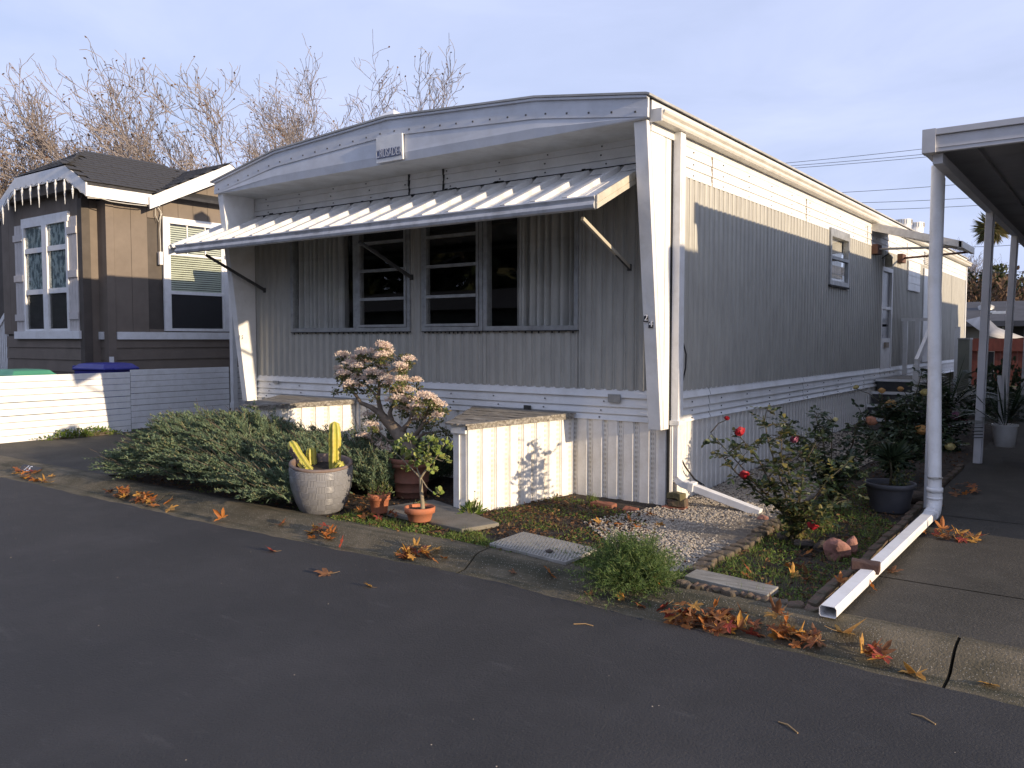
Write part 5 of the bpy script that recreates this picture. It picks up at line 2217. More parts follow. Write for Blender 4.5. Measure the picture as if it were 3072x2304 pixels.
jl = [mesh_only(lv, 'leaf', [mat('jade_leaf_%s' % nm, c, None, 8, .32)]) for nm, c in (('a', (.20, .26, .055)), ('b', (.15, .21, .045)), ('c', (.27, .29, .08)))]
tips = [(1090, 930), (1060, 980), (1150, 890), (1190, 870), (1210, 900), (1240, 990), (1160, 970), (1190, 1020), (1130, 1000), (1300, 930), (1330, 900), (1360, 950), (1380, 890), (1440, 960), (1480, 900), (1500, 930), (1460, 1010), (1490, 1050), (1420, 1000), (1340, 1000), (1280, 980), (1260, 1020), (1320, 1040), (1400, 910), (1180, 1080), (1240, 1090), (1370, 1140), (1330, 1090), (1430, 1310), (1420, 1335), (1040, 1010), (1155, 1110), (1290, 1070), (1370, 1060)]
cnt = 0
for x, y in tips:
    for _ in range(9):
        p = sp(x + random.uniform(-26, 26), y + random.uniform(-22, 22), random.uniform(-.07, .07))
        near = min(bp_, key=lambda q: (q - p).length)
        d = (p - near)
        d = (d.normalized() if d.length > 1e-4 else Vector((0, 0, 1))) + Vector((random.uniform(-.5, .5), random.uniform(-.5, .5), random.uniform(.1, .7)))
        q = d.to_track_quat('X', 'Z') @ Euler((random.uniform(-1.3, 1.3), 0, 0)).to_quaternion()
        s = random.uniform(.028, .044)
        inst(random.choice(jl), 'leaf', p, q.to_euler(), (s, s, s), SJ)

# little terracotta pot with straggly succulents
SC_ = Vector((-5.10, 5.0, .115))
pot('small_terracotta_pot', SC_, [(.02, 0), (.064, 0), (.068, .01), (.083, .115), (.094, .117), (.098, .165), (.092, .170), (.083, .165), (.077, .13)], M['terra'],
    'small terracotta pot of straggly succulents between the cactus pot and the bowl', .074, .13)
SU = root('succulent', SC_ + Vector((0, 0, .13)), 'straggly grey-green succulent spilling from the small terracotta pot', 'potted plant')


def clump(c, rad, hgt, n, L, W, mt, parent, name='leaves', up=.5, stems=8, stuff=True):
    c = np.array(c)
    d = rnd(n)
    d = _unit(d)
    d[:, 2] = np.abs(d[:, 2])
    r = rng.random(n) ** .5
    P = c + d * r[:, None] * np.array([rad, rad, hgt])
    D = _unit(d + UPV * up + rnd(n, .4))
    Ls = rng.uniform(.7, 1.3, n) * L
    o = np_mesh(name, *leaves_np(P, D, _unit(rnd(n) + UPV), Ls, Ls * W), mt, parent)
    if stuff:
        o['kind'] = 'stuff'
    if stems:
        idx = rng.integers(0, n, stems)
        V, F = segs_np(np.repeat(c[None], stems, 0), P[idx], np.full(stems, .012 * rad / .1 * .4 + .002), np.full(stems, .002), 4)
        np_mesh('stem', V, F, M['stem'], parent)
    return o


clump(SC_ + Vector((0, 0, .14)), .12, .13, 260, .026, .42, LM['jade'], SU)
gsc = root('succulent', (-4.86, 5.20, .11), 'low succulent growing on the soil beside the big terracotta pot', 'plant')
clump((-4.86, 5.25, .11), .11, .09, 170, .026, .45, LM['jade'], gsc)

# feathery green plant hanging over the kerb
FC = Vector((-2.43, 4.56, .09))
FE = root('feathery_plant', FC, 'bright green feathery plant spilling over the kerb beside the grey plank', 'plant')
n = 820
az = rng.uniform(0, 2 * math.pi, n)
el = rng.uniform(.05, 1.5, n)
D = np.stack([np.cos(az) * np.cos(el), np.sin(az) * np.cos(el), np.sin(el)], 1)
L = rng.uniform(.17, .36, n) * (1 + .30 * np.sin(el))
P0 = np.array(FC) + rnd(n, .045) * np.array([1.6, 1.0, .1])
bl = []
for k in range(9):
    t = (k + 2) / 10.5
    Q = P0 + D * (L * t)[:, None] + np.array([0, -.02, -.30]) * (t * t * L)[:, None]
    for s in range(6):
        bd = _unit(D * .5 + rnd(n, .75))
        bl.append(blades_np(Q, bd, _unit(rnd(n)), rng.uniform(.018, .045, n) * (1.2 - .5 * t), np.full(n, .0042)))
np_mesh('leaves', *merge_np(*bl), LM['fennel'], FE, kind='stuff')
np_mesh('stem', *segs_np(P0, P0 + D * L[:, None] * .7, np.full(n, .0025), np.full(n, .001), 3), mat('green_stem', (.14, .18, .06), None, 8, .6), FE, kind='stuff')


# ---------------------------------------------------------------- roses
def rose_mesh(r, mt, seed):
    rr = random.Random(seed)
    mb = MB()
    for ring, (cnt_, open_, rad, hz) in enumerate(((3, .15, .35, .75), (4, .4, .55, .70), (5, .75, .80, .55), (6, 1.15, 1.0, .35))):
        for k in range(cnt_):
            a = 2 * math.pi * (k + .5 * ring) / cnt_ + rr.uniform(-.2, .2)
            ca, sa = math.cos(a), math.sin(a)
            w = 1.25 * rad * math.pi / cnt_ * r * 1.15
            pts = []
            for v_, (rr_, zz) in enumerate(((.10, -.35), (.62 * rad + .1, -.1), (rad, hz * .6), (rad * (.9 + .25 * open_), hz))):
                for u_ in (-1, -.5, 0, .5, 1):
                    ww = w * (.35, .9, 1.0, .7)[v_]
                    inw = -.18 * u_ * u_ * rad
                    R_ = (rr_ + inw) * r
                    pts.append((ca * R_ - sa * u_ * ww, sa * R_ + ca * u_ * ww, (zz + rr.uniform(-.05, .05)) * r))
            f = [(i * 5 + j, i * 5 + j + 1, (i + 1) * 5 + j + 1, (i + 1) * 5 + j) for i in range(3) for j in range(4)]
            mb.add(pts, f, 0, True)
    mb.open = True
    return mesh_only(mb, 'rose', [mt])


RM = {'red': mat('red_petal', (.42, .015, .03), (.30, .01, .02), 20, .55), 'pink': mat('pink_petal', (.42, .16, .24), (.32, .10, .17), 20, .6),
      'peach': mat('peach_petal', (.62, .40, .17), (.58, .31, .11), 9, .6), 'faded': mat('faded_petal', (.42, .20, .12), (.30, .13, .08), 20, .7),
      'cream': mat('cream_petal', (.66, .58, .30), (.58, .50, .22), 20, .6), 'magenta': mat('magenta_petal', (.22, .06, .13), (.16, .04, .09), 20, .6)}
RMS = {k: rose_mesh(1.0, v, 5) for k, v in RM.items()}


def rose_bush(base, label, canes, blooms, leafmt, nper=16, lsize=.036, seed=0, dens=1.0):
    """canes: list of polylines of world points; leaves are five-leaflet sprays along them"""
    base = Vector(base)
    H = root('rose_bush', base, label, 'rose bush', 'rose bushes beside the long home')
    mb = MB()
    P, D, Ls = [], [], []
    for pts, r0 in canes:
        mb.tube(pts, [r0 * (1 - .75 * i / (len(pts) - 1)) for i in range(len(pts))], 6)
        tot = sum((pts[i + 1] - pts[i]).length for i in range(len(pts) - 1))
        m = int(tot * nper * dens * 1.6)
        for _ in range(m):
            q = rng.random() ** .75 * (len(pts) - 1)
            i = min(int(q), len(pts) - 2)
            if q < .35:
                continue
            p = pts[i].lerp(pts[i + 1], q - i)
            d = Vector(rng.normal(size=3))
            d.z = d.z * .5 + .15
            d.normalize()
            pl_ = random.uniform(.05, .11)
            # petiole and leaflets
            mb.tube([p, p + d * pl_], [.0018, .001], 3, False)
            sd = d.cross(Vector((0, 0, 1)))
            sd = sd.normalized() if sd.length > .01 else Vector((1, 0, 0))
            for t, s in ((.45, -1), (.45, 1), (.75, -1), (.75, 1), (1.0, 0)):
                P.append(np.array(p + d * pl_ * t))
                dd_ = (d * .6 + sd * s * .9 + Vector((0, 0, random.uniform(-.4, .1)))) if s else d
                D.append(np.array(dd_) + rng.normal(size=3) * .15)
                Ls.append(lsize * random.uniform(.75, 1.25))
    for (pos, col, r) in blooms:
        near = min((q for pts, _ in canes for q in pts), key=lambda q: (q - pos).length)
        mb.tube([near, near.lerp(pos, .5) + Vector((0, 0, .02)), pos + Vector((0, 0, -r * .3))], [.005, .004, .003], 5)
        o = inst(RMS[col], 'rose', pos, (random.uniform(-.5, .3) + .35, random.uniform(-.4, .4), random.uniform(0, 6)), (r, r, r * 1.45), H)
    mb.build('stem', M['stem'], H)
    P, D, Ls = np.array(P), np.array(D), np.array(Ls)
    np_mesh('leaves', *leaves_np(P, D, _unit(rnd(len(P), .55) + UPV), Ls, Ls * .62), leafmt, H, kind='stuff')
    return H


def canes_from(base, tips, Y, r0=.011, sub=4, seed=0):
    rr = random.Random(seed)
    out = []
    for (u, v, dy) in tips:
        t = gy(u, v, Y + dy)
        m1 = Vector(base).lerp(t, .22)
        m1.z = base[2] + (.16 + .10 * rr.random()) * min(1.0, max(.25, (t.z - base[2]) / .5))
        m1 = m1.lerp(Vector((base[0], base[1], m1.z)), .55)
        m2 = Vector(base).lerp(t, .72) + Vector((rr.uniform(-.05, .05), rr.uniform(-.05, .05), .04))
        pts = [Vector(base) + Vector((rr.uniform(-.012, .012), rr.uniform(-.012, .012), 0)), m1, m2, t]
        out.append((pts, r0 * rr.uniform(.7, 1.1)))
        for s in range(sub):
            q = rr.uniform(.30, .98)
            i = min(int(q * 3), 2)
            p = pts[i].lerp(pts[i + 1], q * 3 - i)
            d = Vector((rr.uniform(-1, 1), rr.uniform(-1, 1), rr.uniform(-.2, .6))).normalized()
            ln = rr.uniform(.08, .22)
            out.append(([p, p + d * ln * .5 + Vector((0, 0, .02)), p + d * ln], .0045))
    return out


B1 = gz(1716, 1172, .10)
cn = canes_from(B1, [(1535, 935, 0), (1600, 945, .0), (1650, 905, .1), (1690, 925, .15), (1560, 985, -.1), (1620, 1035, -.1), (1760, 960, .2), (1830, 1000, .15), (1850, 1060, .1), (1800, 1090, -.1), (1760, 1130, -.15), (1700, 1000, 0), (1740, 1040, -.1), (1680, 1080, -.1)], B1.y, .012, 3, 3)
rose_bush(B1, 'front rose bush with red roses and sparse yellowing leaves by the gravel path', cn,
          [(gy(1600, 935, B1.y), 'red', .040), (gy(1570, 905, B1.y), 'red', .020), (gy(1608, 1028, B1.y - .1), 'red', .036), (gy(1755, 1138, B1.y - .15), 'red', .038), (gy(1717, 951, B1.y + .15), 'pink', .030)],
          LM['rose'], 13, .046, 1)
B2 = Vector((-2.0, 7.35, .13))
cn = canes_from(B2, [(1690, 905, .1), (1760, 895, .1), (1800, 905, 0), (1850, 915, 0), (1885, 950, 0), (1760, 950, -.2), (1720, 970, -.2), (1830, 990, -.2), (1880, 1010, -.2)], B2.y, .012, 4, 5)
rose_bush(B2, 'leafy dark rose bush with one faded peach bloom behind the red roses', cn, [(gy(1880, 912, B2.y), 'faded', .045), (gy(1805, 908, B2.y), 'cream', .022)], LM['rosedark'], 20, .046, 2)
B3 = Vector((-1.85, 9.1, .2))
cn = canes_from(B3, [(1855, 880, .2), (1905, 872, 0), (1925, 890, 0), (1950, 872, .1), (1990, 870, 0), (1985, 930, -.2), (1940, 930, -.3), (1880, 960, -.3), (1960, 980, -.4), (2040, 960, -.2), (2010, 900, .1), (1992, 800, .3), (1920, 1000, -.3), (1870, 930, -.1)], B3.y, .013, 5, 7)
rose_bush(B3, 'tall rose bush with large peach-yellow roses near the carport pipe', cn,
          [(gy(1925, 876, B3.y), 'peach', .050), (gy(1990, 932, B3.y - .2), 'peach', .054), (gy(1905, 846, B3.y), 'peach', .034), (gy(1945, 842, B3.y + .1), 'peach', .030), (gy(1998, 850, B3.y), 'cream', .040), (gy(2052, 968, B3.y - .2), 'cream', .045), (gy(1850, 838, B3.y), 'cream', .028)],
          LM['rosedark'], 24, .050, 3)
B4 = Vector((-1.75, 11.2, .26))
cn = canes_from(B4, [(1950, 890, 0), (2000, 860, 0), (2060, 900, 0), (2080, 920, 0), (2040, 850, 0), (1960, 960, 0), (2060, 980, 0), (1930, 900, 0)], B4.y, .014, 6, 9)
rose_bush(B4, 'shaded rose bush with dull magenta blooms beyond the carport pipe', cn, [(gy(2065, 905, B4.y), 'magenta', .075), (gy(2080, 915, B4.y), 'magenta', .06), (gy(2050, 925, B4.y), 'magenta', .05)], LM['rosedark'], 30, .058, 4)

# grey plastic tub with a spiky plant
TC_ = gz(1915, 1112, .135) + Vector((-.02, .20, 0))
pot('plastic_tub', TC_, [(.02, 0), (.150, 0), (.154, .01), (.185, .20), (.186, .202), (.205, .204), (.210, .235), (.205, .245), (.190, .245), (.182, .20)], M['plastic'],
    'round dark grey plastic planter tub beside the white pipe', .182, .20, 'planter')
SPK = root('spiky_plant', TC_ + Vector((0, 0, .2)), 'spiky dark plant with thin radiating leaves in the grey plastic tub', 'potted plant')
n = 130
D = _unit(rnd(n) * np.array([1, 1, .5]) + UPV * .75)
mbs = MB()
mbs.tube([TC_ + Vector((0, 0, .2)), TC_ + Vector((.01, 0, .34)), TC_ + Vector((-.01, 0, .46))], [.012, .010, .008], 6)
mbs.build('stem', M['stem'], SPK)
P = np.array(TC_) + np.array([0, 0, .44]) + rnd(n, .012)
np_mesh('leaves', *leaves_np(P, D, _unit(rnd(n) + UPV), rng.uniform(.14, .26, n), np.full(n, .016), .1), LM['dark'], SPK, kind='stuff')
n = 160
D = _unit(rnd(n) + UPV * .8)
P = np.array(TC_) + np.array([.07, -.02, .28]) + rnd(n, .05)
np_mesh('leaves', *leaves_np(P, D, _unit(rnd(n) + UPV), rng.uniform(.025, .05, n), np.full(n, .014), .1), LM['rose'], SPK, kind='stuff')

# ---------------------------------------------------------------- yard plants farther back
def fronds(c, n, L, W, mt, label, name, potm=None, h=.0, cat='plant', arch=.5):
    c = Vector(c)
    H = root(name, c, label, cat)
    bl = []
    m = 16
    for k in range(n):
        a = random.uniform(0, 2 * math.pi)
        el_ = random.uniform(.35, 1.35)
        d = np.array([math.cos(a) * math.cos(el_), math.sin(a) * math.cos(el_), math.sin(el_)])
        ln = L * random.uniform(.7, 1.2)
        t = np.linspace(.2, 1, m)
        Q = np.array(c) + np.array([0, 0, h]) + d * (ln * t)[:, None] + np.array([0, 0, -arch * ln]) * (t ** 2)[:, None]
        sd = _unit(np.cross(d, UPV)[None])[0]
        for s in (-1, 1):
            bd = np.repeat((d * .6 + sd * s - UPV * .25)[None], m, 0)
            bl.append(leaves_np(Q, bd, np.repeat(UPV[None], m, 0), np.full(m, W) * (1.15 - t * .6), np.full(m, W * .12), .05))
        bl.append(leaves_np(np.array(c)[None] + np.array([0, 0, h]), d[None], UPV[None], np.array([ln * .8]), np.array([.02])))
    np_mesh('fronds', *merge_np(*bl), mt, H, kind='stuff')
    if h > .05:
        mb = MB()
        mb.tube([c, c + Vector((0, 0, h))], [.06, .045], 8)
        mb.build('trunk', M['bark'], H)
    return H


c = gz(2165, 968, .42)
WP = pot('white_pot', c + Vector((0, .2, 0)), [(.02, 0), (.10, 0), (.125, .22), (.132, .225), (.132, .245), (.115, .245), (.11, .20)], M['white_clean'], 'white plant pot standing behind the third carport post', .11, .20)
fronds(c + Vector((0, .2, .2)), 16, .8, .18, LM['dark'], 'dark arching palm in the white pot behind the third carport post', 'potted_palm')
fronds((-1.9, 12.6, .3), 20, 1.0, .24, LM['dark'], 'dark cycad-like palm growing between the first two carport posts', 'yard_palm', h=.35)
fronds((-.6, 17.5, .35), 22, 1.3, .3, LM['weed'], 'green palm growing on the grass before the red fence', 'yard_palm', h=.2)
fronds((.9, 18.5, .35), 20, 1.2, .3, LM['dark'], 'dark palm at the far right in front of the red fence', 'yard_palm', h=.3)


def bush(c, rx, ry, h, n, L, mt, label, name='bush', group=None, W=.6):
    c = Vector(c)
    H = root(name, c, label, 'bush', group)
    d = _unit(rnd(n))
    d[:, 2] = np.abs(d[:, 2])
    lump = 1 + .22 * np.sin(d[:, 0] * 5 + 1) * np.cos(d[:, 1] * 6) + .15 * np.sin(d[:, 2] * 9)
    r = (rng.random(n) ** .45) * lump
    P = np.array(c) + d * r[:, None] * np.array([rx, ry, h])
    D = _unit(d + rnd(n, .6) + UPV * .2)
    Ls = rng.uniform(.7, 1.3, n) * L
    np_mesh('crown', *leaves_np(P, D, _unit(rnd(n) + UPV), Ls, Ls * W), mt, H, kind='stuff')
    k = 14
    idx = rng.integers(0, n, k)
    np_mesh('stem', *segs_np(np.repeat(np.array(c)[None], k, 0), P[idx], np.full(k, .02), np.full(k, .006), 4), M['bark'], H)
    return H


bush((-1.6, 15.6, .35), .55, .8, .75, 1500, .08, LM['dark'], 'dark bush between the second and third carport posts')
bush((.2, 22, .35), 1.2, 1.0, .8, 1600, .10, LM['shrub'], 'rounded green bush on the grass before the red fence')
bush((2.2, 23, .35), 1.2, 1.0, 1.0, 1600, .10, LM['dark'], 'dark bush at the right end of the red fence')
bush((-15.3, 5.6, .1), .75, .7, 1.32, 3200, .07, LM['shrub'], 'leafy green bush behind the fence below the shuttered window')
bush((-16.6, 5.0, .1), .5, .5, 1.35, 900, .05, LM['litter'], 'bare twiggy brown bush at the left edge behind the fence')
c = gz(155, 950, .1)
bush((FX + .12, 6.35, .10), .10, .62, .12, 900, .035, LM['weed'], 'low weed patch at the foot of the white fence', 'weed')

# ---------------------------------------------------------------- bare trees behind the houses
def bare_tree(base, height, lean, seed, label, trunk_r=.22, spread=.62, fork=.30):
    r = np.random.default_rng(seed)
    base = np.array(base, dtype=float)
    lean = np.array(lean, dtype=float)
    H = root('bare_tree', base, label, 'tree', 'bare winter trees behind the houses')
    S0, S1, R0, R1 = [], [], [], []
    twigs = []

    def grow(p, d, L, r0, lev, nseg):
        pts = [p]
        q, dd = p.copy(), d / np.linalg.norm(d)
        seg = L / nseg
        for i in range(nseg):
            w = (.08, .10, .17, .23, .28)[lev]
            pull = (.0, .11, .16, .16, .14)[lev]
            dd = dd + r.normal(size=3) * w + (lean * .9 + UPV * .75) * pull
            dd /= np.linalg.norm(dd)
            q2 = q + dd * seg
            ra = r0 * (1 - .72 * i / nseg)
            rb = r0 * (1 - .72 * (i + 1) / nseg)
            S0.append(q); S1.append(q2); R0.append(ra); R1.append(rb)
            q = q2
            pts.append(q)
        if lev == 4:
            twigs.append(q)
            return
        nchild = (10, 10, 8, 4)[lev]
        for c in range(nchild):
            t = fork + (1 - fork) * (c + r.random()) / nchild if lev == 0 else .18 + .80 * (c + r.random()) / nchild
            i = min(int(t * nseg), nseg - 1)
            pp = pts[i] + (pts[i + 1] - pts[i]) * (t * nseg - i)
            ax = (pts[i + 1] - pts[i])
            ax /= np.linalg.norm(ax)
            sd = r.normal(size=3)
            sd -= ax * sd.dot(ax)
            sd /= np.linalg.norm(sd)
            ang = (spread, .62, .66, .7)[lev] * (.7 + .6 * r.random())
            cd = ax * math.cos(ang) + sd * math.sin(ang) + lean * (.45, .22, .12, .08)[lev] + UPV * .12
            cl_ = L * ((.72, .58, .50, .48)[lev]) * (.7 + .5 * r.random()) * (1.0 if lev else 1.0)
            grow(pp, cd, cl_, r0 * (1 - .72 * t) * (.68, .60, .56, .55)[lev], lev + 1, (0, 8, 6, 5, 4)[lev + 1])

    grow(base, UPV + lean * .25, height * .62, trunk_r, 0, 7)
    S0, S1, R0, R1 = map(np.array, (S0, S1, R0, R1))
    R0, R1 = np.maximum(R0, .0115), np.maximum(R1, .0085)
    big = R0 > .045
    o = np_mesh('trunk', *segs_np(S0[big], S1[big] + (S1[big] - S0[big]) * .04, R0[big], R1[big], 7), M['treebark'], H, smooth=True)
    np_mesh('crown', *segs_np(S0[~big], S1[~big], R0[~big], R1[~big], 3), TWIG, H, kind='stuff')
    tw = np.array(twigs)
    sel = r.random(len(tw)) < .25
    n = sel.sum()
    np_mesh('seed_heads', *leaves_np(tw[sel], r.normal(size=(n, 3)), r.normal(size=(n, 3)), np.full(n, .10), np.full(n, .07)), LM['litter'], H, kind='stuff')


TWIG = mat('twig_bark', (.27, .23, .205), (.19, .155, .14), 3, .85)
left = np.array([-.805, -.593, 0])
for i, (u, dist, top_v, ln, lab, tr) in enumerate((
        (375, 30, 135, .34, 'bare pale-barked tree rising behind the brown roof ridge', .26),
        (45, 29, 165, .06, 'upright bare tree at the far left edge', .22),
        (150, 34, 175, .25, 'bare tree between the left edge and the brown roof ridge', .22),
        (560, 32, 140, .36, 'bare tree leaning left above the dip of the brown roof', .25),
        (665, 35, 190, .30, 'bare tree above the left end of the home roof', .22),
        (850, 40, 160, .03, 'thin upright bare tree above the middle of the home roof', .20),
        (760, 42, 215, .12, 'distant thin bare tree behind the home roof, between two larger trees', .18))):
    b = gd(u, 733, dist)
    topz = gd(u, top_v, dist).z
    bare_tree((b.x, b.y, 0), topz * (.85, .68, .70, .84, .78, .72, .80)[i], left * ln * 1.25, 40 + i * 3, lab, tr, .90 if ln > .2 else .40)
bt = gd(2085, 733, 75)
bare_tree((bt.x, bt.y, 0), gd(2085, 500, 75).z * .8, left * .1, 91, 'pale distant bare tree beyond the side canopy', .25)


# far evergreens and palm at the right
def big_tree(c, rx, h0, h1, n, L, mt, label, seed):
    c = Vector(c)
    H = root('evergreen_tree', c, label, 'tree')
    r = np.random.default_rng(seed)
    k = 26
    cen = np.stack([r.normal(size=k) * rx * .5, r.normal(size=k) * rx * .5, h0 + (h1 - h0) * r.random(k)], 1)
    rad = r.uniform(.22, .42, k) * rx
    idx = r.integers(0, k, n)
    d = _unit(r.normal(size=(n, 3)))
    P = np.array(c) + cen[idx] + d * (rad[idx] * r.random(n) ** .4)[:, None]
    D = _unit(d + r.normal(size=(n, 3)) * .6)
    Ls = r.uniform(.6, 1.4, n) * L
    np_mesh('crown', *leaves_np(P, D, _unit(r.normal(size=(n, 3)) + UPV), Ls, Ls * .6), mt, H, kind='stuff')
    mb = MB()
    mb.tube([c, c + Vector((.1, 0, h0)), c + Vector((0, .1, (h0 + h1) / 2))], [rx * .08, rx * .06, rx * .03], 8)
    for q in range(6):
        mb.tube([c + Vector((.08, 0, h0 * .8)), Vector(np.array(c) + cen[q])], [rx * .04, rx * .015], 5)
    mb.build('trunk', M['bark'], H)


for (u, d_, tv, rw, mt, lab, n) in ((2108, 70, 586, 2.0, LM['far'], 'dark evergreen tree just right of the home end', 5200), (2140, 78, 612, 2.0, LM['far'], 'rounded evergreen tree below the palm, between two carport posts', 4200),
                                    (2192, 82, 583, 3.0, LM['far'], 'broad dark pine at the right edge between the last posts', 5200), (2165, 90, 630, 3.5, LM['far'], 'low distant evergreen between the palm and the pine', 3000)):
    b = gd(u, 733, d_)
    hz = gd(u, tv, d_).z
    big_tree((b.x, b.y, 0), rw * 1.3, hz * .35, hz * .93, n, .32, mt, lab, int(u))
for (u, d_, lab) in ((2120, 62, 'russet winter hedge behind the far bungalow roof, left part'), (2190, 62, 'russet winter hedge behind the far bungalow roof, right part')):
    b = gd(u, 733, d_)
    bush((b.x, b.y, 0), 3.6, 2, gd(u, 622, d_).z, 3600, .34, LM['farred'], lab, 'far_hedge')
pb, pt = gd(2124, 660, 66), gd(2144, 492, 66)
PT = root('palm_tree', (pb.x, pb.y, 0), 'tall thin palm with a drooping shaggy crown beyond the carport', 'palm tree')
mb = MB()
mb.tube([Vector((pb.x, pb.y, 0)), pb, pb.lerp(pt, .5) + Vector((.15, 0, 0)), pt], [.24, .20, .17, .15], 8)
mb.build('trunk', M['treebark'], PT)
bl = []
for k in range(70):
    d = rng.normal(size=3)
    d[2] = d[2] * .9 - .05
    d /= np.linalg.norm(d)
    n = 9
    L_ = rng.uniform(.9, 1.4)
    fan = _unit(np.repeat(d[None], n, 0) + rnd(n, .28))
    bl.append(leaves_np(np.repeat(np.array(pt)[None] + d * .35, n, 0), fan + np.array([0, 0, -.1]), _unit(rnd(n) + UPV), np.full(n, L_), np.full(n, .10), .05))
np_mesh('crown', *merge_np(*bl), leafmat('palm_frond', [(.09, .10, .03), (.15, .14, .05), (.22, .17, .08), (.06, .075, .025)], .2, .6, .3), PT, kind='stuff')
# ================================================================ GROUND COVER, GRAVEL, BRICKS, LEAVES
from mathutils import noise as _nz


def inpoly(X, Y, poly):
    ins = np.zeros(len(X), bool)
    j = len(poly) - 1
    for i in range(len(poly)):
        xi, yi = poly[i]
        xj, yj = poly[j]
        ins ^= ((yi > Y) != (yj > Y)) & (X < (xj - xi) * (Y - yi) / (yj - yi + 1e-12) + xi)
        j = i
    return ins


def scatter(poly, n, dens=None):
    xs, ys = [p[0] for p in poly], [p[1] for p in poly]
    X = rng.uniform(min(xs), max(xs), n * 4)
    Y = rng.uniform(min(ys), max(ys), n * 4)
    ok = inpoly(X, Y, poly)
    X, Y = X[ok], Y[ok]
    if dens is not None:
        k = rng.random(len(X)) < dens(X, Y)
        X, Y = X[k], Y[k]
    return X[:n], Y[:n]


def slope_np(Y):
    return .09 - .012 + np.maximum(0, np.minimum(Y, 13) - 6) * .035


# gravel stones
gp1 = [(-3.6, 5.85), (-3.20, 6.9), (-3.2, 8.0), (-2.3, 8.0), (-2.25, 7.0), (-2.22, 5.0), (-2.55, 4.72), (-3.0, 5.3)]
gp2 = [(-3.2, 8.0), (-3.2, 12), (-2.2, 12), (-2.3, 8.0)]
mb = MB()
mb.add([(x, y, slope(y) - .0065) for x, y in [(-3.05, 5.6), (-3.2, 6.9), (-3.2, 9.0), (-2.28, 9.0), (-2.25, 7.0), (-2.25, 5.1)]], [tuple(range(6))])
tag(mb.build('gravel_bed', mat('gravel_base', (.22, .19, .15), (.14, .12, .10), 30, .95, .01, 90)), kind='structure')
X, Y = scatter(gp1, 14000, lambda x, y: np.clip(.25 + 1.4 * (x + 3.5), .05, 1) * np.clip((y - 4.6) * 3, 0.1, 1))
X2, Y2 = scatter(gp2, 4500)
X, Y = np.concatenate([X, X2]), np.concatenate([Y, Y2])
n = len(X)
s = rng.uniform(.006, .0155, n) * (1 + .35 * (Y > 8))
base = np.array([[1, 0, 0], [0, 1, 0], [-1, 0, 0], [0, -1, 0], [0, 0, .75], [0, 0, -.5], [.62, .62, .35], [-.6, .6, .3]])
Fo = np.array([[0, 6, 4], [6, 1, 4], [1, 7, 4], [7, 2, 4], [2, 3, 4], [3, 0, 4], [0, 6, 5], [6, 1, 5], [1, 7, 5], [7, 2, 5], [2, 3, 5], [3, 0, 5]])
a = rng.uniform(0, 6.28, n)
jit = base[None] * rng.uniform(.6, 1.25, (n, 8, 1)) * s[:, None, None]
Vx = jit[:, :, 0] * np.cos(a)[:, None] - jit[:, :, 1] * np.sin(a)[:, None]
Vy = jit[:, :, 0] * np.sin(a)[:, None] + jit[:, :, 1] * np.cos(a)[:, None]
V = np.stack([X[:, None] + Vx, Y[:, None] + Vy, (slope_np(Y) + .010 + rng.uniform(0, .010, n))[:, None] + jit[:, :, 2]], 2).reshape(-1, 3)
F = (np.arange(n)[:, None, None] * 8 + Fo[None]).reshape(-1, 3)
tag(np_mesh('gravel', V, F, M['gravel']), kind='stuff')


# weeds and grass
def patchn(x, y, sc=3.0, off=0.0):
    return np.array([_nz.noise(Vector((a_ * sc + off, b_ * sc, off))) for a_, b_ in zip(x, y)])


def weeds(poly, n, L, name, mt, thr=-.1, off=0.0, blade=False, dens=None):
    X, Y = scatter(poly, n, dens)
    k = patchn(X, Y, 3.2, off) > thr
    X, Y = X[k], Y[k]
    m = len(X)
    P = np.stack([X, Y, slope_np(Y) + rng.uniform(0, .02, m)], 1)
    if blade:
        D = _unit(rnd(m, .45) + UPV)
        return blades_np(P, D, _unit(rnd(m)), rng.uniform(.5, 1.4, m) * L, np.full(m, .004))
    D = _unit(rnd(m) * np.array([1, 1, .4]) + UPV * .55)
    Ls = rng.uniform(.6, 1.4, m) * L
    return leaves_np(P, D, _unit(rnd(m, .5) + UPV), Ls, Ls * .55)


kerbside = [(-5.35, 4.62), (-2.2, 4.62), (-2.2, 4.86), (-3.0, 4.84), (-3.75, 4.82), (-4.0, 5.0), (-5.0, 4.93), (-5.35, 4.95)]
middle = [(-4.15, 5.0), (-2.9, 5.0), (-2.75, 5.6), (-3.3, 6.3), (-4.3, 6.6), (-4.45, 5.6)]
bed = [(-2.18, 4.62), (-1.40, 4.62), (-1.40, 6.9), (-1.6, 8.4), (-2.15, 8.4), (-2.2, 6.5)]
parts = [weeds(kerbside, 6500, .020, '', None, -.25, 1), weeds(middle, 5200, .017, '', None, .0, 4), weeds(bed, 8500, .018, '', None, -.18, 8), weeds([(-9, 4.64), (-5.6, 4.64), (-5.6, 4.9), (-9, 4.9)], 700, .018, '', None, 0, 3)]
tag(np_mesh('weeds', *merge_np(*parts), LM['weed']), kind='stuff')
parts = [weeds(kerbside, 2600, .05, '', None, -.1, 2, True), weeds(middle, 900, .05, '', None, .1, 5, True), weeds(bed, 3800, .06, '', None, -.1, 9, True)]
tag(np_mesh('grass', *merge_np(*parts), LM['weed']), kind='stuff')
lit = []
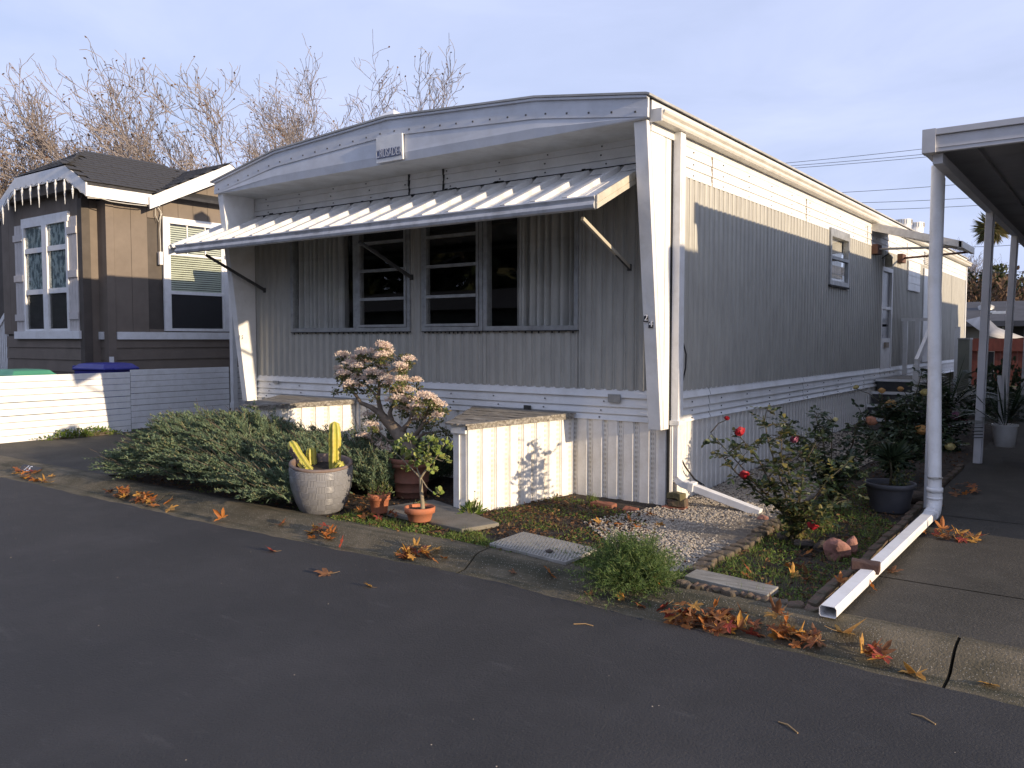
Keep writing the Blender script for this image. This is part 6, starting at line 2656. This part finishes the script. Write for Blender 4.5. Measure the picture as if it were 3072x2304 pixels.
for poly, n in ((middle, 1900), (bed, 1500), ([(-9, 4.7), (-4.2, 4.7), (-4.4, 6.6), (-9, 6.6)], 2600), (kerbside, 500), (gp1, 260), ([(-2.2, 8), (-1.4, 8), (-1.4, 11), (-2.2, 11)], 500)):
    X, Y = scatter(poly, n)
    m = len(X)
    P = np.stack([X, Y, slope_np(Y) + rng.uniform(.002, .022, m)], 1)
    Ls = rng.uniform(.012, .045, m)
    lit.append(leaves_np(P, _unit(rnd(m) * np.array([1, 1, .35])), _unit(rnd(m, .5) + UPV), Ls, Ls * .5, .3))
tag(np_mesh('leaf_litter', *merge_np(*lit), LM['litter']), kind='stuff')
# lumps of earth
lump = []
for poly, n in ((middle, 420), (bed, 300), ([(-5.3, 5.0), (-4.3, 5.6), (-4.4, 6.7), (-5.4, 6.7)], 240)):
    X, Y = scatter(poly, n)
    m = len(X)
    s = rng.uniform(.008, .028, m)
    jit = base[None] * rng.uniform(.6, 1.3, (m, 8, 1)) * s[:, None, None]
    V = np.stack([X[:, None] + jit[:, :, 0], Y[:, None] + jit[:, :, 1], slope_np(Y)[:, None] + jit[:, :, 2] * .8], 2).reshape(-1, 3)
    lump.append((V, (np.arange(m)[:, None, None] * 8 + Fo[None]).reshape(-1, 3)))
tag(np_mesh('soil_crumbs', *merge_np(*lump), M['soil']), kind='stuff')
# grit and pale flecks on the asphalt
X, Y = scatter([(-12, .6), (1, .6), (1, 4.1), (-12, 4.1)], 160)
m = len(X)
s = rng.uniform(.0015, .0045, m)
jit = base[None] * rng.uniform(.6, 1.3, (m, 8, 1)) * s[:, None, None]
V = np.stack([X[:, None] + jit[:, :, 0], Y[:, None] + jit[:, :, 1], .005 + jit[:, :, 2]], 2).reshape(-1, 3)
tag(np_mesh('road_grit', V, (np.arange(m)[:, None, None] * 8 + Fo[None]).reshape(-1, 3), M['gravel']), kind='stuff')
# weed tuft at the foot of the hitch cover nose, grass tuft by the bricks
c = gz(1020, 1112, .09)
TW = root('weed_tuft', c, 'small rosette weed with seed stalks at the nose of the white hitch cover', 'weed')
clump(c, .10, .07, 70, .075, .22, LM['weed'], TW, 'leaves', .5, 0)
mb = MB()
for dx, h in ((.03, .20), (.055, .14)):
    mb.tube([c, c + Vector((dx, 0, h))], [.002, .0015], 4)
    mb.lathe([(.001, 0), (.008, .006), (.001, .014)], c + Vector((dx, 0, h)), 6)
mb.build('stalk', M['stem'], TW)
c = gz(1280, 1086, .08)
TG = root('grass_tuft', c, 'small green grass tuft against the skirting beside the red bricks', 'grass tuft')
n = 60
np_mesh('blades', *blades_np(np.array(c) + rnd(n, .02) * np.array([1, 1, 0]), _unit(rnd(n, .4) + UPV), _unit(rnd(n)), rng.uniform(.06, .13, n), np.full(n, .006)), LM['weed'], TG, kind='stuff')

# concrete pad under the pots
mb = MB()
mb.prism([(-5.28, 5.06, .085), (-4.12, 4.93, .085), (-4.02, 5.28, .085), (-4.55, 5.50, .085), (-5.1, 5.7, .085)], (0, 0, .036))
tag(mb.build('concrete_slab', M['slab'], bevel=.008), 'mossy concrete slab under the terracotta bowl and small pot', 'slab')

# utility cover with raised tread
UC = [gz(u, v, .125) for u, v in ((1057, 1173), (1130, 1148), (1291, 1184), (1243, 1204))]
UC[3] = UC[0] + (UC[2] - UC[1]) * 1.0
UCo = root('utility_cover', UC[0], 'flat pale metal utility cover with a tread pattern beside the kerb', 'utility cover')
um = mat('cover_metal', (.40, .38, .34), (.31, .295, .265), 4, .7, .002, 60, grime=((.16, .14, .11), .6, 6))
mb = MB()
mb.prism([p - Vector((0, 0, .025)) for p in UC], (0, 0, .025))
mb.build('plate', um, UCo, bevel=.004)
mb = MB()
e1, e2 = UC[3] - UC[0], UC[1] - UC[0]
na, nb = 26, 15
for i in range(na):
    for j in range(nb):
        p = UC[0] + e1 * ((i + .5 + .5 * (j % 2)) / (na + .6)) + e2 * ((j + .5) / nb) + Vector((0, 0, .002))
        mb.obox(p, (.013, .007, .004), Euler((0, 0, .6 if (i + j) % 2 else -.6)), 0)
mb.build('tread_pattern', mat('tread_dark', (.20, .19, .165), None, 6, .7), UCo, kind='stuff')
lc_ = gz(1190, 1189, .13)

# grey weathered plank lying in the weeds
q = [gz(u, v, .125) for u, v in ((1478, 1245), (1506, 1229), (1682, 1268), (1655, 1291))]
q[3] = q[0] + (q[2] - q[1])
mb = MB()
mb.prism([p - Vector((0, 0, .03)) for p in q], (0, 0, .034))
tag(mb.build('weathered_plank', M['plank'], bevel=.004), 'grey weathered plank lying between the feathery plant and the rose bed', 'plank')


# bricks and stones
ORD = 'first second third fourth fifth sixth seventh eighth ninth tenth eleventh twelfth thirteenth fourteenth fifteenth sixteenth seventeenth eighteenth nineteenth twentieth twenty-first twenty-second twenty-third twenty-fourth twenty-fifth twenty-sixth'.split()
def block(name, c, size, rot, mt, label, cat, group=None, wob=.006, seed=0, bev=.006):
    rr = random.Random(seed)
    mb = MB()
    Rm = Euler(rot).to_matrix()
    v = []
    nx = 3
    for k in range(nx + 1):
        for sy, sz in ((-1, -1), (1, -1), (1, 1), (-1, 1)):
            w = Vector((size[0] * (k / nx - .5), sy * size[1] / 2, sz * size[2] / 2)) + Vector([rr.uniform(-wob, wob) for _ in range(3)])
            v.append(Vector(c) + Rm @ w)
    f = [(k * 4 + j, k * 4 + (j + 1) % 4, (k + 1) * 4 + (j + 1) % 4, (k + 1) * 4 + j) for k in range(nx) for j in range(4)] + [(3, 2, 1, 0), (nx * 4, nx * 4 + 1, nx * 4 + 2, nx * 4 + 3)]
    mb.add(v, f)
    o = mb.build(name, mt, None, c, bevel=bev)
    return tag(o, label, cat, group)


b0 = gz(1460, 1110, .07)
block('brick', b0 + Vector((-.02, .02, .03)), (.21, .105, .065), (0, 0, .05), M['brick'], 'clean red brick at the bottom of the small stack by the downspout', 'brick', seed=1)
block('brick', b0 + Vector((.00, .03, .096)), (.16, .10, .064), (0, 0, .12), M['brickdark'], 'half-blackened brick in the middle of the small stack by the downspout', 'brick', seed=2)
block('brick', b0 + Vector((-.01, .03, .155)), (.135, .10, .050), (0, 0, -.1), mat('mossy_lump', (.13, .11, .05), (.08, .07, .035), 9, .95, .006, 40), 'mossy broken brick on top of the small stack by the downspout', 'brick', seed=3, wob=.012)
c = gz(1300, 1094, .10)
block('brick', c + Vector((0, .03, 0)), (.22, .10, .065), (0, 0, .03), M['brick'], 'long red brick lying against the white skirting', 'brick', seed=4)
c = gz(1362, 1105, .09)
block('brick', c, (.13, .10, .06), (.1, 0, .1), M['brick'], 'short red brick half sunk in soil right of the longer one', 'brick', seed=5)
c = gz(1262, 1100, .08)
block('brick', c, (.12, .08, .03), (.1, .2, .4), M['brickdark'], 'broken brick shard in the soil left of the long red brick', 'brick', seed=6)
for i in range(17):
    y = 4.98 + i * .124
    x = -2.20 - .015 * math.sin(i * .7) + (.02 if i < 2 else 0)
    block('edging_brick', (x, y, .088 + max(0, y - 6) * .035), (.115, .10, .075), (random.uniform(-.06, .06), random.uniform(-.06, .06), random.uniform(-.1, .1)), M['edgestone'],
          'brown edging brick, %s from the grey plank in the row beside the gravel' % ORD[i], 'edging brick', 'edging bricks between gravel and rose bed', .008, 20 + i, .012)
for i in range(9):
    x = -2.10 + i * .095
    block('edging_stone', (x, 4.63 + random.uniform(-.012, .012), .098), (.09, .075, .055), (random.uniform(-.15, .15), random.uniform(-.15, .15), random.uniform(-.4, .4)), M['brickdark'] if i % 3 else M['edgestone'],
          'rough half-buried stone on the kerb below the plank, %s from the feathery plant' % ORD[i], 'edging stone', 'rough stones along the kerb below the plank', .012, 50 + i, .015)
for i in range(26):
    y = 4.80 + i * .205
    block('edging_brick', (-1.375 - .01 * math.sin(i), y, .085 + max(0, y - 6) * .035), (.055, .195, .075), (0, random.uniform(-.05, .05), random.uniform(-.04, .04)), M['brickdark'],
          'dark red paving brick along the driveway edge, %s from the kerb' % ORD[i], 'edging brick', 'paving bricks along the driveway edge', .004, 80 + i, .006)
pc = end.lerp(e0, .30)
block('brick', pc + Vector((-.02, -.02, .040)), (.165, .105, .06), (.0, .06, .20), mat('dark_red_brick', (.075, .04, .034), (.055, .03, .026), 9, .9, .003, 60), 'dark red brick laid across the white carport drain pipe', 'brick', seed=120)
mb = MB()


def stone(c, r, mt, label, seed, sq=(1, 1, .8), cat='rock'):
    rr = random.Random(seed)
    bm = bmesh.new()
    bmesh.ops.create_icosphere(bm, subdivisions=3, radius=1)
    off = Vector((rr.uniform(0, 50), rr.uniform(0, 50), 0))
    for v in bm.verts:
        k = 1 + .35 * _nz.noise(v.co * 1.1 + off) + .10 * _nz.noise(v.co * 3.5 + off)
        v.co = Vector((v.co.x * sq[0], v.co.y * sq[1], v.co.z * sq[2])) * (r * k)
    me = bpy.data.meshes.new('rock')
    bm.to_mesh(me)
    bm.free()
    me.materials.append(mt)
    o = bpy.data.objects.new('rock', me)
    o.location = c
    _link(o, None, c)
    return tag(o, label, cat)


stone(gz(1803, 1205, .10) + Vector((0, .04, .05)), .085, M['rock'], 'pink rounded rock in the rose bed', 1, (1, .8, 1.0))
stone(gz(1832, 1200, .10) + Vector((0, .09, .05)), .055, M['rock'], 'smaller orange-pink rock leaning behind the pink rock', 2, (.8, .8, 1.2))
dk = mat('dark_rock', (.10, .075, .06), (.06, .05, .042), 8, .95, .006, 40)
stone(gz(1692, 1168, .10) + Vector((0, .03, .02)), .055, dk, 'dark stone at the foot of the front rose bush', 3)
stone(gz(1735, 1182, .10) + Vector((0, .03, .02)), .06, dk, 'flat dark stone between rose stem and pink rock', 4, (1.2, .9, .6))
stone(gz(1772, 1190, .10) + Vector((0, .05, .02)), .06, dk, 'dark stone touching the pink rock on its left', 5)
stone(gz(1645, 1128, .10) + Vector((0, .03, .02)), .045, M['rock'], 'small orange stone beside the downspout end', 6)
stone(gz(1972, 1085, .17) + Vector((0, .1, .02)), .09, dk, 'brown boulder between the plastic tub and the white pipe', 7, (1.3, 1, .7))
stone(gz(1187, 1190, .135), .022, dk, 'small dark clod lying on the utility cover', 8, (1.4, 1, .5), 'clod')

# black cables on the side wall and across the gravel
BC1 = root('black_cable', gx(1470, 735, XS + .03), 'thin black cable bowing out from the downspout across the beige siding', 'cable')
pts = [gx(u, v, XS + .02 + d) for u, v, d in ((1466, 733, 0), (1476, 742, .03), (1482, 765, .05), (1481, 795, .05), (1475, 822, .04), (1467, 848, 0))]
mb = MB()
mb.tube(pts, .007, 6)
mb.build('cord', M['black'], BC1)
BC2 = root('black_cable', gx(1468, 985, XS + .03), 'black cable drooping from the downspout onto the gravel', 'cable')
pts = [gx(1467, 982, XS + .03), gx(1480, 1008, XS + .05), gx(1500, 1035, XS + .07)] + [gz(u, v, .135) for u, v in ((1528, 1053), (1550, 1055), (1590, 1043), (1640, 1024), (1700, 1002))]
mb = MB()
mb.tube(pts, .008, 6)
mb.build('cord', M['black'], BC2)

# painted number on the kerb
KN = root('kerb_number', gz(82, 1010, .07), 'white number 15 painted on a dark patch of the left kerb', 'painted number')
kp_ = gz(90, 1012, .062)
rotk = Matrix.Translation((kp_.x, 4.45, .068)) @ Matrix.Rotation(R(38), 4, 'X')
mb = MB()
h_ = .052
mb.add([rotk @ Vector((sx * .24, sy * h_, .006)) for sx, sy in ((-1, -1), (1, -1), (1, 1), (-1, 1))], [(0, 1, 2, 3)])
mb.build('paint_patch', mat('dark_paint', (.05, .05, .055), (.075, .075, .08), 12, .8), KN)
text('15', 'digits', .115, M['white_clean'], KN, rotk @ Matrix.Translation((-.05, 0, .0075)) @ Matrix.Diagonal((1.35, 1, 1, 1)), .0005)


# ---------------------------------------------------------------- fallen maple leaves
def maple(seed, curl, mt):
    rr = random.Random(seed)
    mb = MB()
    outline = []
    for ang, ln, wd in ((-116, .66, 19), (-56, .95, 21), (0, 1.08, 22), (56, .95, 21), (116, .66, 19)):
        for da, k in ((-wd * 1.3, .46), (-wd * .70, .74), (0, 1.0), (wd * .70, .74), (wd * 1.3, .46)):
            outline.append((math.radians(ang + da + rr.uniform(-3, 3)), ln * k))
    outline.append((math.radians(175), .14))
    lobez = [rr.uniform(-.25, .9) for _ in range(6)]
    v = [(0, 0, 0)]
    for i, (a, r) in enumerate(outline):
        lz = lobez[i // 5]
        v.append((r * math.sin(a), r * math.cos(a), curl * lz * r * r + (.10 if i % 5 in (1, 3) else 0) * r))
    n = len(outline)
    mb.add(v, [(0, 1 + i, 1 + (i + 1) % n) for i in range(n)], 0, False)
    mb.tube([(0, -.02, 0), (.03, -.45, .05), (.10, -.85, .18)], [.022, .016, .012], 4, False, 1)
    mb.open = True
    return mesh_only(mb, 'fallen_leaf', [mt, LEAFSTALK])


LEAFSTALK = mat('leaf_stalk', (.42, .27, .12), None, 5, .7)
LEAFM = {'orange': ((.50, .20, .045), (.40, .13, .03)), 'amber': ((.58, .33, .075), (.48, .24, .05)), 'brown': ((.28, .13, .055), (.18, .085, .04)), 'red': ((.36, .045, .035), (.27, .06, .03)), 'rust': ((.34, .12, .04), (.22, .075, .03))}


def mleaf(nm, a, b):
    m = leafmat('maple_' + nm, [a, b, a], .3, .6, .3)
    m2 = mat('maple_skin_' + nm, a, b, 2.5, .62, .0, 20, grime=((.16, .06, .03), .45, 5))
    nt = m2.node_tree
    N, Lk = nt.nodes, nt.links
    bs = N['Principled BSDF']
    tr = N.new('ShaderNodeBsdfTranslucent')
    Lk.new(bs.inputs['Base Color'].links[0].from_socket, tr.inputs['Color'])
    mx = N.new('ShaderNodeMixShader')
    mx.inputs[0].default_value = .35
    Lk.new(bs.outputs[0], mx.inputs[1])
    Lk.new(tr.outputs[0], mx.inputs[2])
    Lk.new(mx.outputs[0], N['Material Output'].inputs['Surface'])
    bpy.data.materials.remove(m)
    return m2


MAPLE = {k: [maple(i * 7 + hash(k) % 1 + len(k), c, mleaf(k, *v)) if i == 0 else None for i, c in enumerate((.2,))] for k, v in LEAFM.items()}
for k in MAPLE:
    mt0 = MAPLE[k][0].materials[0]
    MAPLE[k] = [maple(i * 7 + len(k), c, mt0) for i, c in enumerate((.08, .25, .5, .9, -.3, 1.3, .35))]


def kz(y):
    for (ya, za), (yb, zb) in zip(KP[1:-2], KP[2:-1]):
        if ya <= y <= yb:
            return max(0.008, za + (zb - za) * (y - ya) / (yb - ya))
    return .008 if y < 4.1 else (slope(y) + .004)


def put_leaf(x, y, dz, col, size, label, group=None, tilt=.35, var=None, face=None):
    me = MAPLE[col][var if var is not None else random.randrange(7)]
    o = bpy.data.objects.new('fallen_leaf', me)
    o.location = (x, y, kz(y) + dz + size * .06)
    o.rotation_euler = (random.gauss(0, tilt), random.gauss(0, tilt), random.uniform(0, 6.28) if face is None else face)
    o.scale = (size, size, size)
    COL.objects.link(o)
    ORG[o.name] = o.location.copy()
    return tag(o, label, 'leaf', group)


def on_ground(u, v):
    p = gz(u, v, .03)
    for _ in range(3):
        p = gz(u, v, kz(p.y))
    return p


COLW = ['orange'] * 4 + ['amber'] * 3 + ['brown'] * 3 + ['rust'] * 3 + ['red'] * 1


def pile(pts, n, ju, jv, where, group, size=(.045, .085), tilt=.38, lift=.028):
    for k in range(n):
        i = random.uniform(0, len(pts) - 1)
        a, b = pts[int(i)], pts[min(int(i) + 1, len(pts) - 1)]
        t = i - int(i)
        u = a[0] + (b[0] - a[0]) * t + random.gauss(0, ju)
        v = a[1] + (b[1] - a[1]) * t + random.gauss(0, jv)
        p = on_ground(u, v)
        col = random.choice(COLW)
        put_leaf(p.x, p.y, abs(random.gauss(0, lift)), col, random.uniform(*size), '%s maple leaf %s' % (col, where), group, tilt)


pile([(1455, 1338), (1530, 1352), (1600, 1366), (1690, 1378), (1760, 1396)], 90, 20, 7, 'in the long drift along the right gutter', 'leaves drifted along the right gutter', (.04, .08), .42, .035)
pile([(1860, 1425), (1930, 1430)], 7, 12, 6, 'beside the open kerb joint at the right', 'leaves beside the open kerb joint', (.06, .085))
pile([(868, 1203), (925, 1206)], 26, 8, 4, 'in the heap on the gutter right of the cactus pot', 'leaves heaped on the gutter right of the cactus pot', (.045, .08), .45, .035)
pile([(672, 1158), (712, 1160)], 13, 8, 3, 'in the small heap on the gutter below the cactus pot', 'leaves heaped on the gutter below the cactus pot', (.045, .08), .4, .025)
pile([(235, 1068), (300, 1075), (365, 1085)], 26, 10, 5, 'in the drift on the gutter under the juniper', 'leaves drifted on the gutter under the juniper', (.06, .09))
pile([(30, 1018), (110, 1026)], 14, 10, 4, 'in the drift under the painted kerb number', 'leaves drifted under the painted kerb number', (.06, .095))
pile([(2000, 1160), (2110, 1163)], 18, 10, 5, 'scattered on the driveway beside the white pipe elbow', 'leaves scattered beside the pipe elbow', (.05, .075))
pile([(2010, 1110), (2060, 1070), (2100, 1055)], 10, 12, 6, 'along the shaded driveway edge beyond the pipe', 'leaves along the shaded driveway edge', (.05, .08))
pile([(770, 1085), (785, 1105), (830, 1118)], 16, 14, 9, 'on the soil between the cactus pot and the small terracotta pot', 'leaves between the pots', (.045, .07))
pile([(1280, 1120), (1330, 1135), (1400, 1120)], 8, 30, 10, 'lying on the soil below the red bricks', 'leaves on the soil below the bricks', (.05, .07), .3, .01)
pile([(1600, 1255), (1760, 1230), (1850, 1205)], 11, 35, 18, 'lying in the weeds of the rose bed', 'leaves in the weeds of the rose bed', (.045, .065), .5, .02)
for u, v, col, size, lab, tilt in (
        (590, 1191, 'red', .07, 'curled dull red leaf alone on the asphalt left of the middle', .3), (708, 1240, 'brown', .095, 'large brown leaf alone on the asphalt', .25), (800, 1268, 'amber', .055, 'small amber leaf alone on the asphalt', .6),
        (1190, 1232, 'orange', .085, 'orange leaf standing upright on the kerb below the utility cover', 1.0), (606, 1141, 'rust', .075, 'flat rust leaf on the kerb below the cactus pot', .2), (960, 1213, 'orange', .055, 'small orange leaf just right of the gutter heap', .4),
        (738, 1161, 'red', .07, 'red leaf beside the small heap below the cactus pot', .8), (1438, 1319, 'red', .07, 'crimson star leaf on the kerb above the gutter drift', .35), (1385, 1311, 'rust', .06, 'rust leaf with long stalk on the kerb face', .4),
        (1410, 1243, 'orange', .075, 'orange leaf caught in the feathery plant', .8), (1345, 1301, 'amber', .06, 'amber leaf under the feathery plant on the gutter', .4), (1412, 1262, 'orange', .06, 'orange leaf at the right foot of the feathery plant', .9),
        (1818, 1396, 'amber', .105, 'big amber leaf standing at the right end of the gutter drift', .9), (1535, 1340, 'red', .075, 'bright red leaf on top of the gutter drift', .5), (1925, 1236, 'brown', .075, 'brown leaf on the driveway right of the dark red brick', .3),
        (1886, 1280, 'orange', .05, 'small orange leaf standing on the driveway near the pipe mouth', .9), (1978, 1456, 'amber', .085, 'pale amber leaf flat on the gutter right of the kerb joint', .2), (2140, 1479, 'amber', .06, 'lone amber leaf at the right end of the gutter', .2),
        (480, 1104, 'orange', .085, 'orange star leaf on the kerb at the right end of the juniper', .8), (1270, 1275, 'brown', .05, 'small brown leaf on the kerb left of the feathery plant', .3), (1112, 1245, 'brown', .045, 'tiny brown leaf on the kerb in the middle', .2)):
    p = on_ground(u, v)
    put_leaf(p.x, p.y, .03 * (tilt > .7), col, size, lab, None, tilt)
# twigs on the road
for i, (u, v, lab) in enumerate(((1262, 1350, 'pale curved twig on the asphalt in front of the feathery plant'), (1992, 1552, 'pale forked twig on the asphalt at the lower right'), (1700, 1570, 'short pale twig on the asphalt at the lower middle right'))):
    p = gz(u, v, .008)
    mb = MB()
    a = random.uniform(0, 3)
    d = Vector((math.cos(a), math.sin(a), 0))
    mb.tube([p - d * .06, p + Vector((0, .012, .004)), p + d * .05], .003, 5)
    tag(mb.build('twig', LEAFSTALK), lab, 'twig')

# porch edge, stair rail and far pale house at the extreme left
PR = root('porch_railing', (-18.2, 7.2, .1), 'white picket stair railing at the far left edge', 'railing')
pa, pb_ = gy(-4, 705, 7.2), gy(21, 668, 7.2)
mb = MB()
mb.bar(pa + Vector((-.6, 0, -.45)), pb_, .06, .09)
mb.build('top_rail', M['white_clean'], PR)
for k in range(9):
    q = pa.lerp(pb_, k / 8 * 1.3 - .3)
    mb = MB()
    mb.box(q.x - .02, q.x + .02, 7.19, 7.22, .5, q.z)
    mb.build('baluster', M['white_clean'], PR)
q0 = gy(10, 610, 24)
FHS = root('far_pale_house', (q0.x, 24, .1), 'pale far house glimpsed at the extreme left edge', 'house')
mb = MB()
mb.box(q0.x - 6, gy(24, 610, 24).x, 24, 30, .1, gy(10, 636, 24).z)
mb.build('wall', mat('pale_green_wall', (.42, .43, .36), None, 2, .9), FHS)
mb = MB()
mb.prism([(q0.x - 6, 23.6, gy(10, 636, 24).z), (q0.x - 6, 23.6, gy(10, 630, 24).z), (q0.x - 6, 27, gy(10, 590, 24).z), (q0.x - 6, 30.4, gy(10, 630, 24).z)], (gy(26, 610, 24).x - q0.x + 6, 0, 0))
mb.build('roof', mat('pale_roof', (.45, .42, .40), None, 2, .9), FHS)
# porch roof piece beside the bay
mb = MB()
pz = gy(*c1(35, 780), Y0 + .4).z
mb.box(-20, -17.05, Y0 + .3, Y0 + 2.5, pz - .12, pz + .05)
mb.build('porch_fascia', M['white_clean'], BH)
mb = MB()
mb.prism([(-20, Y0 + .25, pz + .06), (-17.0, Y0 + .25, pz + .06), (-17.0, Y0 + 2.2, pz + .8), (-20, Y0 + 2.2, pz + .8)], (0, 0, .04))
mb.build('porch_roof', M['shingle'], BH)

# ---------------------------------------------------------------- across the street (behind the camera; wall darkened so the windows mirror less light)
OH = root('opposite_home', (-6, -16, 0), 'low dark home across the street, mirrored in the front windows', 'mobile home')
mb = MB()
mb.box(-48, 3, -20, -13.5, 0, 2.9)
mb.build('wall', mat('dark_green_wall', (.06, .065, .05), None, 3, .8), OH)
mb = MB()
mb.prism([(-48.4, -13.1, 2.85), (-48.4, -16.7, 3.9), (-48.4, -20.4, 2.85)], (51.8, 0, 0))
mb.build('roof', M['shingle'], OH)
for k in range(5):
    mb = MB()
    mb.box(-22 + k * 5, -20.5 + k * 5, -13.49, -13.45, 1.2, 2.4)
    mb.build('window', M['interior'], OH)
for i, (x_, y_, h_) in enumerate(((-19, -24, 10), (-12.5, -25, 9), (-6, -23, 11), (.5, -25, 9.5), (-26, -22, 10), (-33, -24, 11), (-40, -23, 10), (-47, -25, 11), (-54, -24, 10), (-62, -24, 11), (-70, -25, 12), (-79, -24, 12), (-88, -25, 12))):
    big_tree((x_, y_, 0), 4.4, h_ * .2, h_, 2600, .75, LM['far'], ('dark tree behind the opposite home, %s of the mirrored row' % ORD[i]), 300 + i)
